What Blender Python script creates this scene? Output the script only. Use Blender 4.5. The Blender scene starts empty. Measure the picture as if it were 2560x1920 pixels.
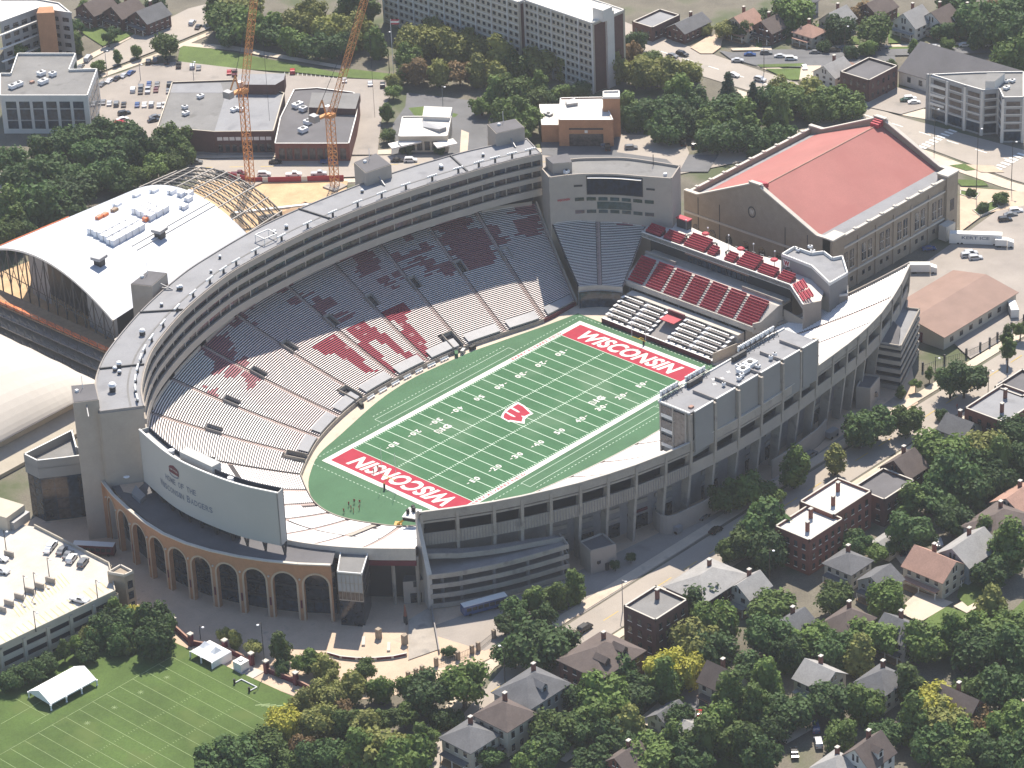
import bpy, bmesh, math, random
from mathutils import Vector, Matrix, noise as mnoise
R = math.radians
random.seed(7)
sc = bpy.context.scene
COL = sc.collection

# ------------------------------------------------------------------ camera, sky, sun, exposure
# world: x runs along the football field (towards the brick field house), y across it, z up, metres, origin on the 50-yard spot
cam_d = bpy.data.cameras.new('camera')
cam = bpy.data.objects.new('camera', cam_d); COL.objects.link(cam); sc.camera = cam
cam_d.sensor_width = 36.0; cam_d.lens = 8066.6*36.0/2560.0
cam_d.clip_start = 5.0; cam_d.clip_end = 9000.0
def cam_matrix(loc, yaw, pitch, roll):
    f = Vector((math.cos(pitch)*math.cos(yaw), math.cos(pitch)*math.sin(yaw), math.sin(pitch)))
    r = f.cross(Vector((0, 0, 1))).normalized(); u = r.cross(f)
    r2 = r*math.cos(roll)+u*math.sin(roll); u2 = u*math.cos(roll)-r*math.sin(roll)
    m = Matrix((r2, u2, -f)).transposed().to_4x4(); m.translation = loc
    return m
cam.matrix_world = cam_matrix(Vector((-607.06, -584.93, 467.84)), 0.768797, -0.497037, -0.04385)

SUN_AZ, SUN_EL = R(36), R(54)            # direction towards the sun, measured from +x towards +y
w = bpy.data.worlds.new('World'); sc.world = w; w.use_nodes = True
nt = w.node_tree; nt.nodes.clear()
sky = nt.nodes.new('ShaderNodeTexSky'); sky.sky_type = 'NISHITA'; sky.sun_disc = False
sky.sun_elevation = SUN_EL; sky.sun_rotation = R(90)-SUN_AZ
sky.altitude = 300; sky.air_density = 1.0; sky.dust_density = 0.6; sky.ozone_density = 2.4
bg = nt.nodes.new('ShaderNodeBackground'); bg.inputs['Strength'].default_value = 0.105
wo = nt.nodes.new('ShaderNodeOutputWorld')
nt.links.new(sky.outputs[0], bg.inputs[0]); nt.links.new(bg.outputs[0], wo.inputs[0])
sd = bpy.data.lights.new('sun', 'SUN'); sd.energy = 4.9; sd.angle = R(0.53); sd.color = (1.0, 0.915, 0.79)
so = bpy.data.objects.new('sun', sd); COL.objects.link(so)
so.rotation_euler = Vector((math.cos(SUN_EL)*math.cos(SUN_AZ), math.cos(SUN_EL)*math.sin(SUN_AZ), math.sin(SUN_EL))).to_track_quat('Z', 'Y').to_euler()
so.location = (0, 0, 300)
sc.view_settings.view_transform = 'Standard'; sc.view_settings.look = 'None'
sc.view_settings.exposure = 0.78; sc.view_settings.gamma = 1.0; sc.view_settings.use_curve_mapping = False
sc.cycles.max_bounces = 5; sc.cycles.diffuse_bounces = 3; sc.cycles.glossy_bounces = 2
sc.cycles.transmission_bounces = 3; sc.cycles.transparent_max_bounces = 6; sc.cycles.volume_bounces = 0
sc.cycles.caustics_reflective = False; sc.cycles.caustics_refractive = False
sc.cycles.use_denoising = True

# ------------------------------------------------------------------ materials
MATS = {}
def M(name, col, rough=.85, var=.10, scale=.35, metal=0., spec=.3, fine=0., trans=0., stain=None, attr=False, objvar=0.):
    """Principled surface whose base colour is broken up by two noises in world space."""
    m = bpy.data.materials.new(name); m.use_nodes = True; MATS[name] = m
    n = m.node_tree.nodes; l = m.node_tree.links
    b = n['Principled BSDF']; b.inputs['Roughness'].default_value = rough; b.inputs['Metallic'].default_value = metal
    b.inputs['Specular IOR Level'].default_value = spec
    geo = n.new('ShaderNodeNewGeometry')
    nz = n.new('ShaderNodeTexNoise'); nz.inputs['Scale'].default_value = scale; nz.inputs['Detail'].default_value = 5; nz.inputs['Roughness'].default_value = .65
    l.new(geo.outputs['Position'], nz.inputs['Vector'])
    mr = n.new('ShaderNodeMapRange'); mr.inputs[1].default_value = .3; mr.inputs[2].default_value = .7
    mr.inputs[3].default_value = 1-var; mr.inputs[4].default_value = 1+var
    l.new(nz.outputs['Fac'], mr.inputs[0])
    mul = n.new('ShaderNodeVectorMath'); mul.operation = 'SCALE'
    if attr:
        ca = n.new('ShaderNodeAttribute'); ca.attribute_name = 'Col'; l.new(ca.outputs['Color'], mul.inputs[0])
    else:
        mul.inputs[0].default_value = col[:3]
    l.new(mr.outputs[0], mul.inputs['Scale'])
    last = mul.outputs[0]
    if fine:
        n2 = n.new('ShaderNodeTexNoise'); n2.inputs['Scale'].default_value = 2.3; n2.inputs['Detail'].default_value = 3
        l.new(geo.outputs['Position'], n2.inputs['Vector'])
        m2 = n.new('ShaderNodeMapRange'); m2.inputs[1].default_value = .3; m2.inputs[2].default_value = .7
        m2.inputs[3].default_value = 1-fine; m2.inputs[4].default_value = 1+fine
        l.new(n2.outputs['Fac'], m2.inputs[0])
        s2 = n.new('ShaderNodeVectorMath'); s2.operation = 'SCALE'
        l.new(last, s2.inputs[0]); l.new(m2.outputs[0], s2.inputs['Scale']); last = s2.outputs[0]
    if stain:
        scol, ssc, thr = stain
        n3 = n.new('ShaderNodeTexNoise'); n3.inputs['Scale'].default_value = ssc; n3.inputs['Detail'].default_value = 6
        l.new(geo.outputs['Position'], n3.inputs['Vector'])
        m3 = n.new('ShaderNodeMapRange'); m3.inputs[1].default_value = thr; m3.inputs[2].default_value = thr+.12
        l.new(n3.outputs['Fac'], m3.inputs[0])
        mx = n.new('ShaderNodeMix'); mx.data_type = 'RGBA'; mx.inputs['B'].default_value = (*scol, 1)
        l.new(m3.outputs[0], mx.inputs['Factor']); l.new(last, mx.inputs['A']); last = mx.outputs['Result']
    if objvar:
        oi = n.new('ShaderNodeObjectInfo'); m4 = n.new('ShaderNodeMapRange')
        m4.inputs[3].default_value = 1-objvar; m4.inputs[4].default_value = 1+objvar
        l.new(oi.outputs['Random'], m4.inputs[0])
        s4 = n.new('ShaderNodeVectorMath'); s4.operation = 'SCALE'
        l.new(last, s4.inputs[0]); l.new(m4.outputs[0], s4.inputs['Scale']); last = s4.outputs[0]
    l.new(last, b.inputs['Base Color'])
    if trans:
        out = n['Material Output']; t = n.new('ShaderNodeBsdfTranslucent'); ms = n.new('ShaderNodeMixShader'); ms.inputs[0].default_value = trans
        l.new(last, t.inputs[0]); l.new(b.outputs[0], ms.inputs[1]); l.new(t.outputs[0], ms.inputs[2]); l.new(ms.outputs[0], out.inputs[0])
    return m
def GL(name, col, rough=.12):
    m = bpy.data.materials.new(name); m.use_nodes = True; MATS[name] = m
    n = m.node_tree.nodes; l = m.node_tree.links; b = n['Principled BSDF']
    b.inputs['Base Color'].default_value = (*col, 1); b.inputs['Roughness'].default_value = rough; b.inputs['Specular IOR Level'].default_value = .6 if rough < .5 else .1
    geo = n.new('ShaderNodeNewGeometry'); nz = n.new('ShaderNodeTexNoise'); nz.inputs['Scale'].default_value = .9; nz.inputs['Detail'].default_value = 4
    l.new(geo.outputs['Position'], nz.inputs['Vector'])
    mr = n.new('ShaderNodeMapRange'); mr.inputs[1].default_value = .35; mr.inputs[2].default_value = .65; mr.inputs[3].default_value = .5; mr.inputs[4].default_value = 1.7
    l.new(nz.outputs['Fac'], mr.inputs[0])
    s = n.new('ShaderNodeVectorMath'); s.operation = 'SCALE'; s.inputs[0].default_value = col
    l.new(mr.outputs[0], s.inputs['Scale']); l.new(s.outputs[0], b.inputs['Base Color'])
    return m

M('concrete', (.36, .32, .275), var=.16, scale=.12, fine=.06, stain=((.24, .22, .20), .25, .58))
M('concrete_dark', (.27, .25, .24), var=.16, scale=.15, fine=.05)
M('concrete_pale', (.50, .46, .41), var=.12, scale=.15, fine=.05)
M('precast', (.37, .325, .28), var=.07, scale=.2, fine=.03)
M('precast_grey', (.27, .265, .255), var=.06, scale=.1)
M('sidewalk', (.52, .44, .35), var=.12, scale=.12, fine=.05, stain=((.40, .34, .28), .2, .6))
M('plaza', (.50, .38, .28), var=.12, scale=.15, fine=.05, stain=((.38, .30, .24), .3, .6))
M('asphalt', (.13, .13, .135), var=.18, scale=.08, fine=.06, stain=((.08, .08, .085), .12, .62))
M('asphalt_worn', (.30, .265, .235), var=.14, scale=.06, fine=.05, stain=((.22, .2, .18), .1, .6))
M('road', (.34, .30, .26), var=.10, scale=.06, fine=.05, stain=((.26, .24, .21), .1, .6))
M('paint', (.80, .78, .74), var=.05)
M('paint_yellow', (.60, .42, .06), var=.05)
M('turf', (.045, .130, .058), rough=.9, var=.13, scale=.07, fine=.10, stain=((.075, .155, .082), .05, .52))
M('turf_apron', (.062, .140, .072), rough=.9, var=.14, scale=.08, fine=.08)
M('turf_white', (.66, .64, .60), var=.05, scale=.3)
M('turf_red', (.34, .022, .045), var=.10, scale=.3)
M('turf_line', (.50, .62, .50), var=.05)
M('chalk', (.26, .33, .16), var=.2)
M('grass', (.068, .110, .026), rough=.95, var=.22, scale=.06, fine=.16, stain=((.088, .125, .033), .09, .55))
M('lawn', (.09, .13, .035), rough=.95, var=.25, scale=.09, fine=.2)
M('earth', (.150, .135, .105), rough=.95, var=.3, scale=.05, fine=.2, stain=((.085, .10, .05), .05, .52))
M('sand', (.52, .36, .21), rough=.95, var=.18, scale=.15, fine=.1)
M('bench', (.7, .66, .62), rough=.6, var=.04, attr=True, spec=.3)
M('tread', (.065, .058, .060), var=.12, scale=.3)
M('aisle', (.42, .33, .30), var=.10, scale=.4)
M('red_seat', (.36, .016, .045), rough=.6, var=.12, scale=1.2)
M('red_paint', (.38, .03, .05), rough=.6, var=.08)
M('maroon', (.11, .012, .028), rough=.6, var=.1)
M('roof_grey', (.25, .25, .26), var=.10, scale=.1, fine=.05, stain=((.20, .20, .21), .15, .58))
M('roof_dark', (.12, .115, .12), var=.15, scale=.12, fine=.06)
M('roof_mid', (.19, .185, .18), var=.14, scale=.12, fine=.06, stain=((.14, .135, .13), .2, .6))
M('roof_white', (.60, .57, .52), var=.05, scale=.15, stain=((.62, .55, .48), .25, .62))
M('roof_membrane', (.50, .52, .56), rough=.45, var=.07, scale=.05, fine=.03)
M('dome_fabric', (.50, .46, .41), rough=.8, var=.05, scale=.05)
M('roof_red', (.35, .135, .118), rough=.8, var=.10, scale=.06, fine=.05, stain=((.34, .125, .11), .08, .52))
M('roof_tan', (.27, .18, .145), rough=.85, var=.1, scale=.2)
M('shingle_grey', (.13, .13, .135), rough=.9, var=.16, scale=.3, fine=.12)
M('shingle_brown', (.12, .095, .085), rough=.9, var=.16, scale=.3, fine=.12)
M('shingle_pale', (.30, .29, .28), rough=.9, var=.12, scale=.3, fine=.1)
M('shingle_tan', (.36, .22, .17), rough=.9, var=.12, scale=.3, fine=.1)
M('trim_white', (.72, .70, .66), rough=.6, var=.04)
M('wall_white', (.62, .60, .56), var=.06, scale=.3)
M('wall_cream', (.48, .43, .35), var=.07, scale=.3)
M('wall_grey', (.34, .34, .34), var=.07, scale=.3)
M('siding_blue', (.24, .28, .33), var=.06)
M('brick_orange', (.40, .21, .115), var=.10, scale=.4, fine=.06)
M('brick_red', (.19, .075, .055), var=.14, scale=.5, fine=.1)
M('brick_dark', (.11, .055, .048), var=.14, scale=.5, fine=.1)
M('brick_tan', (.31, .255, .195), var=.10, scale=.4, fine=.06)
M("stone_trim", (.52, .48, .42)
, var=.08)
M('arch_stone', (.46, .36, .26), var=.08)
M('metal_grey', (.30, .30, .31), rough=.5, var=.06, metal=.3)
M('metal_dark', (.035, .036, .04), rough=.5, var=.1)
M('metal_white', (.75, .75, .75), rough=.4, var=.04)
M('steel', (.10, .095, .09), rough=.6, var=.15, metal=.2)
M('crane_yellow', (.55, .30, .08), rough=.6, var=.12)
M('crane_orange', (.56, .25, .08), rough=.6, var=.12)
M('board_grey', (.42, .415, .395), rough=.7, var=.04, scale=.06)
M('letter_grey', (.17, .19, .24), rough=.8, var=.05)
M('black', (.012, .012, .014), rough=.6, var=.1)
M('tent_white', (.82, .82, .83), rough=.6, var=.03)
M('bark', (.09, .07, .055), rough=.95, var=.2, scale=2)
M('wood', (.30, .2, .12), var=.2, scale=.6)
M('orange_net', (.70, .2, .08), var=.15)
GL('glass', (.020, .024, .032)); GL('glass_warm', (.05, .042, .042), .2); GL('glass_blue', (.02, .035, .055)); GL('screen', (.008, .014, .028), .65)
# foliage: leaf colour differs a little from tree to tree
M('leaf_dark', (.062, .112, .032), rough=.7, var=.38, scale=.45, trans=.3, objvar=.3)
M('leaf_mid', (.105, .160, .036), rough=.7, var=.38, scale=.45, trans=.28, objvar=.34)
M('leaf_olive', (.215, .225, .062), rough=.7, var=.28, scale=.5, trans=.28, objvar=.2)
M('leaf_yellow', (.40, .38, .06), rough=.7, var=.22, scale=.5, trans=.3, objvar=.15)
M('leaf_rust', (.19, .125, .055), rough=.7, var=.22, scale=.5, trans=.25, objvar=.15)
M('leaf_conifer', (.035, .065, .036), rough=.8, var=.25, scale=.5, trans=.1, objvar=.2)
CARCOL = {'white': (.72, .72, .72), 'silver': (.45, .46, .48), 'grey': (.16, .165, .175), 'black': (.012, .012, .014), 'blue': (.03, .07, .20), 'red': (.35, .02, .025), 'maroon': (.10, .015, .02), 'green': (.03, .07, .05), 'tan': (.35, .29, .2)}
for k, c in CARCOL.items(): M('car_'+k, c, rough=.25, var=.03, spec=.6)
M('tyre', (.012, .012, .012), rough=.9, var=.1)
M('lamp_red', (.3, .01, .01), rough=.3); M('lamp_clear', (.7, .7, .66), rough=.2)
M('skin', (.35, .2, .14)); M('cloth_dark', (.02, .02, .025)); M('cloth_red', (.3, .02, .03)); M('cloth_white', (.7, .7, .7))

# ------------------------------------------------------------------ mesh builder
class MB:
    """collects faces; build() links them as ONE mesh object"""
    def __init__(s): s.v = []; s.f = []; s.m = []; s.c = []
    def face(s, pts, mi=0, col=None):
        k = len(s.v); s.v += [tuple(p) for p in pts]; s.f.append(tuple(range(k, k+len(pts)))); s.m.append(mi); s.c.append(col); return s
    def box(s, x0, x1, y0, y1, z0, z1, mi=0):
        return s.prism([(x0, y0), (x1, y0), (x1, y1), (x0, y1)], z0, z1, mi)
    def prism(s, poly, z0, z1, mi=0, top=None, bottom=True):
        """vertical prism over a plan polygon; z0/z1 number or list per vertex"""
        n = len(poly); a = 0
        for i in range(n):
            x0, y0 = poly[i][:2]; x1, y1 = poly[(i+1) % n][:2]; a += x0*y1-x1*y0
        if a < 0:
            poly = poly[::-1]
            if not isinstance(z0, (int, float)): z0 = z0[::-1]
            if not isinstance(z1, (int, float)): z1 = z1[::-1]
        Z0 = [z0]*n if isinstance(z0, (int, float)) else z0; Z1 = [z1]*n if isinstance(z1, (int, float)) else z1
        k = len(s.v)
        s.v += [(poly[i][0], poly[i][1], Z0[i]) for i in range(n)]+[(poly[i][0], poly[i][1], Z1[i]) for i in range(n)]
        for i in range(n):
            j = (i+1) % n; s.f.append((k+i, k+j, k+n+j, k+n+i)); s.m.append(mi); s.c.append(None)
        s.f.append(tuple(k+n+i for i in range(n))); s.m.append(mi if top is None else top); s.c.append(None)
        if bottom: s.f.append(tuple(k+n-1-i for i in range(n))); s.m.append(mi); s.c.append(None)
        return s
    def obox(s, c, sx, sy, sz, rz=0., mi=0, z0=None):
        """box of size sx,sy,sz centred on c in plan, standing on z0 (default c.z)"""
        ca, sa = math.cos(rz), math.sin(rz); z0 = c[2] if z0 is None else z0
        P = [(c[0]+ca*a-sa*b, c[1]+sa*a+ca*b) for a, b in ((-sx/2, -sy/2), (sx/2, -sy/2), (sx/2, sy/2), (-sx/2, sy/2))]
        return s.prism(P, z0, z0+sz, mi)
    def beam(s, a, b, t, t2=None, mi=0):
        """square bar from a to b"""
        a = Vector(a); b = Vector(b); d = (b-a)
        if d.length < 1e-6: return s
        d.normalize(); up = Vector((0, 0, 1)) if abs(d.z) < .95 else Vector((1, 0, 0))
        r = d.cross(up).normalized(); u = r.cross(d).normalized(); h = t/2; h2 = (t2 if t2 is not None else t)/2
        k = len(s.v)
        for p in (a, b):
            for q, w_ in ((-1, -1), (1, -1), (1, 1), (-1, 1)): s.v.append(tuple(p+r*h*q+u*h2*w_))
        for F in ((0, 1, 5, 4), (1, 2, 6, 5), (2, 3, 7, 6), (3, 0, 4, 7), (3, 2, 1, 0), (4, 5, 6, 7)):
            s.f.append(tuple(k+i for i in F)); s.m.append(mi); s.c.append(None)
        return s
    def tube(s, pts, rad, n=8, mi=0):
        """tapered tube along points; rad number or list"""
        pts = [Vector(p) for p in pts]; rad = [rad]*len(pts) if isinstance(rad, (int, float)) else rad
        k = len(s.v)
        for i, p in enumerate(pts):
            d = (pts[min(i+1, len(pts)-1)]-pts[max(i-1, 0)]).normalized(); up = Vector((0, 0, 1)) if abs(d.z) < .9 else Vector((1, 0, 0))
            r = d.cross(up).normalized(); u = r.cross(d)
            for j in range(n):
                a = 2*math.pi*j/n; s.v.append(tuple(p+(r*math.cos(a)+u*math.sin(a))*rad[i]))
        for i in range(len(pts)-1):
            for j in range(n):
                q = (j+1) % n; s.f.append((k+i*n+j, k+i*n+q, k+(i+1)*n+q, k+(i+1)*n+j)); s.m.append(mi); s.c.append(None)
        s.f.append(tuple(k+n-1-j for j in range(n))); s.m.append(mi); s.c.append(None)
        e = k+(len(pts)-1)*n; s.f.append(tuple(e+j for j in range(n))); s.m.append(mi); s.c.append(None)
        return s
    def ball(s, c, r, n=8, m=5, mi=0):
        rx, ry, rz = (r, r, r) if isinstance(r, (int, float)) else r; k = len(s.v)
        for i in range(m+1):
            t = math.pi*i/m
            for j in range(n):
                a = 2*math.pi*j/n; s.v.append((c[0]+rx*math.sin(t)*math.cos(a), c[1]+ry*math.sin(t)*math.sin(a), c[2]+rz*math.cos(t)))
        for i in range(m):
            for j in range(n):
                q = (j+1) % n; s.f.append((k+i*n+j, k+(i+1)*n+j, k+(i+1)*n+q, k+i*n+q)); s.m.append(mi); s.c.append(None)
        return s
    def mesh(s, name, mats, smooth=False):
        me = bpy.data.meshes.new(name); me.from_pydata(s.v, [], s.f)
        for mt in (mats if isinstance(mats, (list, tuple)) else [mats]): me.materials.append(MATS[mt] if isinstance(mt, str) else mt)
        if any(s.m): me.polygons.foreach_set('material_index', s.m)
        if smooth: me.polygons.foreach_set('use_smooth', [True]*len(s.f))
        if any(c is not None for c in s.c):
            at = me.color_attributes.new('Col', 'FLOAT_COLOR', 'CORNER'); buf = []
            for p, c in zip(me.polygons, s.c):
                buf += [*(c or (.7, .7, .7)), 1.]*p.loop_total
            at.data.foreach_set('color', buf)
        me.update(); return me
    def build(s, name, mats, parent=None, smooth=False, label=None, kind=None):
        return link(name, s.mesh(name, mats, smooth), parent, label, kind)
def link(name, me, parent=None, label=None, kind=None):
    o = bpy.data.objects.new(name, me); COL.objects.link(o)
    if parent is not None:
        o.parent = parent
        if parent.get('_w'): o.matrix_parent_inverse = Matrix.Translation(-parent.location)
        elif parent.parent is not None and parent.parent.get('_w') is None: pass
    if label: o['label'] = label
    if kind: o['kind'] = kind
    return o
def thing(name, label, cat, loc=(0, 0, 0), group=None, rz=0., world=True):
    """an Empty at the thing's base; with world=True its parts are given in world coordinates"""
    o = bpy.data.objects.new(name, None); COL.objects.link(o); o.empty_display_size = .5
    o.location = loc; o.rotation_euler = (0, 0, rz); o['label'] = label; o['category'] = cat
    if group: o['group'] = group
    if world: o['_w'] = 1
    return o
def tag(o, label, cat, group=None):
    o['label'] = label; o['category'] = cat
    if group: o['group'] = group
    return o
def struct(o): o['kind'] = 'structure'; return o
def copy_tree(o, parent=None):
    c = o.copy(); COL.objects.link(c); c.parent = parent
    for ch in o.children: copy_tree(ch, c)
    return c
def spline(P, n):
    """Catmull-Rom through tuples P, n samples per span"""
    out = []; L = len(P); D = len(P[0])
    for i in range(L-1):
        p0 = P[max(i-1, 0)]; p1 = P[i]; p2 = P[i+1]; p3 = P[min(i+2, L-1)]
        for k in range(n):
            t = k/n
            out.append(tuple(.5*(2*p1[d]+(p2[d]-p0[d])*t+(2*p0[d]-5*p1[d]+4*p2[d]-p3[d])*t*t+(3*p1[d]-p0[d]-3*p2[d]+p3[d])*t**3) for d in range(D)))
    out.append(tuple(P[-1])); return out
def lerp(a, b, t): return tuple(x+(y-x)*t for x, y in zip(a, b))
def sheet(name, poly, z, mat, parent=None):
    return MB().face([(p[0], p[1], z) for p in poly]).build(name, mat, parent)
def text_mesh(txt, mat, bold=0., shear=0., spacing=1., extr=0.):
    cu = bpy.data.curves.new('lettering', 'FONT'); cu.body = txt; cu.size = 1; cu.offset = bold; cu.shear = shear; cu.space_character = spacing; cu.extrude = extr
    cu.fill_mode = 'BOTH'; cu.resolution_u = 3
    ob = bpy.data.objects.new('lettering', cu); COL.objects.link(ob)
    bpy.context.view_layer.update()
    me = bpy.data.meshes.new_from_object(ob.evaluated_get(bpy.context.evaluated_depsgraph_get()))
    bpy.data.objects.remove(ob); me.materials.clear(); me.materials.append(MATS[mat]); return me
def put_text(name, txt, mat, origin, right, up, width, height, parent=None, bold=.02, shear=0., spacing=1., extr=0., label=None):
    """lettering stretched to width x height; origin = lower left corner, right / up = unit vectors"""
    me = text_mesh(txt, mat, bold, shear, spacing, extr)
    xs = [v.co.x for v in me.vertices]; ys = [v.co.y for v in me.vertices]
    sx = width/(max(xs)-min(xs)); sy = height/(max(ys)-min(ys)); x0 = min(xs); y0 = min(ys)
    r = Vector(right).normalized(); u = Vector(up).normalized(); n = r.cross(u); o = Vector(origin)
    for v in me.vertices: v.co = o+r*(v.co.x-x0)*sx+u*(v.co.y-y0)*sy+n*v.co.z
    me.update(); return link(name, me, parent, label)
ORD = ['first', 'second', 'third', 'fourth', 'fifth', 'sixth', 'seventh', 'eighth', 'ninth', 'tenth', 'eleventh', 'twelfth', 'thirteenth', 'fourteenth', 'fifteenth', 'sixteenth', 'seventeenth', 'eighteenth', 'nineteenth', 'twentieth', 'twenty-first', 'twenty-second', 'twenty-third', 'twenty-fourth']


# ------------------------------------------------------------------ the football field
YD = .9144
stadium_floor = sheet('stadium_floor', spline([(66, 36), (48, 34.5), (34, 38), (19, 41.5), (4.5, 42.8), (-9, 43.3), (-24, 42.5), (-37, 39.5), (-50, 35), (-60, 29.5), (-68, 23.5), (-75, 15.5), (-78.5, 8), (-80, 1), (-79, -7), (-76, -14.5), (-72.5, -21), (-66, -28), (-54, -33.5), (-32, -38.5), (-8, -41.5), (20, -42.5), (45, -39.5), (64, -33), (72, -28), (74, -20), (74, 20), (70, 32), (66, 36)], 4)[:-1], .02, 'sidewalk'); struct(stadium_floor)
turf = sheet('football_field', spline([(60.2, 30.2), (49, 32.3), (37.6, 34.9), (29.5, 36.7), (20, 38.8), (6, 40.3), (-5.4, 40.8), (-21, 38.8), (-42.4, 33), (-54, 29.8), (-62, 25), (-69.5, 18.6), (-74.9, 10.5), (-77.2, 3), (-76.9, -4), (-74.6, -11), (-70.6, -18), (-63.5, -25), (-50, -32), (-25.4, -36.4), (-4.8, -38.7), (18.6, -39.7), (40, -37), (56, -31), (60.5, -26)], 4), .05, 'turf_apron'); struct(turf)
# darker playing surface, white border, end zones
def fsheet(name, x0, x1, y0, y1, z, mat): return sheet(name, [(x0, y0), (x1, y0), (x1, y1), (x0, y1)], z, mat, turf)
FL, FW, BD = 60*YD, 80/3*YD, 1.83
fsheet('playing_surface', -50*YD, 50*YD, -FW, FW, .08, 'turf')
b = MB()
for (x0, x1, y0, y1) in ((-FL-BD, FL+BD, FW, FW+BD), (-FL-BD, FL+BD, -FW-BD, -FW), (-FL-BD, -FL, -FW, FW), (FL, FL+BD, -FW, FW)):
    b.face([(x0, y0, .10), (x1, y0, .10), (x1, y1, .10), (x0, y1, .10)])
b.build('white_border', 'turf_white', turf)
for s_ in (-1, 1):
    x0, x1 = sorted((s_*50*YD, s_*FL)); fsheet('end_zone', x0, x1, -FW, FW, .09, 'turf_red')
    put_text('end_zone_lettering', 'WISCONSIN', 'turf_white', (s_*(50*YD+1.5), s_*19.6, .125), (0, -s_, 0), (s_, 0, 0), 39.2, 6.3, turf, bold=.035, shear=.28, spacing=1.03)
    fsheet('goal_line', s_*50*YD-.12, s_*50*YD+.12, -FW, FW, .13, 'turf_line')
b = MB()
for k in range(-9, 10):
    x = k*5*YD; b.face([(x-.13, -FW, .115), (x+.13, -FW, .115), (x+.13, FW, .115), (x-.13, FW, .115)])
b.build('yard_lines', 'turf_line', turf)
b = MB()
for k in range(-49, 50):
    x = k*YD
    if k % 5 == 0:
        for y in (-6.1, 6.1): b.face([(x-.45, y-.18, .135), (x+.45, y-.18, .135), (x+.45, y+.18, .135), (x-.45, y+.18, .135)])
        continue
    for y in (-FW+.35, -6.1, 6.1, FW-.35): b.face([(x-.16, y-.34, .12), (x+.16, y-.34, .12), (x+.16, y+.34, .12), (x-.16, y+.34, .12)])
b.build('hash_marks', 'turf_line', turf)
for k in range(-4, 5):
    n = 50-abs(k)*10; x = k*10*YD
    for s_ in (-1, 1):
        y = s_*(FW-7.6*YD); up = (0, -s_, 0); rt = (-s_, 0, 0)
        for dgt, off in ((str(n)[0], -1.75), (str(n)[1], .35)):
            put_text('yard_number', dgt, 'turf_white', (x-s_*(off+(.4 if dgt == '1' else 0)), y, .135), rt, (0, -s_, 0), .8 if dgt == '1' else 1.35, 2.1, turf, bold=.03)
        if n < 50:
            e = math.copysign(1, k); a = x+e*2.3
            MB().face([(a, y-s_*.8, .135), (a+e*1.0, y-s_*1.1, .135), (a, y-s_*1.4, .135)][::int(-s_*e)]).build('number_arrow', 'turf_white', turf)
b = MB()
def line(pts, wd, z=.09):
    for p, q in zip(pts, pts[1:]):
        d = Vector((q[0]-p[0], q[1]-p[1], 0)).normalized(); n = Vector((-d.y, d.x, 0))*wd/2
        b.face([(p[0]+n.x, p[1]+n.y, z), (p[0]-n.x, p[1]-n.y, z), (q[0]-n.x, q[1]-n.y, z), (q[0]+n.x, q[1]+n.y, z)])
for s_ in (-1, 1):
    for off, ex in ((BD+1.9, 27.4), (BD+5.3, 27.4)): line([(-ex-2, s_*(FW+off)), (ex+2, s_*(FW+off))], .16)
    for ex in (-29.4, 29.4): line([(ex, s_*(FW+BD+1.9)), (ex, s_*(FW+BD+5.3))], .16)
    x = -60.
    while x < 60:
        if s_*(FW+BD+7) > -99: line([(x, s_*(FW+BD+(7 if abs(x) < 30 else 2.2))), (x+.7, s_*(FW+BD+(7 if abs(x) < 30 else 2.2)))], .2)
        x += 1.5
y = -28.
while y < 28:
    for x in (-59.6, 59.0): line([(x, y), (x, y+.7)], .2)
    y += 1.5
b.build('restraining_lines', 'turf_line', turf)
put_text('sideline_lettering', 'BARRY ALVAREZ FIELD', 'red_paint', (-48.3, -FW-1.45, .125), (1, 0, 0), (0, 1, 0), 23.5, 1.1, turf, bold=.03, spacing=1.15)
put_text('sideline_lettering', 'BARRY ALVAREZ FIELD', 'red_paint', (24.2, FW+.38, .125), (1, 0, 0), (0, 1, 0), 22.5, 1.1, turf, bold=.03, spacing=1.15)
def flat(name, pts, z, mat): return MB().face([(p[0], p[1], z) for p in pts]).build(name, mat, turf)
def poly(name, pts, z, mat):
    """concave outline, triangulated"""
    bm = bmesh.new(); f = bm.faces.new([bm.verts.new((p[0], p[1], z)) for p in pts]); bm.normal_update()
    if f.normal.z < 0: f.normal_flip()
    bmesh.ops.triangulate(bm, faces=bm.faces[:]); me = bpy.data.meshes.new(name); bm.to_mesh(me); bm.free(); me.materials.append(MATS[mat]); return link(name, me, turf)
poly('midfield_logo_outline', [(5.49,5.41,0),(4.98,2.05,0),(4.55,1.34,0),(3.08,-3.13,0),(0.81,-2.92,0),(-1.12,-3.47,0),(-3.21,-5.29,0),(-3.5,-4.44,0),(-4.53,-1.71,0),(-4.82,-0.95,0),(-5.37,-1.05,0),(-4.88,2.9,0),(-2.89,4.13,0),(-0.5,5.12,0),(2.06,5.43,0),(3.97,5.55,0)], .14, 'turf_white')
poly('midfield_logo', [(4.57,4.55,0),(4.39,2.53,0),(2.61,-2.29,0),(0.35,-2.11,0),(-0.2,-1.08,0),(-0.71,-2.27,0),(-2.83,-3.71,0),(-4.1,-0.28,0),(-4.7,-0.12,0),(-4.42,2.09,0),(-3.79,2.78,0),(-2.08,3.86,0),(-1.68,3.71,0),(-2.21,1.06,0),(-2.09,-0.07,0),(-1.69,-0.31,0),(-1.33,1.46,0),(-1.08,3.86,0),(-0.53,4.16,0),(1.12,4.45,0),(0.79,1.78,0),(0.78,0.95,0),(1.21,0.52,0),(1.67,2.18,0),(1.93,4.49,0)], .155, 'turf_red')
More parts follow.
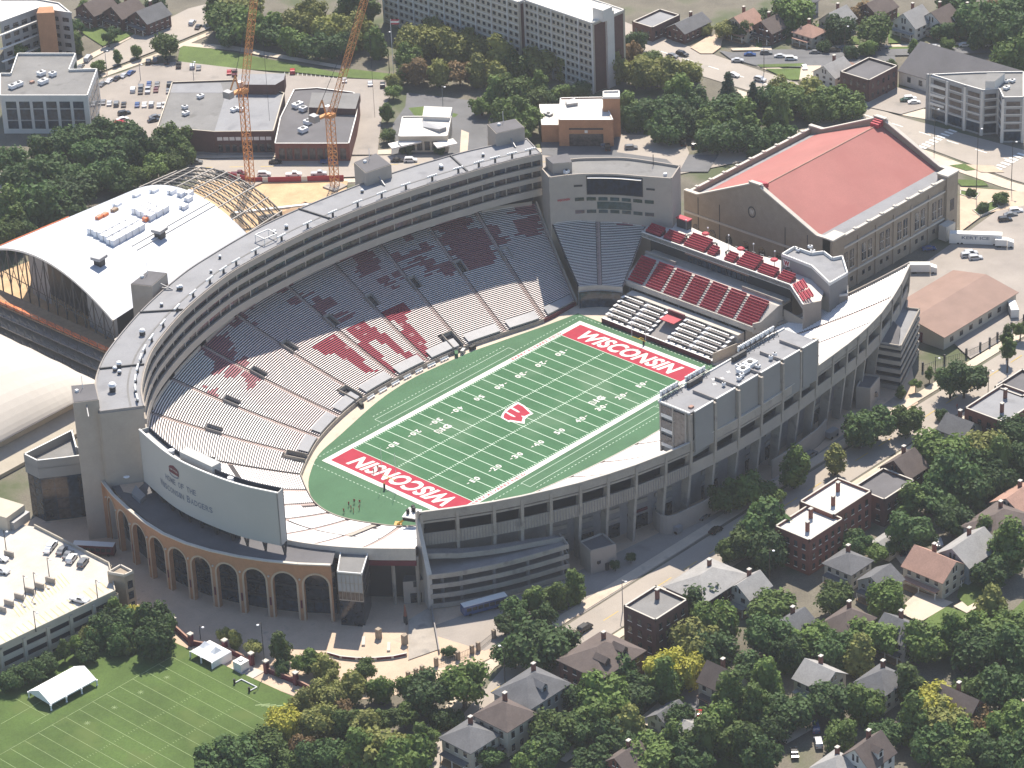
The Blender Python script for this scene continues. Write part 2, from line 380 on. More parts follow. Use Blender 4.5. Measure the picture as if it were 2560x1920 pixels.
for cx, cy in ((21.2, -12.4), (-20.6, 11.6)):
    put_text('conference_logo', 'B1G', 'turf_white', (cx-2.9, cy-1.25, .14), (1, 0, 0), (0, 1, 0), 5.8, 2.5, turf, bold=.05, spacing=.95)
    put_text('conference_logo_inner', 'B', 'turf', (cx-2.55, cy-.95, .155), (1, 0, 0), (0, 1, 0), 1.3, 1.9, turf, bold=0.)
# goal posts
def goal_post(x, s_, lab):
    t = thing('goal_post', lab, 'goal post', (x, 0, .05))
    MB().tube([(x, 0, .05), (x, 0, 2.2), (x-s_*1.2, 0, 3.05), (x-s_*2.2, 0, 3.05)], .13).build('gooseneck', 'paint_yellow', t)
    MB().tube([(x-s_*2.2, -2.82, 3.05), (x-s_*2.2, 2.82, 3.05)], .10).build('crossbar', 'paint_yellow', t)
    for y in (-2.82, 2.82): MB().tube([(x-s_*2.2, y, 3.05), (x-s_*2.2, y, 12.2)], .06).build('upright', 'metal_white', t)
    MB().tube([(x+.02, 0, .1), (x+.02, 0, 1.9)], .32).build('padding', 'black', t)
goal_post(57.0, 1, 'yellow goal post behind the end zone beside the loge tables')
goal_post(-57.0, -1, 'yellow goal post behind the end zone nearest the arched building')


# ------------------------------------------------------------------ seating bowl
RED_W = [[(4.5,63.2),(15.2,62.8),(15.9,61.4),(15.5,59.0),(12.1,59.1),(11.2,57.0),(10.3,49.6),(8.4,43.9),(5.5,44.1),(4.5,47.9),(6.6,54.1),(7.7,57.7),(7.9,59.4),(5.5,59.6),(4.5,60.4)],
 [(-8.1,63.6),(-0.7,63.7),(-0.4,60.5),(1.1,56.9),(1.0,53.8),(1.1,49.9),(3.8,47.3),(4.6,43.8),(1.4,44.7),(0.5,46.9),(-0.6,49.8),(-1.4,53.0),(-3.6,56.9),(-6.5,56.6),(-5.9,52.2),(-6.6,48.5),(-6.0,45.1),(-8.4,43.8),(-9.4,44.3),(-10.0,48.2),(-9.6,53.6),(-8.9,57.3),(-8.5,61.2)],
 [(-23.6,63.0),(-14.1,63.8),(-13.6,59.7),(-13.0,56.3),(-12.4,50.9),(-11.8,47.6),(-14.8,48.6),(-16.1,51.3),(-17.8,54.7),(-18.4,58.6),(-21.1,58.9),(-23.6,60.0)]]
def inside(p, poly_):
    x, y = p; c = False; j = len(poly_)-1
    for i in range(len(poly_)):
        xi, yi = poly_[i]; xj, yj = poly_[j]
        if (yi > y) != (yj > y) and x < (xj-xi)*(y-yi)/(yj-yi)+xi: c = not c
        j = i
    return c
def bench_colour(x, y, t, tint):
    """aluminium planks; the painted red letter and scattered worn red planks in the upper rows"""
    for P in RED_W:
        if inside((x, y), P): return (.40, .03, .07) if mnoise.noise((x*.5, y*.5, 3)) > -.45 else (.62, .30, .32)
    n = mnoise.noise((x*.07+5, y*.07, 1.7))+.5*mnoise.noise((x*.21, y*.21, 9.1))
    n += .35*mnoise.noise((x*.02, t*66*.9, 6.6))
    if t > .55 and n > .30 and y > 0 and x > -70: return (.44, .17, .20)
    p = max(0., min(1., tint+.5*mnoise.noise((x*.03, y*.05, 4))))
    return lerp((.86, .84, .81), (.82, .62, .60), p)
def stand(root, stations, nrow, n_each, tint=lambda x, y: .25, individual=0, dz=.15, aisle_w=.75, skip=None, vary=None):
    """stepped seating between matching front / top points; every section gets its own steps, aisle and benches"""
    S = spline([(*a, *b_) for a, b_ in stations], n_each)
    def P(i, f, t):
        """f along the section in sub-steps, t up the slope"""
        k = min(int(f), len(S)-2); q = lerp(S[k], S[k+1], f-k)
        x, y = q[0]+(q[3]-q[0])*t, q[1]+(q[4]-q[1])*t; z = q[2]+(q[5]-q[2])*((1-dz)*t+dz*t*t); return Vector((x, y, z))
    rest = MB(); count = 0
    for i in range(len(stations)-1):
        f0, f1 = i*n_each, (i+1)*n_each
        steps = MB(); al = MB()
        for j in range(nrow):
            t0, t1 = j/nrow, (j+1)/nrow
            if skip and skip(i, (t0+t1)/2, 0) == 2: continue
            row = []
            for k in range(n_each+1):
                f = f0+k; a = P(i, f, t0); c = P(i, f, t1); row.append((a, c))
            for (a, c), (a2, c2) in zip(row, row[1:]):
                z0 = a.z; z1 = c.z
                steps.face([(a.x, a.y, a.z), (a2.x, a2.y, a2.z), (c2.x, c2.y, a2.z), (c.x, c.y, a.z)][::-1] if 0 else [(a.x, a.y, a.z), (c.x, c.y, a.z), (c2.x, c2.y, a2.z), (a2.x, a2.y, a2.z)])
                steps.face([(c.x, c.y, a.z), (c.x, c.y, c.z), (c2.x, c2.y, c2.z), (c2.x, c2.y, a2.z)])
            # bench plank, cut back at the aisles
            A0, A1 = P(i, f0, t0), P(i, f1, t0); Lr = (A1-A0).length; cut = aisle_w/max(Lr, .1)*n_each
            g0, g1 = f0+cut, f1-cut
            ns = max(2, int(Lr/1.6)); b_ = MB()
            pr = None
            tb0, tb1 = t0+.40/nrow, t0+.96/nrow
            for q in range(ns+1):
                f = g0+(g1-g0)*q/ns
                a = P(i, f, tb0); c = P(i, f, tb1); zz = P(i, f, t0).z
                cur = (a, c, zz)
                if pr is not None:
                    mx, my = (a.x+pr[0].x+c.x+pr[1].x)/4, (a.y+pr[0].y+c.y+pr[1].y)/4
                    if not (skip and skip(i, t0, (q-.5)/ns)):
                        col = bench_colour(mx, my, t0, tint(mx, my)); h, th = .44, .09
                        p0, p1, pz = pr
                        T = [(p0.x, p0.y, pz+h), (p1.x, p1.y, pz+h), (c.x, c.y, zz+h), (a.x, a.y, zz+h)]
                        B = [(x, y, z-th) for x, y, z in T]
                        for F in ([T[0], T[1], T[2], T[3]], [T[0], T[3], B[3], B[0]], [T[1], B[1], B[2], T[2]], [B[0], B[3], B[2], B[1]]): b_.face(F, 0, col)
                pr = cur
            if not b_.f: continue
            if count < individual and j < nrow*.62: b_.build('bench', 'bench', root); count += 1
            else:
                o = len(rest.v); rest.v += b_.v; rest.f += [tuple(o+x for x in F) for F in b_.f]; rest.m += b_.m; rest.c += b_.c
        steps.build('seating_steps', 'tread', root)
        # aisle stair strip at the start of the section
        for j in range(nrow):
            t0, t1 = j/nrow, (j+1)/nrow
            A0, A1 = P(i, f0, t0), P(i, f1, t0); Lr = max((A1-A0).length, .1); cut = aisle_w*.8/Lr*n_each
            a, a2 = P(i, f0+.001, t0), P(i, f0+cut, t0); c, c2 = P(i, f0+.001, t1), P(i, f0+cut, t1)
            for (p, q, r_, s_) in ((a, c, c2, a2),):
                zz = p.z+.1
                al.face([(p.x, p.y, zz), (q.x, q.y, zz), (r_.x, r_.y, zz), (s_.x, s_.y, zz)])
                al.face([(q.x, q.y, zz), (q.x, q.y, q.z+.1), (r_.x, r_.y, q.z+.1), (r_.x, r_.y, zz)])
            if i > 0:
                A0b, A1b = P(i-1, f0-n_each, t0), P(i-1, f0, t0); Lb = max((A1b-A0b).length, .1); cb = aisle_w*.8/Lb*n_each
                a, a2 = P(i, f0-cb, t0), P(i, f0+.001, t0); c, c2 = P(i, f0-cb, t1), P(i, f0+.001, t1); zz = a.z+.1
                al.face([(a.x, a.y, zz), (c.x, c.y, zz), (c2.x, c2.y, zz), (a2.x, a2.y, zz)])
                al.face([(c.x, c.y, zz), (c.x, c.y, c.z+.1), (c2.x, c2.y, c.z+.1), (c2.x, c2.y, zz)])
        al.build('aisle', 'aisle', root)
    if rest.f: rest.build('bench_rows', 'bench', root, kind='stuff')
    return P, S
# --- long curved stand opposite the press box
EAST = [((64, 34.5, 1.3), (76.3, 62, 23)), ((48.9, 34.5, 1.3), (59.5, 72.5, 23)), ((34.9, 38, 1.3), (43, 78.5, 23)), ((19.9, 41.5, 1.3), (24.5, 82, 23)), ((5.4, 43, 1.3), (5.5, 83.4, 23)), ((-8.1, 43.5, 1.3), (-14.5, 83.4, 23)), ((-23.1, 42.7, 1.3), (-38, 80, 23)), ((-36.1, 39.7, 1.3), (-58, 73.5, 23)), ((-49.1, 35, 1.3), (-78, 65, 23)), ((-59.1, 29.5, 1.3), (-95, 55, 22.5)), ((-68, 23.5, 1.3), (-107.5, 43, 21.5))]
east = thing('grandstand', 'long curved bleacher stand with big red letter and suites above', 'grandstand', (-10, 60, 0))
VOM = [(.56, .66), (.02, .14)]
def east_skip(i, t, q):
    # stairwell openings (upper ring at every aisle but the first, lower tunnels at three aisles)
    if i >= 1 and .55 < t < .655 and (q < .0): return 1
    if i in (3, 6, 9) and t < .15 and q < .30: return 1
    if t > .55 and t < .65 and i >= 1 and q > .86: return 1
    return 0
PE, SE_ = stand(east, EAST, 66, 4, tint=lambda x, y: .28 if x > 20 else (.42 if x > -58 else .05), individual=300, skip=east_skip)
# front wall and walkway edge of the stand, stairwell boxes
for i in range(len(EAST)-1):
    fw = MB()
    for k in range(4):
        a = PE(i, i*4+k, 0); c = PE(i, i*4+k+1, 0)
        d = (c-a).normalized(); n = Vector((-d.y, d.x, 0))*.25
        fw.prism([(a.x, a.y), (c.x, c.y), (c.x+n.x, c.y+n.y), (a.x+n.x, a.y+n.y)], .02, a.z+.1)
    fw.build('front_wall', 'concrete' if i > 0 else 'maroon', east)
    # grey cover deck over the lowest rows
    if i < 9:
        dk = MB(); q0, q1 = i*4+.45, i*4+3.5
        for k in range(5):
            fa, fb = q0+(q1-q0)*k/5, q0+(q1-q0)*(k+1)/5
            a, c = PE(i, fa, .004), PE(i, fb, .004); a2, c2 = PE(i, fa, .075), PE(i, fb, .075)
            dk.face([(a.x, a.y, a.z+.75), (a2.x, a2.y, a2.z+.8), (c2.x, c2.y, c2.z+.8), (c.x, c.y, c.z+.75)])
            dk.face([(a.x, a.y, a.z+.2), (a.x, a.y, a.z+.75), (c.x, c.y, c.z+.75), (c.x, c.y, c.z+.2)])
        dk.build('cover_deck', 'metal_grey', east)
for i in range(1, 10):
    # stairwell opening with parapet, dark inside
    vm = MB(); f = i*4-.02; t0, t1 = .555, .655; e = .75/((PE(i, i*4, .6)-PE(i, i*4+1, .6)).length)*1.6
    A, B, C_, D_ = PE(i, f-2*e, t0), PE(i, f, t0), PE(i, f, t1), PE(i, f-2*e, t1)
    top = D_.z+.9
    for p, q in ((B, C_), (C_, D_), (D_, A)):
        d = (q-p).normalized(); n = Vector((-d.y, d.x, 0)).normalized()*.22
        vm.prism([(p.x, p.y), (q.x, q.y), (q.x+n.x, q.y+n.y), (p.x+n.x, p.y+n.y)], [p.z-1, q.z-1, q.z-1, p.z-1], [p.z+1.0, q.z+1.0, q.z+1.0, p.z+1.0])
    o = vm.build('stairwell', 'concrete_dark', east)
    MB().face([(p.x, p.y, A.z+.06) for p in (A, D_, C_, B)]).build('stairwell_floor', 'black', o)
for i in (3, 6, 9):
    f = i*4+.05; vm = MB(); t1 = .135
    A, B = PE(i, f, 0), PE(i, f+1.0, 0); C_, D_ = PE(i, f+1.0, t1), PE(i, f, t1)
    for p, q in ((A, D_), (B, C_), (D_, C_)):
        d = (q-p).normalized(); n = Vector((-d.y, d.x, 0)).normalized()*.25
        vm.prism([(p.x, p.y), (q.x, q.y), (q.x+n.x, q.y+n.y), (p.x+n.x, p.y+n.y)], .02, [p.z+1.1, q.z+1.1, q.z+1.1, p.z+1.1])
    o = vm.build('tunnel', 'concrete', east)
    MB().face([(A.x, A.y, 1.2), (D_.x, D_.y, 2.6), (C_.x, C_.y, 2.6), (B.x, B.y, 1.2)]).build('tunnel_floor', 'glass', o)
# --- north curve of the bowl
NORTH = [((-68, 23.5, 1.3), (-107.5, 43, 21.5)), ((-73.5, 15, 1.6), (-113, 25, 18.8)), ((-77, 8, 1.5), (-116.5, 11, 18.3)), ((-78.3, 1, 1.5), (-117.2, -3, 18)), ((-77.4, -6, 1.5), (-115.7, -16, 18)), ((-74.5, -13.5, 1.5), (-111.5, -28, 18)), ((-71, -20, 1.5), (-104.6, -39.8, 18)), ((-65.5, -26, 1.6), (-95.5, -51.5, 18))]
north = thing('grandstand', 'curved white bleacher stand in front of the arched building', 'grandstand', (-95, 0, 0))
def north_skip(i, t, q):
    if i in (2, 5) and t < .13 and q < .35: return 1
    if .44 < t < .47: return 1
    return 0
PN, SN_ = stand(north, NORTH, 58, 4, tint=lambda x, y: .02 if y < 0 else .10, individual=140, skip=north_skip)
for i in range(len(NORTH)-1):
    fw = MB()
    for k in range(4):
        a = PN(i, i*4+k, 0); c = PN(i, i*4+k+1, 0); d = (c-a).normalized(); n = Vector((-d.y, d.x, 0))*.25
        fw.prism([(a.x, a.y), (c.x, c.y), (c.x+n.x, c.y+n.y), (a.x+n.x, a.y+n.y)], .02, a.z+.6)
    fw.build('front_wall', 'concrete', north)
    pb = MB()
    for k in range(4):
        a = PN(i, i*4+k, 1); c = PN(i, i*4+k+1, 1); d = (c-a).normalized(); n = Vector((-d.y, d.x, 0))*-.5
        pb.prism([(a.x, a.y), (c.x, c.y), (c.x+n.x, c.y+n.y), (a.x+n.x, a.y+n.y)], a.z-3, a.z+.7)
    pb.build('rim_parapet', 'concrete_pale', north)
sg = MB(); a, c = PN(5, 20.2, .06), PN(5, 20.2, .5); a2, c2 = PN(5, 20.9, .06), PN(5, 20.9, .5)
sg.face([(a.x, a.y, a.z+.7), (c.x, c.y, c.z+.7), (c2.x, c2.y, c2.z+.7), (a2.x, a2.y, a2.z+.7)])
sg.build('tunnel_roof', 'concrete', north)
# --- south-east corner block below the video board building
SECORNER = [((72.2, 21.8, 6.5), (95, 29.5, 21.5)), ((68.8, 28.3, 6.5), (85.5, 43.5, 21.5)), ((63.8, 32.9, 6.5), (73.4, 53.4, 21.5))]
corner = thing('grandstand', 'small corner bleacher block under the video board building', 'grandstand', (78, 35, 0))
PC, SC_ = stand(corner, SECORNER, 46, 6, tint=lambda x, y: .05)
fw = MB()
for k in range(12):
    a, c = Vector(SC_[k][:3]), Vector(SC_[k+1][:3]); d = (c-a).normalized(); n = Vector((d.y, -d.x, 0))*.4
    fw.prism([(a.x, a.y), (c.x, c.y), (c.x+n.x, c.y+n.y), (a.x+n.x, a.y+n.y)], 5.2, 7.2)
fw.build('front_wall', 'concrete_pale', corner)
gl = MB()
for k in range(12):
    a, c = Vector(SC_[k][:3]), Vector(SC_[k+1][:3]); d = (c-a).normalized(); n = Vector((-d.y, d.x, 0))*1.0
    gl.face([(a.x+n.x, a.y+n.y, .03), (a.x+n.x, a.y+n.y, 5.4), (c.x+n.x, c.y+n.y, 5.4), (c.x+n.x, c.y+n.y, .03)])
gl.build('portal_glass', 'glass_blue', corner)
for k in range(0, 13, 3):
    a = SC_[k]; MB().obox((a[0]+.6, a[1]+.6, .02), .35, .35, 5.3).build('portal_post', 'metal_grey', corner)
# side wall between the corner block and the long stand
w_ = MB(); st = EAST[0]
for k in range(10):
    t0, t1 = k/10, (k+1)/10; a, c = PE(0, 0, t0), PE(0, 0, t1); a2, c2 = PC(1, 12, t0), PC(1, 12, t1)
    w_.prism([(a.x, a.y), (c.x, c.y), (c.x+.5, c.y-.2), (a.x+.5, a.y-.2)], .02, [a.z+.8, c.z+.8, c.z+.8, a.z+.8])
w_.build('side_wall', 'concrete', east)
# --- west stand under the press box
WEST = [((-62, -28.5, 1.6), (-89.7, -47.7, 25)), ((-53.5, -32, 1.6), (-76, -57.5, 25)), ((-43, -35, 1.6), (-62, -65.3, 25)), ((-32, -37, 1.6), (-46, -72.3, 25)), ((-20, -38.9, 1.6), (-30, -77, 25)), ((-8, -40.2, 1.6), (-13, -80, 25)), ((6, -41, 1.6), (6, -81.5, 25)), ((20, -41, 1.6), (25, -81, 25)), ((33, -40, 1.6), (43.5, -79.3, 25)), ((45, -38, 2), (60, -77.6, 25)), ((57, -35, 3), (76, -74.7, 25)), ((70, -34, 5), (92, -69.5, 25)), ((82, -33, 7), (111.8, -60.6, 25))]
west = thing('grandstand', 'bleacher stand with concrete columns below the long grey press box', 'grandstand', (10, -60, 0))
PW, SW_ = stand(west, WEST, 58, 3, tint=lambda x, y: .12 if x < 40 else .02, dz=.2)
fw = MB()
for k in range(len(SW_)-1):
    a, c = Vector(SW_[k][:3]), Vector(SW_[k+1][:3]); d = (c-a).normalized(); n = Vector((d.y, -d.x, 0))*-.3
    fw.prism([(a.x, a.y), (c.x, c.y), (c.x-n.x, c.y-n.y), (a.x-n.x, a.y-n.y)], .02, a.z+.6)
fw.build('front_wall', 'concrete_pale', west)
# end walls of the west stand (north end beside the gate, far end beside the terrace)
for (idx, nm, off) in ((0, 'end_wall', -.5), (len(SW_)-1, 'end_wall', .5)):
    w_ = MB(); q = SW_[idx]
    for k in range(12):
        t0, t1 = k/12, (k+1)/12; i_ = 0 if idx == 0 else len(WEST)-2
        a, c = PW(i_, idx, t0), PW(i_, idx, t1); d = (c-a).normalized(); n = Vector((-d.y, d.x, 0)).normalized()*(.5 if idx == 0 else -.5)*(-1)
        w_.prism([(a.x, a.y), (c.x, c.y), (c.x+n.x, c.y+n.y), (a.x+n.x, a.y+n.y)], [max(.02, a.z-(5 if idx else 3)), max(.02, c.z-(7 if idx else 3)), max(.02, c.z-(7 if idx else 3)), max(.02, a.z-(5 if idx else 3))], [a.z+1, c.z+1, c.z+1, a.z+1])
    w_.build(nm, 'concrete', west)


# ------------------------------------------------------------------ curved suite building above the long stand
FR = [(77.5, 60), (66, 64.6), (52.6, 68.6), (31.9, 73.6), (12, 76.8), (-10, 78), (-34.3, 76.8), (-48.7, 74.4), (-68.8, 68), (-87.7, 58.9), (-98.6, 51.2), (-108.6, 41.8), (-115, 33.2)]
BK = [(83, 71), (70, 77), (58, 81.4), (38, 86.6), (14, 90), (-14, 91.3), (-40.5, 88.3), (-57, 84.6), (-78, 76.8), (-98.7, 66.4), (-108.6, 59.4), (-116, 52), (-124.7, 40.3)]
ZB, ZR = 26.5, 41.0
frs = spline(FR, 6); bks = spline(BK, 6); NS = len(frs)-1
suites = thing('suite_building', 'curved grey suite building with long windows over the bleachers', 'building', (-20, 84, 0))
rf = MB()
for i in range(NS):
    a, c, d, e = frs[i], frs[i+1], bks[i+1], bks[i]
    rf.face([(*a, ZR), (*e, ZR), (*d, ZR), (*c, ZR)])
roof = rf.build('roof', 'roof_grey', suites)
cur = MB()
def strip(mb, pts, z0, z1, th, mi=0):
    """wall of thickness th along an open plan polyline"""
    for p, q in zip(pts, pts[1:]):
        d = Vector((q[0]-p[0], q[1]-p[1], 0)).normalized(); n = Vector((-d.y, d.x, 0))*th
        mb.prism([p, q, (q[0]+n.x, q[1]+n.y), (p[0]+n.x, p[1]+n.y)], z0, z1, mi)
    return mb
strip(cur, bks, ZR-.6, ZR+.35, .35); strip(cur, frs, ZR-.5, ZR+.25, .3); strip(cur, [frs[0], bks[0]], ZR-.5, ZR+.3, .3); strip(cur, [frs[-1], bks[-1]], ZR-.5, ZR+.3, .3)
cur.build('roof_edge', 'concrete_dark', suites)
# walkway line and joints on the roof
jn = MB()
mid = [lerp(a, c, .30) for a, c in zip(frs, bks)]
strip(jn, mid, ZR+.01, ZR+.10, .5)
jn.build('roof_walkway', 'roof_mid', roof)
for k in (12, 27, 48, 60):
    MB().beam((*frs[k], ZR+.25), (*bks[k], ZR+.25), .45, .5).build('roof_joint', 'metal_dark', roof)
# floors: concrete bands and recessed windows
bands = [(39.0, 41.0), (35.3, 36.9), (31.5, 33.1), (26.5, 28.9)]
for z0, z1 in bands:
    strip(MB(), frs, z0, z1-.002 if z1 == 41.0 else z1, .6).build('concrete_band', 'precast', suites)
inner = [lerp(a, c, .10) for a, c in zip(frs, bks)]
wmat = ['glass_warm', 'glass', 'glass_warm', 'glass_blue']
for lv, (z0, z1) in enumerate(((36.9, 39.0), (33.1, 35.3), (28.9, 31.5))):
    strip(MB(), inner, z0-.4, z1+.4, .3).build('recess_wall', 'metal_dark', suites)
    fin = spline(FR, 18); fin = [lerp(p, q, .035) for p, q in zip(fin, spline(BK, 18))]
    n = len(fin)-1; step = 3
    for i in range(0, n, step):
        a, c = fin[i], fin[min(i+step, n)]
        d = Vector((c[0]-a[0], c[1]-a[1], 0)); a2 = lerp(a, c, .04); c2 = lerp(a, c, .96)
        open_ = mnoise.noise((i*.11, lv*3.1, .5)) > .28
        m = MB(); zt = z1 - (.0 if not open_ else .7)
        m.face([(*a2, z0), (*a2, zt), (*c2, zt), (*c2, z0)])
        m.build('window', wmat[(i//step*7+lv*3+int(3*mnoise.noise((i*.2, lv, 2)))) % 4], suites)
    pst = MB()
    for i in range(0, n+1, step*2):
        a = fin[i]; pst.obox((a[0], a[1], z0), .35, .35, z1-z0)
    pst.build('mullions', 'precast', suites, kind='stuff')
sl = MB()
for i in range(NS):
    a, c, d, e = frs[i], frs[i+1], bks[i+1], bks[i]; sl.face([(*a, ZB+.01), (*c, ZB+.01), (*d, ZB+.01), (*e, ZB+.01)])
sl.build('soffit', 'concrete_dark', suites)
strip(MB(), bks, 0, ZR-.6, -.5).build('rear_wall', 'precast', suites)
for k, nm in ((0, 'end_wall'), (-1, 'end_wall')):
    p, q = frs[k], bks[k]
    strip(MB(), [p, q], 0 if k else 14, ZR-.5, .5 if k else -.5).build(nm, 'precast', suites)
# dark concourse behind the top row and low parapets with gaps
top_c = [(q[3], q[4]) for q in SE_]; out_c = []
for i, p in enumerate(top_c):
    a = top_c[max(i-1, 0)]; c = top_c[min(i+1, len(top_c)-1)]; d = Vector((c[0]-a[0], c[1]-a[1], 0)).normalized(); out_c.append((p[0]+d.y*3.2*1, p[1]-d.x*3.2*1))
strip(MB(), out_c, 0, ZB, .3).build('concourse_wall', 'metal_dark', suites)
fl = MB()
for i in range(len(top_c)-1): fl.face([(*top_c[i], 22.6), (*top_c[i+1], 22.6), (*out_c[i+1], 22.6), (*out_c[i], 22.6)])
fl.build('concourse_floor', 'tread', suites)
for i in range(len(EAST)-1):
    pts = [(PE(i, i*4+.35+k*.82, 1).x, PE(i, i*4+.35+k*.82, 1).y) for k in range(5)]
    z = PE(i, i*4+1, 1).z; strip(MB(), pts, z-.3, z+1.1, .25).build('concourse_parapet', 'precast', suites)
# floodlight banks along the front of the roof
for k in range(26):
    f = 2+k*(NS-4)/25; i = int(f); a = lerp(frs[i], frs[min(i+1, NS)], f-i); e = lerp(bks[i], bks[min(i+1, NS)], f-i)
    p = lerp(a, e, .10); d = Vector((frs[min(i+1, NS)][0]-frs[i][0], frs[min(i+1, NS)][1]-frs[i][1], 0)).normalized()
    m = MB(); m.obox((*p, ZR), .5, .5, 1.5, 0, 1); m.beam((p[0]-d.x*1.6, p[1]-d.y*1.6, ZR+1.5), (p[0]+d.x*1.6, p[1]+d.y*1.6, ZR+1.5), .14, .14, 1)
    for q in (-1.5, -.75, 0, .75, 1.5): m.obox((p[0]+d.x*q, p[1]+d.y*q, ZR+1.4), .48, .5, .5, math.atan2(d.y, d.x), 0)
    m.build('floodlight', ['metal_white', 'metal_dark'], suites)
for k, (f, t, sz) in enumerate(((14, .5, 1), (14.6, .55, 1), (30, .45, 1), (31, .5, .8), (44, .6, 1.1), (44.8, .66, .9), (47.5, .62, .8), (52, .45, 1.4), (60, .55, 1.3), (61, .62, 1), (62, .5, .9), (67.5, .62, 1.8), (8, .55, .8), (22, .62, .8), (36, .7, .8), (40, .4, .7))):
    i = int(f); p = lerp(frs[i], bks[i], t); m = MB(); m.obox((*p, ZR), .9*sz, .9*sz, .8*sz, .5*k, 1); m.ball((p[0], p[1], ZR+1.1*sz), (.7*sz, .7*sz, .45*sz), 8, 4); m.build('roof_vent', ['metal_white', 'metal_dark'], suites)
m = MB(); p0 = lerp(frs[33], bks[33], .25)
for dx, dy in ((0, 0), (5, -.2), (5.4, 4), (.3, 4.4)): m.obox((p0[0]+dx, p0[1]+dy, ZR), .15, .15, 2.2)
for a, c in (((0, 0), (5, -.2)), ((5, -.2), (5.4, 4)), ((5.4, 4), (.3, 4.4)), ((.3, 4.4), (0, 0))): m.beam((p0[0]+a[0], p0[1]+a[1], ZR+2.1), (p0[0]+c[0], p0[1]+c[1], ZR+2.1), .3)
m.build('roof_frame', 'trim_white', suites)
# elevator towers behind the suites
for k, P4 in enumerate(([(-123.4, 53.6), (-118.3, 49.3), (-123.8, 41.2), (-129.5, 45.4)], [(-70.9, 88.4), (-61.8, 91.0), (-59.2, 85.3), (-68, 82.3)], [(28.6, 95.1), (38, 94.4), (34.8, 84.6), (25.2, 86.4)], [(76.2, 82), (84.9, 77.8), (81.8, 70.8), (72.5, 74.6)])):
    z = (44, 44, 45.5, 45.5)[k]
    t = MB().prism(P4, 0 if k < 3 else 0, z).build('elevator_tower', 'precast', suites)
    MB().prism([lerp(p, tuple(sum(q[j] for q in P4)/4 for j in (0, 1)), .04) for p in P4], z-.1, z+.12).build('tower_roof', 'roof_dark', t)
    c = tuple(sum(q[j] for q in P4)/4 for j in (0, 1)); m = MB(); m.obox((c[0]-1, c[1]+2, z), .8, .8, .8); m.tube([(c[0]+1.5, c[1]+2.5, z), (c[0]+1.5, c[1]+2.5, z+4)], .08); m.build('tower_vent', 'metal_white', t)
    a = Vector((*P4[2], ZR)); n = (Vector((*P4[2], 0))-Vector((*P4[1], 0))).normalized(); m = MB()
    b0 = lerp(P4[2], P4[3], .5)
    m.beam((*b0, ZR+1.8), (b0[0]+n.x*4, b0[1]+n.y*4, ZR+.3), .25); m.beam((b0[0], b0[1], ZR+.5), (b0[0]+n.x*4, b0[1]+n.y*4, ZR+.3), .25)
    m.build('stair_rail', 'metal_grey', t)
# wedge-shaped annex at the north-east end
AX = [(-131.15,68.92,20), (-131.2,62.93,20), (-125.09,58.1,20), (-111.75,48.77,20), (-109.66,52.61,20), (-118.93,60.08,20), (-113.1,68.95,20)]
annex = thing('annex_building', 'wedge-shaped grey annex with dark glass walls below the elevator tower', 'building', (AX[1][0], AX[1][1], 0))
cxy = (sum(p[0] for p in AX)/7, sum(p[1] for p in AX)/7)
MB().prism([p[:2] for p in AX], 14.2, 17.6, 0, 1).build('upper_wall', ['precast_grey', 'roof_mid'], annex)
pr = [p[:2] for p in AX]+[AX[0][:2]]
pw_ = strip(MB(), pr, 17.3, 20, .35).build('parapet', 'precast_grey', annex)
strip(MB(), pr, 20, 20.15, .4).build('parapet_cap', 'trim_white', pw_)
ins = [lerp(p[:2], cxy, .03) for p in AX]
MB().prism(ins, 0, 14.2).build('glass_wall', 'glass_blue', annex)
for i in range(3):
    p, q = ins[i], ins[i+1]; L = math.dist(p, q); n = max(2, int(L/2.6)); dv = Vector((q[0]-p[0], q[1]-p[1], 0)).normalized(); nn = Vector((dv.y, -dv.x, 0))*.06
    for sgn in (1,):
        for k in range(n):
            for lv in range(4):
                a, c = lerp(p, q, (k+.06)/n), lerp(p, q, (k+.94)/n); z0 = .4+lv*3.4
                o = Vector((cxy[0]-p[0], cxy[1]-p[1], 0)); s2 = -1 if nn.dot(o) > 0 else 1
                MB().face([(a[0]+s2*nn.x, a[1]+s2*nn.y, z0), (c[0]+s2*nn.x, c[1]+s2*nn.y, z0), (c[0]+s2*nn.x, c[1]+s2*nn.y, z0+3.1), (a[0]+s2*nn.x, a[1]+s2*nn.y, z0+3.1)]).build('window', ('glass_warm', 'glass', 'glass_blue')[(k*5+lv*3+i) % 3], annex)


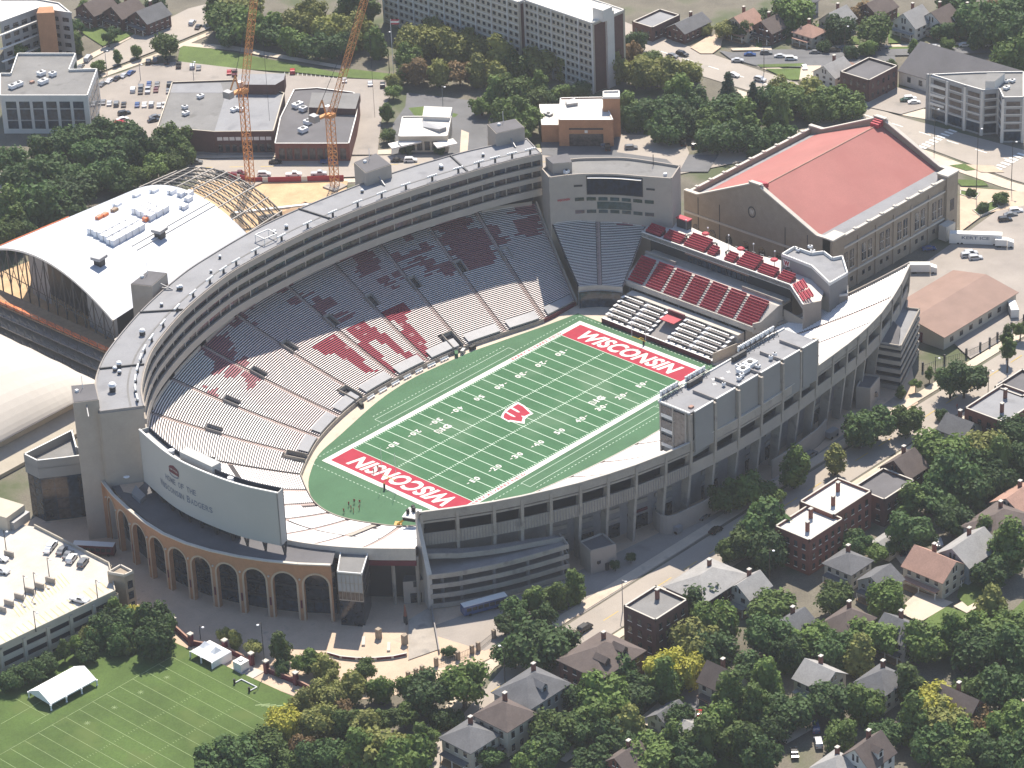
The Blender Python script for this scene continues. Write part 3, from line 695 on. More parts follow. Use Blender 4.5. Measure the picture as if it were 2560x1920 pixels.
# ------------------------------------------------------------------ arched brick building and curved board at the near-left end
ARB = [(-121.5, 47), (-124.8, 41.5), (-127.6, 34.1), (-129.9, 25.5), (-131.8, 16.3), (-132.7, 7.6), (-132.2, -.9), (-130.5, -8.9), (-127.9, -16.8), (-124.5, -24.4), (-120.3, -32), (-115.2, -39.2)]
arch = thing('arched_building', 'curved orange brick building with nine tall arches facing the plaza', 'building', (-130, 5, 0))
ZA = 18.0
in_ = []
for i, p in enumerate(ARB):
    a = ARB[max(i-1, 0)]; c = ARB[min(i+1, len(ARB)-1)]; d = Vector((c[0]-a[0], c[1]-a[1], 0)).normalized(); in_.append((p[0]-d.y*1.3, p[1]+d.x*1.3))
def bay(p, q, pi_, qi):
    """one arched bay: p,q outer ends, pi_,qi inner ends"""
    L = math.dist(p, q); pw = 2.0; r = (L-pw)/2; zs = 14.6-r; N = 14
    def O(u, z, t=0.): a = lerp(p, q, u/L); c = lerp(pi_, qi, u/L); m_ = lerp(a, c, t); return (m_[0], m_[1], z)
    m = MB(); h = pw/2
    for u0, u1 in ((0, h), (L-h, L)): m.face([O(u0, 0), O(u1, 0), O(u1, zs), O(u0, zs)][::-1]); m.face([O(u0, zs), O(u1, zs), O(u1, ZA), O(u0, ZA)][::-1])
    for k in range(N):
        a0, a1 = math.pi*(1-k/N), math.pi*(1-(k+1)/N); u0, u1 = L/2+r*math.cos(a0), L/2+r*math.cos(a1); z0, z1 = zs+r*math.sin(a0), zs+r*math.sin(a1)
        m.face([O(u0, z0), O(u0, ZA), O(u1, ZA), O(u1, z1)])
        m.face([O(u0, z0), O(u1, z1), O(u1, z1, 1), O(u0, z0, 1)])
    m.face([O(h, 0), O(h, zs), O(h, zs, 1), O(h, 0, 1)]); m.face([O(L-h, 0), O(L-h, 0, 1), O(L-h, zs, 1), O(L-h, zs)])
    o = m.build('arch_bay', 'brick_orange', arch)
    tr = MB(); w2 = .55
    for k in range(N):
        a0, a1 = math.pi*(1-k/N), math.pi*(1-(k+1)/N)
        tr.face([O(L/2+r*math.cos(a0), zs+r*math.sin(a0), -.1), O(L/2+(r+w2)*math.cos(a0), zs+(r+w2)*math.sin(a0), -.1), O(L/2+(r+w2)*math.cos(a1), zs+(r+w2)*math.sin(a1), -.1), O(L/2+r*math.cos(a1), zs+r*math.sin(a1), -.1)])
    for u0, u1 in ((h-w2, h), (L-h, L-h+w2)): tr.face([O(u0, 0, -.1), O(u0, zs, -.1), O(u1, zs, -.1), O(u1, 0, -.1)])
    tr.build('arch_trim', 'arch_stone', o)
    MB().ball(O(0, zs+r*.55, -.15), (.32, .32, .32), 8, 5).build('medallion', 'stone_trim', o)
    bn = MB(); bn.face([O(.05-h*.25, 4, -.18), O(.05-h*.25, 6.5, -.18), O(.3, 6.5, -.18), O(.3, 4, -.18)]); bn.build('banner', 'maroon', o)
bays = list(range(1, len(ARB)-1))
for i in bays: bay(ARB[i], ARB[i+1], in_[i], in_[i+1])
strip(MB(), [ARB[0], ARB[1]], 0, ZA, -1).build('plain_wall', 'brick_orange', arch)
cap = strip(MB(), ARB, ZA, ZA+.35, -.9).build('cornice', 'stone_trim', arch)
# glass wall behind the arches with floor bands
back = []
for i, p in enumerate(ARB):
    a = ARB[max(i-1, 0)]; c = ARB[min(i+1, len(ARB)-1)]; d = Vector((c[0]-a[0], c[1]-a[1], 0)).normalized(); back.append((p[0]-d.y*4.0, p[1]+d.x*4.0))
bks2 = spline(back, 4)
strip(MB(), bks2, 0, 17, .3).build('rear_glass', 'glass', arch)
for z0, z1, mt in ((3.6, 4.3, 'metal_dark'), (8.0, 8.7, 'metal_dark'), (12.3, 13.2, 'concrete_dark')):
    strip(MB(), bks2, z0, z1, -.35).build('floor_band', mt, arch)
for i in range(0, len(bks2)-1):
    p, q = bks2[i], bks2[i+1]
    for lv, (z0, z1) in enumerate(((.3, 3.5), (4.8, 7.9), (9.2, 12.1), (13.4, 16.6))):
        d = Vector((q[0]-p[0], q[1]-p[1], 0)).normalized(); n = Vector((d.y, -d.x, 0))*.1; a, c = lerp(p, q, .06), lerp(p, q, .94)
        MB().face([(a[0]+n.x, a[1]+n.y, z0), (a[0]+n.x, a[1]+n.y, z1), (c[0]+n.x, c[1]+n.y, z1), (c[0]+n.x, c[1]+n.y, z0)]).build('window', ('glass_blue', 'glass', 'glass')[(i*3+lv*2) % 3], arch)
# roof between wall and seating
seat_rim = [(q[3], q[4]) for q in SN_]
ri = spline(in_[1:], 4); ro = MB(); rim = [seat_rim[int(i*(len(seat_rim)-1)/(len(ri)-1)*.80)] for i in range(len(ri))]
for i in range(len(ri)-1): ro.face([(*ri[i], 17.2), (*ri[i+1], 17.2), (*rim[i+1], 17.25), (*rim[i], 17.25)][::-1])
aroof = ro.build('roof', 'roof_dark', arch)
# terrace with tables and kit at the far-left end of the roof
fl = MB().face([(-120.76,41.46,17.4), (-114.03,39.13,17.4), (-117.67,33.22,17.4), (-123.48,31.57,17.4), (-124.36,34.11,17.4)]).build('roof_terrace', 'plaza', arch)
for k, (x, y) in enumerate(((600, 590), (665, 585), (660, 615), (662, 650), (715, 580), (735, 610), (750, 575))):
    pass
for k, P in enumerate(((-119.04,43.07,17.4), (-117.31,40.19,17.4), (-120.61,36.84,17.4), (-115.58,38.8,17.4), (-114.66,38.42,17.4))):
    m = MB(); m.tube([(P[0], P[1], 17.4), (P[0], P[1], 19.6)], .05, 6, 1); m.ball((P[0], P[1], 19.7), (1.0, 1.0, .35), 10, 4, 0)
    o = m.build('patio_umbrella', ['tent_white', 'metal_dark'], None); tag(o, 'white patio umbrella on the orange roof terrace, %s from the left' % ORD[k], 'umbrella', 'umbrellas on the arched building terrace')
m = MB(); P = (-123.71,28.5,17.3); m.prism([(-124.28,30.72,17)[:2], (-120.76,32.96,17)[:2], (-122.67,26.56,17)[:2], (-125.54,25.76,17)[:2]], 17.2, 18.4); m.build('skylight', 'metal_grey', arch)
# gate annex at the right end: glass corner with dark flat roof
ga = thing('gate_annex', 'flat-roofed glass annex beside the gate at the end of the arches', 'building', (-110, -45, 0))
GA = [(-115.5,-41.67,16.8), (-112.01,-47.65,16.8), (-102.99,-41.12,16.8), (-106.45,-33.93,16.8)]
MB().prism([p[:2] for p in GA], 8, 16.6, 0, 1).build('upper_wall', ['precast', 'roof_mid'], ga)
strip(MB(), [p[:2] for p in GA]+[GA[0][:2]], 16.4, 17.0, .3).build('roof_edge', 'trim_white', ga)
MB().prism([lerp(p[:2], (sum(q[0] for q in GA)/4, sum(q[1] for q in GA)/4), .04) for p in GA], 0, 8).build('lower_glass', 'glass', ga)
for sI in (0, 1):
    p, q = GA[sI][:2], GA[sI+1][:2]
    d = Vector((q[0]-p[0], q[1]-p[1], 0)).normalized(); n = Vector((d.y, -d.x, 0))*.12; cc = Vector((sum(v[0] for v in GA)/4-p[0], sum(v[1] for v in GA)/4-p[1], 0))
    if n.dot(cc) > 0: n = -n
    for k in range(6):
        for lv in range(3):
            a, c = lerp(p, q, (k+.08)/6), lerp(p, q, (k+.92)/6); z0 = 8.4+lv*2.7
            MB().face([(a[0]+n.x, a[1]+n.y, z0), (c[0]+n.x, c[1]+n.y, z0), (c[0]+n.x, c[1]+n.y, z0+2.4), (a[0]+n.x, a[1]+n.y, z0+2.4)]).build('panel', ('wall_grey', 'glass_warm')[sI if lv else 1], ga)
# dark concourse under the white stand at the gate, red sign beam
und = []
for q in SN_[18:]: f = Vector((q[0], q[1], 0)); t = Vector((q[3], q[4], 0)); d = (f-t).normalized(); und.append((q[3]+d.x*5, q[4]+d.y*5))
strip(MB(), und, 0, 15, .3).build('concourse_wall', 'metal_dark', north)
und2 = [(q[3], q[4]) for q in SN_[20:]]
strip(MB(), und2, 13.0, 14.6, .4).build('sign_beam', 'maroon', north)
for k in range(20, len(SN_), 2):
    q = SN_[k]; MB().obox((q[3]+1, q[4]+.8, 0), .7, .7, 15.2).build('column', 'concrete', north)
# ---- curved board
SBO = [(-120.1, 29.9), (-122.3, 21.6), (-124.0, 14), (-124.7, 7.7), (-124.7, 0), (-124.0, -9), (-122.6, -16.5), (-119.8, -25.3)]
sbo = spline(SBO, 6); ZS0, ZS1 = 20.6, 36.8
sb = thing('scoreboard', 'curved grey scoreboard back with lettering standing over the arches', 'scoreboard', (-122, 0, 17.2))
strip(MB(), sbo, ZS0, ZS1, .35).build('rear_panel', 'board_grey', sb)
inn = []
for i, p in enumerate(sbo):
    a = sbo[max(i-1, 0)]; c = sbo[min(i+1, len(sbo)-1)]; d = Vector((c[0]-a[0], c[1]-a[1], 0)).normalized(); inn.append((p[0]-d.y*3.0, p[1]+d.x*3.0))
strip(MB(), inn, ZS0, ZS1, .3).build('screen', 'screen', sb)
for k in (0, -1): strip(MB(), [sbo[k], inn[k]], ZS0, ZS1, .3 if k else -.3).build('end_panel', 'board_grey', sb)
tp = MB()
for i in range(len(sbo)-1): tp.face([(*sbo[i], ZS1-1.2), (*sbo[i+1], ZS1-1.2), (*inn[i+1], ZS1-1.2), (*inn[i], ZS1-1.2)][::-1])
tp.build('top_walkway', 'metal_grey', sb)
bt = MB()
for i in range(len(sbo)-1): bt.face([(*sbo[i], ZS0+.02), (*inn[i], ZS0+.02), (*inn[i+1], ZS0+.02), (*sbo[i+1], ZS0+.02)][::-1])
bt.build('underside', 'metal_dark', sb)
strip(MB(), sbo, ZS1, ZS1+.3, .5).build('top_trim', 'trim_white', sb)
strip(MB(), inn[:32], 17.2, ZS0, .2).build('gap_shadow_strip', 'metal_dark', sb)  # added dark strip standing in for the shadow in the gap under the board
for i in range(2, len(sbo), 4):
    p, q = sbo[i], inn[i]; c = lerp(p, q, .5)
    MB().beam((*c, 17.2), (*lerp(p, q, .15), ZS0+.1), .45).beam((*c, 17.2), (*lerp(p, q, .85), ZS0+.1), .45).build('support', 'metal_dark', sb)
MB().prism([(-122.38,10.38,38)[:2], (-122.41,-2.66,38)[:2], (-119.22,-2.69,38)[:2], (-119.18,10.63,38)[:2]], 33.5, 38).build('control_box', 'board_grey', sb)
for P in ((-121.61,14.65,36), (-121.57,-8.95,36)): MB().tube([(P[0], P[1], 35.6), (P[0], P[1], 36.7)], .9, 10).build('speaker_horn', 'metal_white', sb)
# lettering follows the curve
cum = [0.]
for a, c in zip(sbo, sbo[1:]): cum.append(cum[-1]+math.dist(a, c))
def on_curve(s):
    i = 0
    while i < len(cum)-2 and cum[i+1] < s: i += 1
    return lerp(sbo[i], sbo[i+1], (s-cum[i])/(cum[i+1]-cum[i])), Vector((sbo[i+1][0]-sbo[i][0], sbo[i+1][1]-sbo[i][1], 0)).normalized()
def curved_text(txt, s0, z, h, wd, big=()):
    s = s0
    for k, ch in enumerate(txt):
        if ch == ' ': s += wd*.7; continue
        hh = h*1.25 if k in big else h; ww = wd*(1.15 if k in big else 1)*(.45 if ch == 'I' else .85)
        p, d = on_curve(s); n = Vector((d.y, -d.x, 0))
        if n.x > 0: n = -n
        o = Vector((p[0], p[1], z))+n*.06
        put_text('letter', ch, 'letter_grey', o, d, (0, 0, 1), ww, hh, sb, bold=.02)
        s += ww+wd*.14
curved_text('HOME OF THE', 14.5, 28.1, 1.75, 1.35)
curved_text('WISCONSIN BADGERS', 11.2, 24.8, 1.75, 1.45, (0, 10))
p, d = on_curve(19.3); n = Vector((d.y, -d.x, 0)); n = -n if n.x > 0 else n
em = MB(); o = Vector((p[0], p[1], 30.6))+n*.06
def E(u, z, k=0): return o+d*u+n*k+Vector((0, 0, z))
em.face([E(-2.3, 1.0), E(2.3, 1.0), E(2.3, 2.6), E(1.6, 3.2), E(0, 3.7), E(-1.6, 3.2), E(-2.3, 2.6)][::1], 0)
crest = em.build('crest', 'maroon', sb)
put_text('crest_lettering', 'CAMP RANDALL', 'board_grey', E(-2.0, 1.9, .03), d, (0, 0, 1), 4.0, .6, crest, bold=.01)
em = MB()
for k in range(8):
    a0, a1 = math.pi*(1+k/8), math.pi*(1+(k+1)/8)
    em.face([E(2.2*math.cos(a0), .8+.9*math.sin(a0), .02), E(2.2*math.cos(a1), .8+.9*math.sin(a1), .02), E(1.6*math.cos(a1), .8+.5*math.sin(a1), .02), E(1.6*math.cos(a0), .8+.5*math.sin(a0), .02)])
em.build('crest_ribbon', 'letter_grey', crest)


# ------------------------------------------------------------------ outer face of the west stand
COLP = [(-89.3, -48), (-81.4, -53.8), (-72.9, -59.4), (-66, -63.3), (-58.5, -67), (-50.5, -70.6), (-42.4, -73.5), (-33.7, -76.1), (-23.8, -78.3), (-14.8, -79.8), (-5.5, -80.8), (4.1, -81.4), (14.1, -81.5), (24.1, -81.1), (33, -80.4), (41.7, -79.5), (50.3, -78.7), (58, -77.9), (64.4, -77), (70.4, -75.9), (80, -73.6), (90, -70.2), (100, -66.2), (111, -61)]
def nrm(i):
    a = COLP[max(i-1, 0)]; c = COLP[min(i+1, len(COLP)-1)]; d = Vector((c[0]-a[0], c[1]-a[1], 0)).normalized(); return d, Vector((d.y, -d.x, 0))
def off(i, r): n = nrm(i)[1]; return (COLP[i][0]+n.x*r, COLP[i][1]+n.y*r)
BOX0, BOX1 = 9, 15                                   # columns between which the press box stands
for i in range(len(COLP)):
    d, n = nrm(i); p = COLP[i]; hi = 34.6 if BOX0 <= i <= BOX1 else 24.6
    prof = [(.55, hi), (.55, 25), (.15, 16.5), (-.3, 14.5), (-2.0, 0), (-4.6, 0), (-3.4, 13), (-2.4, 17), (-1.8, 20.5), (-.6, 23.4)]
    if hi > 30: prof += [(-3, 25), (-1.2, hi)]
    m = MB(); th = .42
    A = [(p[0]+n.x*r+d.x*th, p[1]+n.y*r+d.y*th, z) for r, z in prof]; B = [(p[0]+n.x*r-d.x*th, p[1]+n.y*r-d.y*th, z) for r, z in prof]
    m.face(A); m.face(B[::-1])
    for k in range(len(prof)): j = (k+1) % len(prof); m.face([A[j], A[k], B[k], B[j]])
    m.build('column', 'concrete', west)
for i in range(len(COLP)-1):
    # rim band, soffit, ribbed parapet panel of each bay
    a, c = off(i, .25), off(i+1, .25)
    strip(MB(), [a, c], 22.9, 25.55, .5).build('rim_band', 'concrete', west)
    if BOX0 <= i < BOX1:
        pass
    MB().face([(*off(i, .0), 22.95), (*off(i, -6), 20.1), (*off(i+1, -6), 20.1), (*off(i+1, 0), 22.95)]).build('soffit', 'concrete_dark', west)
    strip(MB(), [off(i, .05), off(i+1, .05)], 21.9, 22.5, .4).build('lintel', 'concrete', west)
    pan = strip(MB(), [off(i, -.1), off(i+1, -.1)], 14.9, 18.6, .35).build('parapet_panel', 'precast' if i >= 8 else 'concrete', west)
    L = math.dist(COLP[i], COLP[i+1])
    if i < 9:
        rb = MB(); nr = int(L/.8)
        for k in range(1, nr):
            q = lerp(off(i, -.1), off(i+1, -.1), k/nr); d, n = nrm(i); rb.obox((q[0]+n.x*.05, q[1]+n.y*.05, 15), .14, .3, 3.5, math.atan2(d.y, d.x))
        rb.build('rib', 'concrete_dark', pan)
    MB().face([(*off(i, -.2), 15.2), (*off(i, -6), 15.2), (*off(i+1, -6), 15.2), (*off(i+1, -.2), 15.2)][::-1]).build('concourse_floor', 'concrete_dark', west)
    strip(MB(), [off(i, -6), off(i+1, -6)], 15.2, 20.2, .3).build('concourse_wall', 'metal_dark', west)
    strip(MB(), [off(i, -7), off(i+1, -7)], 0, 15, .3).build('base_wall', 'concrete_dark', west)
    if i in (4, 5, 6, 7, 8, 10, 12, 13, 16):
        q0, q1 = lerp(off(i, -6.9), off(i+1, -6.9), .15), lerp(off(i, -6.9), off(i+1, -6.9), .85)
        strip(MB(), [q0, q1], .1, 4.2, -.2).build('gate_opening', 'glass', west); strip(MB(), [q0, q1], 8.0, 9.2, -.3).build('base_beam', 'concrete', west); strip(MB(), [q0, q1], 5.2, 6, -.3).build('base_beam', 'maroon' if i == 7 else 'concrete', west)
# rim cap, bright in the sun
strip(MB(), [off(i, .35) for i in range(len(COLP))], 25.55, 25.75, .7).build('rim_cap', 'concrete_pale', west)
# low curved walls at the foot of the columns
for P, z in (([(-23.5, -73), (-25.2, -77), (-23.5, -80), (-17.1, -81.2), (-10, -82), (-2, -82.4), (6, -82.4)], 6), ([(18, -82.4), (26, -82.2), (34, -81.6), (42, -80.8), (47, -79.4)], 6)):
    strip(MB(), spline(P, 3), 0, z, .4).build('foot_wall', 'precast', west)
# press box
pb = thing('press_box', 'long grey flat-roofed press box on top of the column-fronted stand', 'building', (12, -75, 22))
X0, X1, Y0, Y1, ZP = -15.6, 40.2, -80.2, -69.4, 35.0
MB().box(X0+.6, X1-.3, Y0+1.6, Y1, 19.5, ZP-.5, 0).build('core', 'precast_grey', pb)
rfp = MB().box(X0, X1, Y0+.2, Y1+.5, ZP-.5, ZP).build('roof', 'roof_grey', pb)
for i in range(BOX0, BOX1):
    x0, x1 = COLP[i][0]+.75, COLP[i+1][0]-.75; y = -81.0
    x0 = max(x0, X0+.1); x1 = min(x1, X1-.1)
    MB().box(x0, x1, y, y+.5, 22.4, ZP+.25).build('wall_panel', 'precast_grey', pb)
    MB().box(x0-.1, x1+.1, y-.05, y+.45, ZP+.25, ZP+.5).build('panel_cap', 'trim_white', pb)
    MB().box(x0-.75, x0, y+.9, y+1.1, 22.4, ZP-.1).build('dark_joint', 'metal_dark', pb)
    if i > BOX0: MB().box(x0-.9, x0-.55, y+.6, y+8, ZP, ZP+.9).build('roof_curb', 'concrete_dark', rfp)
MB().box(X0-.1, X0+.3, Y0, Y1+.5, ZP, ZP+.4).build('end_trim', 'trim_white', pb); MB().box(X0, X1, Y1+.3, Y1+.7, ZP, ZP+.4).build('field_trim', 'trim_white', pb)
for lv in (21.5, 26.2, 30.8):
    MB().box(X0-.1, X0+.5, Y1-4.6, Y1, lv, lv+1.1).build('balcony_rail', 'trim_white', pb); MB().box(X0-.08, X0+.55, Y1-4.6, Y1-.4, lv+1.1, lv+3.6).build('balcony_glass', 'glass', pb)
MB().box(X0-.05, X0+.5, Y0+1.6, Y1-4.9, 22, 34).build('end_glass', 'glass_warm', pb)
for y in (Y0+1.4, Y1-4.8, Y1-.2): MB().box(X0-.15, X0+.6, y-.25, y+.25, 19.5, ZP).build('end_post', 'concrete', pb)
for k in range(14):
    x = X0+1.5+k*(X1-X0-3)/13
    MB().box(x-1.6, x+1.6, Y1-.06, Y1+.06, 24, 33).build('field_window', 'glass', pb)
for k, (x0, x1) in enumerate(((-14, -5.5), (-3.2, 6.5), (20, 37))):
    m = MB(); y = Y1+.2; n = int((x1-x0)/1.1)
    for q in range(n):
        x = x0+q*1.1; m.obox((x, y+.6, ZP+1.9), .75, .5, .75); m.obox((x, y+.6, ZP+.95), .75, .5, .75, 0, 0)
    m.beam((x0, y, ZP+1.4), (x1, y, ZP+1.4), .18, .18, 1); m.beam((x0, y, ZP+.5), (x1, y, ZP+.5), .18, .18, 1)
    for q in range(0, n, 2): m.beam((x0+q*1.1, y, ZP), (x0+q*1.1, y, ZP+2.4), .14, .14, 1); m.beam((x0+q*1.1, y, ZP+2), (x0+q*1.1, y-1.6, ZP), .12, .12, 1)
    m.build('floodlight_rack', ['metal_white', 'metal_dark'], pb)
for k, (x0, x1) in enumerate(((-4.5, 1.5), (15, 21))): MB().box(x0, x1, Y1-1.3, Y1-.5, ZP, ZP+1.7).build('equipment_cabinet', 'metal_dark', pb)
def hvac(mb, x, y, z, sx, sy, sz): mb.box(x-sx/2, x+sx/2, y-sy/2, y+sy/2, z+.3, z+sz, 0); mb.box(x-sx/2+.2, x+sx/2-.2, y-sy/2+.2, y+sy/2-.2, z, z+.3, 1); mb.tube([(x, y, z+sz), (x, y, z+sz+.25)], min(sx, sy)*.3, 10, 1)
for (x, y, sx, sy, sz) in ((12.2, -76.5, 3.4, 2.6, 1.6), (16.4, -75.6, 3.6, 2.8, 1.5), (17, -78, 1.2, 1.2, 1), (8, -78.5, 1.2, 1, 1.2), (9.8, -78, 1.2, 1, 1.3), (23, -77.8, .9, .9, 1.4), (25, -77.6, .9, .9, 1.4), (2.6, -77.4, .8, .8, 1.2), (13.8, -73.5, 1.5, 1.2, 1)):
    m = MB(); hvac(m, x, y, ZP, sx, sy, sz); m.build('roof_unit', ['metal_white', 'metal_dark'], rfp)
MB().obox((-12.5, -78.2, ZP), 1.3, 1.1, .5).build('roof_hatch', 'shingle_tan', rfp)
m = MB()
for x, y in ((2, -74.5), (6, -74), (10, -73), (4, -72.5)): m.obox((x, y, ZP+.01), 1.3, .25, .03, .3); m.obox((x, y, ZP+.011), .25, 1.3, .03, .3)
m.build('roof_paver', 'paint', rfp)
# ---- ramp block at the near corner
rp = thing('ramp_block', 'stacked concrete pedestrian ramps below the near end of the press box stand', 'ramp', (-78, -62, 0))
RO = spline([(-95, -54.6), (-90.5, -58.2), (-86, -61.2), (-77, -66.2), (-68, -70), (-58.8, -73.4)], 4)
RI = spline([(-88.5, -47.5), (-84, -51), (-80.4, -53.6), (-72, -59), (-63.8, -63), (-56, -67.6)], 4)
for lv in range(4):
    z = .5+lv*3.1; s = MB()
    for i in range(len(RO)-1): s.face([(*RO[i], z+.2), (*RI[i], z+.2), (*RI[i+1], z+.2), (*RO[i+1], z+.2)][::-1]); s.face([(*RO[i], z-.1), (*RO[i+1], z-.1), (*RI[i+1], z-.1), (*RI[i], z-.1)][::-1])
    s.build('ramp_deck', 'concrete_dark', rp)
    strip(MB(), RO, z-.25, z+1.15, .3).build('ramp_parapet', 'concrete', rp)
    strip(MB(), [RO[-1], RI[-1]], z-.25, z+1.15, .3).build('ramp_end_parapet', 'concrete', rp)
for i in (3, 7, 11, 15, 19):
    q = lerp(RO[i], RI[i], .18); MB().obox((*q, 0), .7, .7, 9.8).build('ramp_column', 'concrete_dark', rp)
mid_ = [lerp(a, c, .52) for a, c in zip(RO, RI)]
up = MB(); n_ = len(mid_)
for i in range(n_-1):
    z0, z1 = 10.2+3.4*(1-i/(n_-1)), 10.2+3.4*(1-(i+1)/(n_-1))
    up.face([(*mid_[i], z0), (*RI[i], z0), (*RI[i+1], z1), (*mid_[i+1], z1)][::-1])
up.build('upper_ramp', 'concrete_dark', rp)
um = MB()
for i in range(n_-1):
    z0, z1 = 10.2+3.4*(1-i/(n_-1)), 10.2+3.4*(1-(i+1)/(n_-1)); p, q = mid_[i], mid_[i+1]
    um.prism([p, q, (q[0]+.2, q[1]+.25), (p[0]+.2, p[1]+.25)], [z0-.4, z1-.4, z1-.4, z0-.4], [z0+1.1, z1+1.1, z1+1.1, z0+1.1])
um.build('upper_parapet', 'concrete', rp)
# end pier of the stand at the gate
MB().prism([(-90.2, -46.6), (-88.9, -46.4), (-93.6, -55.2), (-95.2, -55.0)], 0, [25.3, 25.3, 11, 11]).build('end_pier', 'concrete_pale', west)
bx = thing('ticket_block', 'small concrete block with flat dark roof at the foot of the columns', 'building', (-48, -75, 0))
MB().prism([(-53.6, -76.5), (-46.4, -79.5), (-44.2, -72.6), (-51.7, -70.8)], 0, 7, 0, 1).build('wall', ['precast', 'roof_dark'], bx)
strip(MB(), [(-53.6, -76.5), (-46.4, -79.5), (-44.2, -72.6), (-51.7, -70.8), (-53.6, -76.5)], 7, 7.5, .3).build('parapet', 'precast', bx)
MB().box(-49.7, -48.6, -78.75, -78.2, .1, 2.3).build('door', 'metal_dark', bx); MB().box(-51.9, -50.9, -77.8, -77.3, 2.8, 3.6).build('vent', 'metal_dark', bx)
# ---- ramp tower at the far end
rt = thing('ramp_tower', 'grey ramp tower with stacked open floors at the far end of the stand', 'ramp', (95, -75, 0))
RT = [(80.21,-71.15,15), (82.85,-79.32,15), (105.94,-69.2,15), (104.14,-65.52,15), (108.09,-63,15), (105.55,-58.25,15), (96.74,-62.37,15)]
RTp = [p[:2] for p in RT]; RC = (sum(p[0] for p in RTp)/7, sum(p[1] for p in RTp)/7)
MB().prism(RTp, 13.6, 14.6, 0, 1).build('roof', ['concrete', 'roof_grey'], rt)
strip(MB(), RTp+[RTp[0]], 14.4, 15.3, .35).build('roof_parapet', 'concrete', rt)
MB().prism([lerp(p, RC, .14) for p in RTp], 0, 13.6).build('core', 'metal_dark', rt)
for lv in range(5):
    z = .2+lv*2.8; MB().prism([lerp(p, RC, .02) for p in RTp], z, z+.3).build('floor', 'concrete_dark', rt)
    strip(MB(), [lerp(p, RC, -.005) for p in RTp]+[lerp(RTp[0], RC, -.005)], z-.1, z+1.2, .25).build('floor_parapet', 'concrete', rt)
MB().prism([(80.36,-72.67,16)[:2], (82.36,-78.56,16)[:2], (90.18,-73.52,16)[:2], (94.06,-65.63,16)[:2]], 14.7, [14.8, 14.8, 16.5, 16.5]).build('stair_roof', 'roof_dark', rt)
b2 = thing('service_block', 'low concrete service block below the far end of the stand', 'building', (78, -78, 0))
SBk = [(65.79,-75.69,7.4)[:2], (67.52,-79.7,7.4)[:2], (75.43,-77.23,7.4)[:2], (73.81,-72.44,7.4)[:2]]
MB().prism(SBk, 0, 7.0, 0, 1).build('wall', ['precast', 'roof_dark'], b2); strip(MB(), SBk+[SBk[0]], 7, 7.5, .3).build('parapet', 'precast', b2)
q = lerp(SBk[1], SBk[2], .5); MB().obox((*q, 2.5), .6, 1.4, 1.6, 1.0).build('window', 'glass', b2)


# ------------------------------------------------------------------ video board building, premium terraces, loge
vb = thing('video_board_building', 'curved tan building with large dark video screen above the corner seats', 'building', (88, 42, 0))
VF = spline([(72.3, 51.9), (77.5, 48.4), (82.2, 43.9), (87.4, 36.8), (91.5, 28.8), (95.8, 20.8)], 5); VBk = spline([(76, 58.6), (82, 57.8), (88, 55.4), (94, 49), (99.5, 41.4), (105, 25)], 5); ZV = 36.7
fr_ = VF; loop = VF+VBk[::-1]
MB().prism(loop, 0, ZV-.8, 0, 1).build('wall', ['precast', 'roof_mid'], vb)
strip(MB(), loop+[loop[0]], ZV-.8, ZV, .4).build('parapet', 'precast', vb)
cumv = [0.]
for a, c in zip(VF, VF[1:]): cumv.append(cumv[-1]+math.dist(a, c))
LV = cumv[-1]
def vfp(s, z, o=.12):
    i = 0
    while i < len(cumv)-2 and cumv[i+1] < s: i += 1
    p = lerp(VF[i], VF[i+1], (s-cumv[i])/(cumv[i+1]-cumv[i])); d = Vector((VF[i+1][0]-VF[i][0], VF[i+1][1]-VF[i][1], 0)).normalized(); n = Vector((d.y, -d.x, 0))
    if n.x > 0: n = -n
    return (p[0]+n.x*o, p[1]+n.y*o, z)
def vpanel(name, s0, s1, z0, z1, mat, o=.12, n=4, par=None):
    m = MB()
    for k in range(n):
        a, c = s0+(s1-s0)*k/n, s0+(s1-s0)*(k+1)/n; m.face([vfp(a, z0, o), vfp(a, z1, o), vfp(c, z1, o), vfp(c, z0, o)][::-1])
    return m.build(name, mat, par or vb)
sx0, sx1 = LV*.31, LV*.755
vpanel('screen_frame', sx0-.3, sx1+.3, 29.4, 36.1, 'metal_dark', .15, 8)
vpanel('video_screen', sx0, sx1, 29.7, 35.5, 'screen', .3, 8)
m = MB()
for k in range(8):
    a, c = sx0+(sx1-sx0)*k/8, sx0+(sx1-sx0)*(k+1)/8; m.face([vfp(a, 35.6, .1), vfp(a, 35.6, 1.2), vfp(c, 35.6, 1.2), vfp(c, 35.6, .1)])
m.build('screen_hood', 'trim_white', vb)
for (a, c, z0, z1) in ((.20, .27, 32.3, 33.0), (.79, .86, 32.0, 32.7)): vpanel('sign', LV*a, LV*c, z0, z1, 'metal_dark')
put_text('sign_lettering', 'WISCONSIN', 'red_paint', vfp(LV*.06, 27.8, .15), Vector(vfp(LV*.15, 0))-Vector(vfp(LV*.06, 0)), (0, 0, 1), 4.2, .8, vb, bold=.03)
put_text('sign_lettering', 'RADIO', 'red_paint', vfp(LV*.085, 26.8, .15), Vector(vfp(LV*.13, 0))-Vector(vfp(LV*.085, 0)), (0, 0, 1), 2.2, .7, vb, bold=.03) if 0 else None
for k, f in enumerate((.205, .30, .395, .49, .585, .68, .775)):
    vpanel('window', LV*f, LV*(f+.075), 27.3, 28.5, 'glass_blue' if 1 < k < 5 else 'glass', .12, 2); vpanel('window', LV*f, LV*(f+.075), 22.9, 24.1, 'glass_blue', .12, 2)
vpanel('glass_bay', LV*.385, LV*.665, 24.4, 26.9, 'glass_blue', .2, 4)
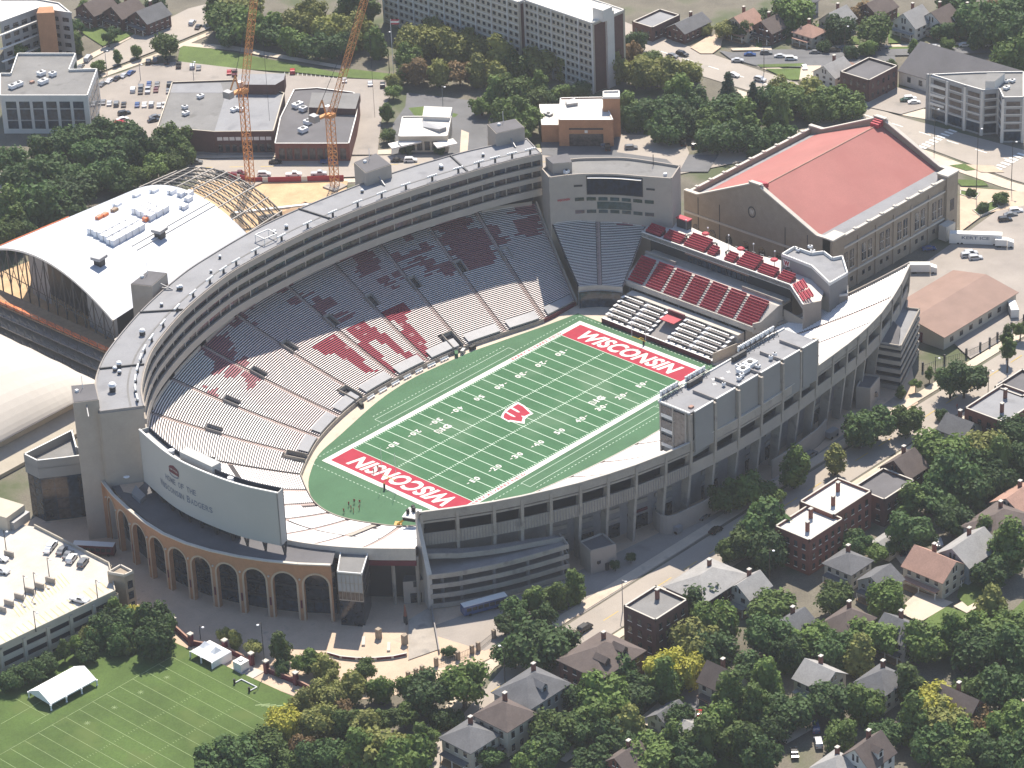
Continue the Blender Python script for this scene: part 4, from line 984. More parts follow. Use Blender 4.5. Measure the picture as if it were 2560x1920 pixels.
MB().prism([(78.61,59.09,39.5)[:2], (85.12,55.29,39.5)[:2], (80.96,49.81,39.5)[:2], (76.35,53.91,39.5)[:2]], ZV-.8, 39.5, 0, 1).build('penthouse', ['precast', 'roof_dark'], vb)
for x, y in ((80.5, 51.5), (79, 50.5)): m = MB(); hvac(m, x, y, ZV-.8, 1.6, 1.4, 1.3); m.build('roof_unit', ['metal_white', 'metal_dark'], vb)
m = MB(); m.tube([(97.5, 25, ZV-.8), (97.5, 25, ZV)], .6, 10); m.build('roof_vent', 'metal_white', vb); MB().tube([(101, 33, ZV-.8), (101, 33, ZV+3)], .12).build('mast', 'metal_dark', vb)
# ---- premium terraces
pt = thing('premium_terrace', 'tiered red-seat terraces with white deck behind the far end zone', 'grandstand', (85, 0, 0))
def seat_block(x0, z0, x1, z1, ya, yb, n, par):
    """rows of red seats on white steps climbing towards +x"""
    m = MB(); st_ = MB()
    for k in range(n):
        xa, xb = x0+(x1-x0)*k/n, x0+(x1-x0)*(k+1)/n; z = z0+(z1-z0)*k/n
        st_.box(xa, xb+.01, ya, yb, z0-.6, z); w_ = (xb-xa)
        ys = ya+.15
        m.box(xa+w_*.35, xa+w_*.8, ya+.1, yb-.1, z+.32, z+.5); m.box(xa+w_*.75, xa+w_*.92, ya+.1, yb-.1, z+.4, z+.95)
    o = st_.build('seat_steps', 'maroon', par); m.build('seat_rows', 'red_seat', o)
LB0, LB1 = 23.2, -28.4
nb = 7; wdt = (LB0-LB1)/nb
MB().prism([(74.9, 24), (82.8, 23), (84.5, 22.5), (84.5, -33), (82.8, -32.6), (74.9, -29)], 7.0, [7.6, 13.6, 13.9, 13.9, 13.6, 7.6]).build('lower_bank', 'concrete_pale', pt)
for k in range(nb):
    ya = LB0-wdt*(k+1)+.55; yb = LB0-wdt*k-.55
    if k == nb-1: ya -= 1.5
    seat_block(75.4, 8.0, 82.6, 14.0, ya, yb, 10, pt)
    if k:
        stp = MB(); yc = LB0-wdt*k
        for q in range(12): xa = 75.3+q*.62; stp.box(xa, xa+.62, yc-.5, yc+.5, 7.2+q*.5, 8.05+q*.52)
        stp.build('aisle', 'concrete_pale', pt)
strip(MB(), [(75, 24), (75, -29)], 6.4, 8.3, .3).build('lower_fascia', 'concrete_pale', pt)
strip(MB(), [(75, -29), (84.5, -33.3)], 6, 9.5, .4).build('side_fascia', 'concrete_pale', pt)
MB().box(79.5, 80, -27, 24, 0, 6.8).build('under_wall', 'glass', pt)
MB().box(75.4, 79.6, -27, 23.5, 6.2, 6.7).build('under_soffit', 'metal_dark', pt)
for k in range(8): MB().box(76, 76.5, 22-k*6.8, 22.5-k*6.8, 0, 6.3).build('under_column', 'concrete_dark', pt)
# club lounge glass behind the lower bank
MB().box(88.6, 89.2, -33, 24, 0, 18.2).build('lounge_wall', 'metal_dark', pt)
MB().box(84.5, 88.7, -33, 22.5, 13.0, 13.9).build('lounge_terrace', 'concrete', pt)
for k in range(12):
    y = 8.5-k*2.0; MB().box(88.4, 88.62, y-1.8, y-.2, 14.1, 16.3).build('window', 'glass_blue', pt)
MB().box(88.35, 88.7, -16.5, 9.5, 16.5, 17.4).build('lounge_sign', 'shingle_tan', pt)
MB().box(84.3, 85, 10, 22.5, 13.9, 15).build('terrace_rail', 'concrete', pt); MB().box(84.3, 85, -33, -17, 13.9, 15).build('terrace_rail', 'concrete', pt)
# upper deck
UD = [(87.2, 26.5), (92, 28.2), (100.5, 21.5), (96.6, -8.5), (100, -26), (97, -36), (90, -44.5), (84.8, -47.5), (79.4, -44.8), (87.3, -33.6)]
MB().prism(UD, 18.0, 19.3, 0, 1).build('upper_deck', ['concrete_dark', 'roof_white'], pt)
strip(MB(), [(87.2, 26.5), (87.3, -33.6), (79.4, -44.8)], 17.8, 19.6, .35).build('upper_fascia', 'trim_white', pt)
for (ya, yb, n) in ((19.5, 25.6, 4), (11.2, 18.2, 4), (1.4, 9.8, 6), (-2.8, .2, 4), (-10.4, -6.6, 4), (-18.8, -11.6, 6), (-26.6, -20, 4), (-33, -27.8, 4)):
    seat_block(87.7, 19.5, 87.7+n*.85, 19.5+n*.38, ya, yb, n, pt)
m = MB(); st_ = MB(); d = Vector((79.4-87.3, -44.8+33.6, 0)).normalized(); n = Vector((-d.y, d.x, 0)); n = n if n.x > 0 else -n
for a0, a1 in ((1, 6.4), (7.4, 12.6)):
    for k in range(4):
        p = Vector((87.3, -33.6, 0))+d*a0+n*(.7+k*.9); q = Vector((87.3, -33.6, 0))+d*a1+n*(.7+k*.9); z = 19.6+k*.36
        m.beam((p.x, p.y, z+.4), (q.x, q.y, z+.4), .5, .35); m.beam((p.x+n.x*.3, p.y+n.y*.3, z+.75), (q.x+n.x*.3, q.y+n.y*.3, z+.75), .16, .6)
m.build('angled_seat_rows', 'red_seat', pt)
strip(MB(), [(84.8, -47.5), (79.4, -44.8)], 8, 19.6, .4).build('end_fascia', 'precast', pt)
strip(MB(), [(84.5, -33.3), (82, -47), (86, -50)], 0, 12, .4).build('stair_wall', 'precast', pt)
m = MB()
for k in range(9): m.beam((96+k*.2, 2-k*3.2, 20.3), (96+k*.2, .4-k*3.2, 20.3), .06)
m.build('deck_railing', 'metal_white', pt)
for k, (x, y) in enumerate(((91.5, 14.5), (93.5, 12), (92.2, 8), (95, 6.5), (94, 2), (92.5, -5), (93.6, -9), (92.4, -16.5), (95, -14), (94, -22), (95, -27))):
    c = MB(); r_ = k in (3, 6, 9)
    c.tube([(x, y, 19.3), (x, y, 20.3)], .06, 6, 1)
    if r_: c.tube([(x, y, 20.2), (x, y, 21.9)], .05, 6, 1); c.ball((x, y, 21.9), (1.3, 1.3, .5), 10, 4, 0); o = c.build('deck_umbrella', ['red_paint', 'metal_dark']); tag(o, 'red umbrella on the white deck by the brick hall, %s from the screen' % ORD[(3, 6, 9).index(k)], 'umbrella', 'red umbrellas on the white deck')
    else:
        c.ball((x, y, 20.35), (.75, .75, .08), 10, 4, 1)
        for q in range(4): a = q*math.pi/2; c.obox((x+1.1*math.cos(a), y+1.1*math.sin(a), 19.3), .45, .45, .5, a, 1)
        o = c.build('high_table', ['metal_white', 'black']); tag(o, 'dark round table with stools on the white deck, %s from the screen' % ORD[[0, 1, 2, 4, 5, 7, 8, 10].index(k)], 'table', 'tables on the white deck')
m = MB(); m.box(97.5, 99.5, 16, 20.5, 19.3, 22.2, 0); m.box(97.3, 99.7, 15.8, 20.7, 22.2, 22.6, 1); m.build('deck_bar', ['metal_dark', 'red_paint'], pt)
for k, y in enumerate((16, 7, -1.5, -11.5, -20, -27.5)):
    c = MB(); c.tube([(96.8, y, 19.3), (96.8, y, 23)], .08, 6, 1); c.ball((96.8, y, 23.1), .28, 8, 5, 0); c.build('lamp_post', ['metal_white', 'metal_grey'], pt)
# stair and club blocks beside the brick hall
cb = thing('club_block', 'grey club block with red W emblem between the terrace and brick hall', 'building', (100, -28, 0))
C1 = [(95.1,-23.89,24)[:2], (94.42,-36.25,24)[:2], (88.49,-47.93,24)[:2], (97.65,-47.89,24)[:2], (106.03,-39.39,24)[:2], (102.99,-37.82,24)[:2], (104.96,-32.92,24)[:2], (101.71,-30.52,24)[:2], (101.86,-23.62,24)[:2]]
MB().prism(C1, 0, 23.2, 0, 1).build('wall', ['precast_grey', 'roof_grey'], cb); strip(MB(), C1+[C1[0]], 23.2, 24.2, .4).build('parapet', 'trim_white', cb)
C2 = [(95.51,-42.51,19)[:2], (90.32,-45.6,17)[:2], (95.64,-49.54,17)[:2], (100.09,-46.07,19)[:2]]
MB().prism(C2, 0, 17.5, 0, 1).build('lower_wing', ['precast', 'roof_mid'], cb); strip(MB(), C2+[C2[0]], 17.5, 18.2, .35).build('wing_parapet', 'trim_white', cb)
for x, y in ((103, -30), (105, -27.5), (101, -26)): m = MB(); hvac(m, x, y, 23.2, 1.2, 1.2, 1.1); m.build('roof_unit', ['metal_white', 'metal_dark'], cb)
p, q = C1[0], C1[1]; d = Vector((q[0]-p[0], q[1]-p[1], 0)).normalized(); n = Vector((d.y, -d.x, 0)); n = n if n.x < 0 else -n
a = lerp(p, q, .08); o = (a[0]+n.x*.15, a[1]+n.y*.15, 20.4)
MB().face([Vector(o)+d*u+Vector((0, 0, z)) for u, z in ((.2, .4), (1.4, 0), (2.6, .4), (2.8, 2.3), (0, 2.3))]).build('emblem_field', 'trim_white', cb)
put_text('emblem', 'W', 'red_paint', (o[0]+n.x*.05+d.x*.25, o[1]+n.y*.05+d.y*.25, o[2]+.4), d, (0, 0, 1), 2.3, 1.7, cb, bold=.06)
# ---- loge boxes at field level
lg = thing('loge_section', 'field-level loge rows with white tables behind the far end zone', 'seating', (66, -2, 0))
MB().box(60.2, 60.6, -24, 20.2, .02, 1.6).build('front_wall', 'maroon', lg); MB().box(60.15, 60.65, -24, 20.2, 1.6, 1.72).build('front_cap', 'trim_white', lg)
for k in range(6):
    x0 = 60.6+k*1.9
    for (ya, yb) in ((2.6, 20), (-24, -5.2)): MB().box(x0, x0+1.9, ya, yb-(k*.2), .02, .9+k*.75).build('step', 'concrete_dark', lg)
MB().box(72, 75, -25.5, 20, .02, 5.6).build('back_walkway', 'concrete_pale', lg)
cnt = 0
for k in range(6):
    x0 = 60.6+k*1.9; z = .9+k*.75
    for (ya, yb) in ((11.8, 19.4), (3.4, 10.2), (-13.4, -6.2), (-23, -15)):
        ct = MB().box(x0+.25, x0+.75, ya, yb, z+.75, z+.85).build('counter', 'metal_white', lg)
        ch = MB(); n = int((yb-ya)/.85)
        for q in range(n): y = ya+.4+q*.85; ch.box(x0+1.0, x0+1.45, y-.24, y+.24, z+.35, z+.5); ch.box(x0+1.4, x0+1.5, y-.24, y+.24, z+.5, z+.95)
        ch.build('chairs', 'black', lg, kind='stuff')
for y in (20.3, 10.8, 2.6, -5.3, -14.2, -24): 
    m = MB()
    for k in range(6): m.box(60.7+k*1.9, 62.5+k*1.9, y-.45, y+.45, .9+k*.75, 1.15+k*.75)
    m.build('stair', 'metal_white', lg)
MB().prism([(60.6, -4.6), (72, -4.6), (72, 2), (60.6, 2)], .02, [.1, 4.4, 4.4, .1]).build('tunnel_ramp', 'concrete_dark', lg)
MB().box(66.5, 71, -4.2, 1.6, 4.6, 4.9).build('tunnel_canopy', 'red_paint', lg); MB().box(71, 71.6, -4.6, 2, 2, 6.2).build('tunnel_back', 'maroon', lg)
for k in range(14):
    y = 17-k*2.9
    if -5 < y < 2.5: continue
    m = MB(); x = 62.0; m.tube([(x, y, .9), (x, y, 3.0)], .04, 6, 1); m.ball((x, y, 3.0), (.55, .55, .2), 8, 4, 0); m.build('lamp', ['metal_white', 'black'], lg)
strip(MB(), [(75, -26), (84, -36)], 0, 6, .5).build('side_wall', 'concrete', lg)
strip(MB(), [(61, -24.6), (73, -26.5)], 0, [0, 0, 0, 0] and 3.5, .3).build('side_rail', 'concrete', lg)


# ------------------------------------------------------------------ brick hall with red roof
fh = thing('field_house', 'large brick hall with salmon-red gabled roof beside the stadium', 'building', (150, 4, 0))
X0, X1, YA, YB, ZE, ZRG, YR = 117., 183.5, -26., 34., 17.6, 29.6, 4.3
MB().box(X0+1, X1-1, YA, YB, 0, ZE).build('wall', 'brick_tan', fh)
# roof planes, grey gutters between roof and parapet
rr = MB(); gy = 3.6; gw_ = 6.4
rr.face([(X0+1.2, YA+gw_, ZE+2.0), (X1-1.2, YA+gw_, ZE+2.0), (X1-1.2, YR, ZRG), (X0+1.2, YR, ZRG)])
rr.face([(X0+1.2, YR, ZRG), (X1-1.2, YR, ZRG), (X1-1.2, YB-gy, ZE+1.2), (X0+1.2, YB-gy, ZE+1.2)])
rro = rr.build('roof', 'roof_red', fh)
MB().beam((X0+1.2, YR, ZRG+.05), (X1-1.2, YR, ZRG+.05), .35, .2).build('ridge_cap', 'shingle_tan', rro)
MB().face([(X0+1, YA+.6, ZE+1.2), (X1-1, YA+.6, ZE+1.2), (X1-1, YA+gw_, ZE+2.01), (X0+1, YA+gw_, ZE+2.01)]).build('gutter', 'roof_grey', rro)
gt = MB().face([(X0+1, YB-gy, ZE+1.21), (X1-1, YB-gy, ZE+1.21), (X1-1, YB-.6, ZE+.3), (X0+1, YB-.6, ZE+.3)])
gt.build('gutter', 'roof_grey', rro)
for y in (YA, YB-.6):
    pr_ = MB().box(X0+1, X1-1, y-.3, y+.5, ZE, ZE+2.2).build('parapet', 'brick_tan', fh); MB().box(X0+1, X1-1, y-.4, y+.6, ZE+2.2, ZE+2.5).build('coping', 'stone_trim', pr_)
    for k in range(9):
        x = X0+6+k*6.9; MB().box(x-.5, x+.5, y-.5, y+.7, ZE+2.2, ZE+2.9).build('coping_block', 'stone_trim', pr_)
for x, s_ in ((X0, 1), (X1-1.2, -1)):
    prof = [(YA, 0), (YB, 0), (YB, ZE+3.2), (YB-5.5, ZE+3.2), (YB-6.5, ZE+3.6), (YR+2.2, ZRG+1.3), (YR+2.2, ZRG+2.1), (YR-2.2, ZRG+2.1), (YR-2.2, ZRG+1.3), (YA+6.5, ZE+3.6), (YA+5.5, ZE+3.2), (YA, ZE+3.2)]
    m = MB(); A = [(x, y, z) for y, z in prof]; B = [(x+1.2, y, z) for y, z in prof]; m.face(A); m.face(B[::-1])
    for k in range(len(prof)): j = (k+1) % len(prof); m.face([A[j], A[k], B[k], B[j]][::-1])
    gw = m.build('gable_wall', 'brick_tan', fh)
    cp = MB()
    for (ya, za), (yb, zb) in zip(prof[2:], prof[3:]): cp.beam((x+.6, ya, za+.18), (x+.6, yb, zb+.18), 1.5, .36)
    cp.build('gable_coping', 'stone_trim', gw)
    fin_ = MB()
    for k, q in enumerate((-1.2, 0, 1.2)): fin_.box(x+.6+s_*(1.6+k*1.0), x+.6+s_*(1.6+k*1.0)+.8, YR-1.6, YR+1.6, ZRG-.3, ZRG+1.1+.35*(2-k))
    fin_.build('ridge_vent', 'red_paint', gw)
    if s_ > 0:
        for y, r_ in ((YR+1.2, 2.0),):
            c = MB(); n = 20
            for k in range(n):
                a0, a1 = 2*math.pi*k/n, 2*math.pi*(k+1)/n
                c.face([(x-.12, y+r_*math.cos(a0)*.8, 21.5+r_*math.sin(a0)), (x-.12, y+r_*math.cos(a1)*.8, 21.5+r_*math.sin(a1)), (x-.12, y+(r_-.45)*math.cos(a1)*.8, 21.5+(r_-.45)*math.sin(a1)), (x-.12, y+(r_-.45)*math.cos(a0)*.8, 21.5+(r_-.45)*math.sin(a0))])
            ring = c.build('emblem_ring', 'metal_dark', gw); put_text('emblem', 'W', 'stone_trim', (x-.12, y+.9, 20.6), (0, -1, 0), (0, 0, 1), 1.8, 1.8, ring, bold=.08)
        for y in (28, 19, -8, -17): MB().box(x-.1, x+.02, y-.12, y+.12, 3, ZE+2.5).build('pilaster_joint', 'metal_dark', gw)
        MB().box(x-.25, x+.02, YA, YB, 13.2, 13.9).build('string_course', 'stone_trim', gw)
        for k in range(8):
            y = 29-k*6.9; c = MB(); c.box(x-.12, x+.02, y-1.3, y+1.3, 5, 9)
            for q in range(6): a0, a1 = math.pi*q/6, math.pi*(q+1)/6; c.face([(x-.12, y, 9), (x-.12, y+1.3*math.cos(a0), 9+1.3*math.sin(a0)), (x-.12, y+1.3*math.cos(a1), 9+1.3*math.sin(a1))][::-1])
            c.build('window', 'glass', gw)
# long side towards the street: pilasters, pairs of windows
for k in range(7):
    x = X0+5+k*9.4
    MB().box(x-.5, x+.5, YA-.35, YA, 0, ZE).build('pilaster', 'brick_tan', fh)
    for dx in (3.0, 6.2):
        if x+dx > X1-3: continue
        for z0, z1 in ((7.5, 13.5),):
            wn = MB().box(x+dx-1.0, x+dx+1.0, YA-.12, YA+.02, z0, z1).build('window', 'glass', fh)
            MB().box(x+dx-1.15, x+dx+1.15, YA-.3, YA, z0-.3, z0).build('sill', 'stone_trim', wn); MB().box(x+dx-.08, x+dx+.08, YA-.2, YA, z0, z1).build('mullion', 'stone_trim', wn); MB().box(x+dx-1, x+dx+1, YA-.2, YA, 10.3, 10.5).build('transom', 'stone_trim', wn)
        MB().box(x+dx-.6, x+dx+.6, YA-.12, YA+.02, 2.4, 3.9).build('basement_window', 'glass', fh)
MB().box(X0, X1, YA-.45, YA, 5.6, 6.2).build('belt_course', 'stone_trim', fh); MB().box(X0, X1, YA-.5, YA, 15.4, 16).build('cornice', 'stone_trim', fh)
for x in (X0, X1-6): 
    tw = MB().box(x, x+6, YA-1.0, YA+3, 0, ZE+3.2).build('corner_pavilion', 'brick_tan', fh); MB().box(x-.2, x+6.2, YA-1.3, YA+3.2, ZE+3.2, ZE+3.7).build('pavilion_cap', 'stone_trim', tw)
    MB().box(x+2, x+4, YA-1.12, YA-.9, 8, 12).build('window', 'glass', tw); MB().box(x+1.6, x+4.4, YA-1.15, YA-.9, 0, 4.2).build('door', 'glass_warm', tw)
en = MB(); en.prism([(X1-10, YA-4), (X1-5, YA-4), (X1-5, YA-.9), (X1-10, YA-.9)], 0, 5.2); en.build('entrance_porch', 'stone_trim', fh)
# shrubs and service yard between hall and terrace are dark in the shade


# ------------------------------------------------------------------ ground, streets, lawns
struct(sheet('ground', [(-1500, -1500), (1700, -1500), (1700, 1700), (-1500, 1700)], -.08, 'earth'))
gz = [0.0]
def patch(name, pts, mat, lift=None):
    gz[0] += .004; return struct(sheet(name, pts, gz[0] if lift is None else lift, mat))
def walk(name, pts, mat='sidewalk', h=.13):
    return struct(MB().prism([p[:2] for p in pts], -.05, h).build(name, mat))
# stadium apron and plaza (brick paving round the arches)
patch('plaza', [(-155, 62), (-118, 70), (-85, 96), (-40, 100), (90, 96), (110, 60), (112, -60), (80, -88), (-20, -87), (-70, -88), (-100, -84), (-128, -78), (-146, -64), (-152, -20), (-150, 20)], 'plaza')
patch('service_yard', [(-70, -88), (-100, -80), (-104, -60), (-60, -72), (30, -84), (80, -80), (80, -87)], 'asphalt_worn')
# street beside the stand: x direction
ROAD_Y0, ROAD_Y1 = -100.5, -88.5
patch('road', [(-430, -108), (-130, -97.5), (-100, ROAD_Y1), (60, ROAD_Y1), (140, -89), (700, -90), (700, -103), (140, -102), (60, ROAD_Y0), (-80, ROAD_Y0), (-130, -109), (-430, -120)], 'road')
walk('pavement', [(-104, -87.6), (70, -87.2), (140, -88), (140, -84.5), (70, -84), (-104, -84)])
walk('pavement', [(-84, -101.2), (60, -101.4), (160, -103), (160, -106), (60, -104), (-84, -103.6)])
walk('pavement', [(-104, -87.6), (-104, -84), (-132, -92), (-170, -97), (-172, -101), (-132, -96.5)])
for k in range(-10, 16): patch('lane_line', [(k*11-3, -94.7), (k*11+3, -94.7), (k*11+3, -94.5), (k*11-3, -94.5)], 'paint_yellow')
# wide street behind the brick hall: y direction
patch('road', [(226, -400), (228, -60), (226, -20), (230, 30), (230, 105), (230, 150), (238, 215), (262, 290), (280, 290), (256, 210), (249, 150), (247, 105), (245, 40), (249, -20), (252, -60), (258, -400)], 'road')
walk('pavement', [(249.5, 120), (248, 80), (246.5, 42), (249.5, 30), (256, 30), (254, 80), (253, 120)])
walk('pavement', [(228.5, 105), (228.5, 32), (224.5, -20), (226, -60), (222, -60), (219, -20), (222, 40), (224, 105)])
for k in range(-6, 14): patch('lane_line', [(238.2, k*12), (238.6, k*12), (238.6, k*12+5), (238.2, k*12+5)], 'paint')
for k in range(9): patch('crosswalk_bar', [(228+k*2.2, 22), (229.2+k*2.2, 22), (229.2+k*2.2, 18.5), (228+k*2.2, 18.5)], 'paint')
for k in range(8): patch('crosswalk_bar', [(227+k*2.4, -12), (228.3+k*2.4, -12), (228.3+k*2.4, -8.5), (227+k*2.4, -8.5)], 'paint')
patch('green_paving', [(222, 4), (226, 1), (226, -6), (222, -3)], 'lawn'); patch('hedge_strip', [(214, -4), (219, -12), (217, -16), (211, -9)], 'lawn')
patch('bike_island', [(226, 0), (231, -8), (229, -14), (224, -8)], 'plaza')
# diagonal street behind the suites
patch('road', [(-60, 330), (64, 214), (97, 175), (122, 148), (150, 112), (172, 80), (205, 66), (228, 58), (228, 45), (200, 52), (160, 72), (140, 98), (112, 134), (86, 162), (54, 202), (-75, 315)], 'road')
walk('pavement', [(64.8, 215), (98, 176), (123, 149), (151, 113), (153.5, 115), (126, 151.5), (101, 178.5), (67, 218)])
walk('pavement', [(53.2, 201.2), (85.2, 161.2), (111, 133), (139, 97), (136.5, 95.5), (108.5, 131), (83, 159), (50.8, 199)])
for k in range(14): a = lerp((60, 208), (158, 92), k/14); c = lerp((60, 208), (158, 92), (k+.45)/14); patch('lane_line', [(a[0], a[1]-.2), (c[0], c[1]-.2), (c[0], c[1]+.2), (a[0], a[1]+.2)], 'paint_yellow')
# top-left street and lawns
patch('road', [(82.26,310.1,0), (94.19,311.61,0), (136.34,319.58,-0), (158.25,322.37,0), g(1,1600,-10) if 0 else (173.93,317.87,0), (183.32,305.56,0), (148.97,300.51,0), (121.78,300.46,-0), (94.6,301.36,0), (80.8,297.67,-0)], 'road')
walk('pavement', [(93.95,313.13,0), (136.15,319.82,0), (136.82,322.83,-0), (95.7,316.99,-0)])
walk('pavement', [(93.99,300.21,0), (120.6,298.25,0), (147.37,298.75,0), (145.6,295.93,0), (118.41,294.9,0), (92.38,297,0)])
patch('lawn', [(122.37,345.61,0), (129.3,319.74,0), (118.63,318.37,0), (112.38,320.2,0), (116.47,337.76,0)], 'lawn'); patch('path', [(124.1,348.57,0), (132.68,321.77,0), (129.15,318.66,0), (121.47,345.48,0)], 'sidewalk')
patch('lawn', [(129.69,295.16,0), (133.24,295.57,0), (140.52,268.66,0), (150.05,227.12,0), (153.29,232.54,0), (160.87,213.1,-0), (155.65,210.35,-0), (147.07,226.2,-0), (139.94,242.61,0), (120.66,277.28,0), (119.72,285.82,-0)], 'lawn')
patch('path', [(133.92,297.2,-0), (143.16,280.14,0), (155.25,232.41,-0), (153.16,230.29,0), (140.02,276.75,-0), (131.46,295.36,0)], 'sidewalk')
patch('car_park', [(89.71,295.67,0), (107.99,293.71,0), (120.08,285.35,-0), (137.89,240.47,0), (146.95,223.97,0), (155.65,210.35,-0), (148.48,200.82,0), (130.37,187.61,0), (106.34,165.99,0), (99.89,174.24,0), (98.32,176.25,-0), (66.26,217.28,0), (63.37,251.44,0), (66.94,269.22,0)], 'asphalt_worn')
b = MB()
for k in range(14): p = lerp((135.39,243.71,0), (144.47,222.43,0), k/13); q = (p[0]+3.4, p[1]+3.4); b.beam((p[0], p[1], .16), (q[0], q[1], .16), .14, .02)
for k in range(9): p = lerp((117.7,271.43,0), (122.57,257.91,0), k/8); b.beam((p[0], p[1], .16), (p[0]+3.2, p[1]+3.2, .16), .14, .02)
struct(b.build('bay_lines', 'paint'))
patch('car_park', [(151.99,196.29,0), (160.86,173.3,0), (153.85,157.41,0), (134.17,138.9,0), (121.9,146.08,0), (109.39,162.09,0), (128.87,180.61,0), (142.53,187.78,0)], 'asphalt')
patch('lawn', [(142.23,185.9,0), (146.71,182.4,0), (149.31,167.74,0), (146.62,166.71,0), (138.63,179.23,0)], 'lawn'); patch('path', [(140.07,157.38,0), (139.81,153.31,0), (126.9,141.8,0), (125.21,143.96,0)], 'sidewalk')
b = MB()
for k in range(7): p = lerp((138.83,152.38,-0), (128.5,142.95,0), k/6); q = lerp((141.75,147.55,0), (131.2,139.49,0), k/6); b.beam((p[0], p[1], .2), (q[0], q[1], .2), .18, .02)
for k in range(4): p = (148.68,164.05,0); b.beam((p[0]-k*1.2, p[1]-k*2.2, .2), (p[0]-k*1.2+2.6, p[1]-k*2.2-1.6, .2), .18, .02)
struct(b.build('bay_lines', 'paint'))
patch('car_park', [(149.55,127.78,0), (165.41,107.45,0), (178.88,116.32,0), (186.3,93.64,0), (172.59,81.21,0), (180.05,71.66,0), (166.86,65.6,0), (160.93,73.17,0), (142.09,120.23,0)], 'asphalt'); patch('forecourt', [(171.77,110.11,0), (184.26,91.92,0), (174.73,80.59,0), (161.9,73.99,0), (165.89,83.46,0), (159.65,100.95,0)], 'road')
patch('lawn', [(182.27,107.56,0), (183.62,103.63,0), (178.19,99.7,0), (176.84,103.6,0)], 'lawn')
# top-right: corner lot, lawns, cross street
patch('car_park', [(248.8,120.98,0), (264.01,116.99,0), (275.87,101.58,0), (293.76,81.48,-0), (280.46,70.57,0), (262.33,90.99,0), (249.37,110.9,0)], 'asphalt'); patch('car_park', [(251.94,67.21,-0), (263.61,61.34,0), (268.41,48.23,0), (260.36,38.18,0), (246.34,42.83,-0), (244.04,56.96,0)], 'asphalt_worn')
patch('lawn', [(248.97,106.77,0), (257.54,95.66,0), (248.58,90.45,0), (246.34,93.34,0)], 'lawn'); patch('lawn', [(250.1,111.49,0), (261.55,98.83,-0), (259.32,97.07,0), (249.1,108.77,0)], 'lawn')
patch('path', [(259.31,98,0), (263.82,92.15,0), (251.71,86.39,-0), (248.58,90.45,0)], 'sidewalk'); patch('path', [(256.08,128.9,0), (266.74,118.22,0), (264.4,115.85,0), (255.04,127.07,0)], 'sidewalk')
walk('pavement', [(275.55,107.88,0), (300.53,79.07,0), (329.78,48.38,0), (327.32,46.65,0), (298.72,77.73,0), (274.14,106.04,0)])
patch('lawn', [(273.2,106.03,0), (298.12,77.29,-0), (326.71,46.23,0), (323.03,43.66,0), (295.14,75.06,0), (271.21,103.73,0)], 'lawn')
patch('lawn', [(294.44,118.29,0), (296.58,115.5,0), (281.66,102.39,0), (277.31,105.59,-0)], 'lawn'); patch('lawn', [(319.14,103.93,0), (322,100.19,0), (299.02,82.26,-0), (295.62,85.47,0)], 'lawn'); patch('lawn', [(277.74,135.01,-0), (279.17,133.14,-0), (264.16,120.25,0), (262.74,122.09,0)], 'lawn'); patch('lawn', [(282.48,123.77,0), (283.9,121.91,0), (274.38,114.34,0), (272.97,116.18,0)], 'lawn'); patch('lawn', [(292.57,100.59,-0), (294.69,97.83,0), (288.35,93.7,0), (286.24,96.44,0)], 'lawn')
patch('road', [(251.96,131.21,0), (253.4,125.66,0), (272.61,105.57,0), (296.33,75.95,0), (324.25,44.51,0), (319.38,41.11,0), (291.57,72.41,0), (258.51,110.52,0), (247.9,121.88,0)], 'asphalt')
patch('forecourt', [(247.65,141.45,0), (258.86,142.95,0), (267.59,141.32,0), (254.54,132.5,0), (248.23,131.17,-0), (245.49,134.73,0)], 'plaza')
# right: lots between the hall and the street
patch('car_park', [(137, -36), (222, -28), (222, -86), (112, -84), (124, -60)], 'asphalt_worn'); patch('forecourt', [(209.72,-9.36,0), (219.93,-28.34,0), (210.94,-34.62,-0), (198.04,-27.93,0), (181.47,-29.82,0)], 'plaza')
b = MB()
for k in range(8): b.beam((186+k*3, -62, .2), (186+k*3, -57, .2), .16, .02)
struct(b.build('bay_lines', 'paint'))
# residential blocks: lawns, drives
random.seed(11)
for k in range(46):
    x = -170+random.random()*330; y = -112-random.random()*110; s = 6+random.random()*9
    patch('lawn' if k % 3 else 'path', [(x, y), (x+s, y-1), (x+s*.9, y+s*.7), (x+.5, y+s*.6)], 'lawn' if k % 3 else 'sidewalk')
for P, Q in (((3.55,-161.2,0), (12.01,-165.35,0)), ((4.42,-137.18,0), (10.66,-140.97,0)), ((-82.98,-165.99,0), (-71.92,-167.23,0)), ((-124.81,-128.77,0), (-116.05,-128.38,0)), ((-20.22,-189.35,0), (-20.44,-196.2,0)), ((-5.31,-165.06,0), (3.64,-166.23,0)), ((-81.41,-136.34,0), (-75.28,-137.97,0))):
    d = Vector((Q[0]-P[0], Q[1]-P[1], 0)).normalized(); n = Vector((-d.y, d.x, 0))*2.4
    patch('path', [(P[0]-n.x, P[1]-n.y), (Q[0]-n.x, Q[1]-n.y), (Q[0]+n.x, Q[1]+n.y), (P[0]+n.x, P[1]+n.y)], 'sidewalk')
patch('lawn', [(5.41,-157.29,0), (13.95,-163.97,0), (12.69,-167.41,0), (-2.76,-165.75,0), (-0.83,-160.79,0)], 'lawn'); patch('lawn', [(-52.97,-204.82,0), (-46.33,-204.84,0), (-54.59,-215.98,0), (-59.82,-211.5,-0)], 'lawn'); patch('lane', [(-96.95,-134.69,0), (-77.87,-133.37,0), (-74.56,-137.37,0), (-80.61,-143.06,0), (-94.46,-143.31,-0), (-100.37,-138.97,0)], 'asphalt')
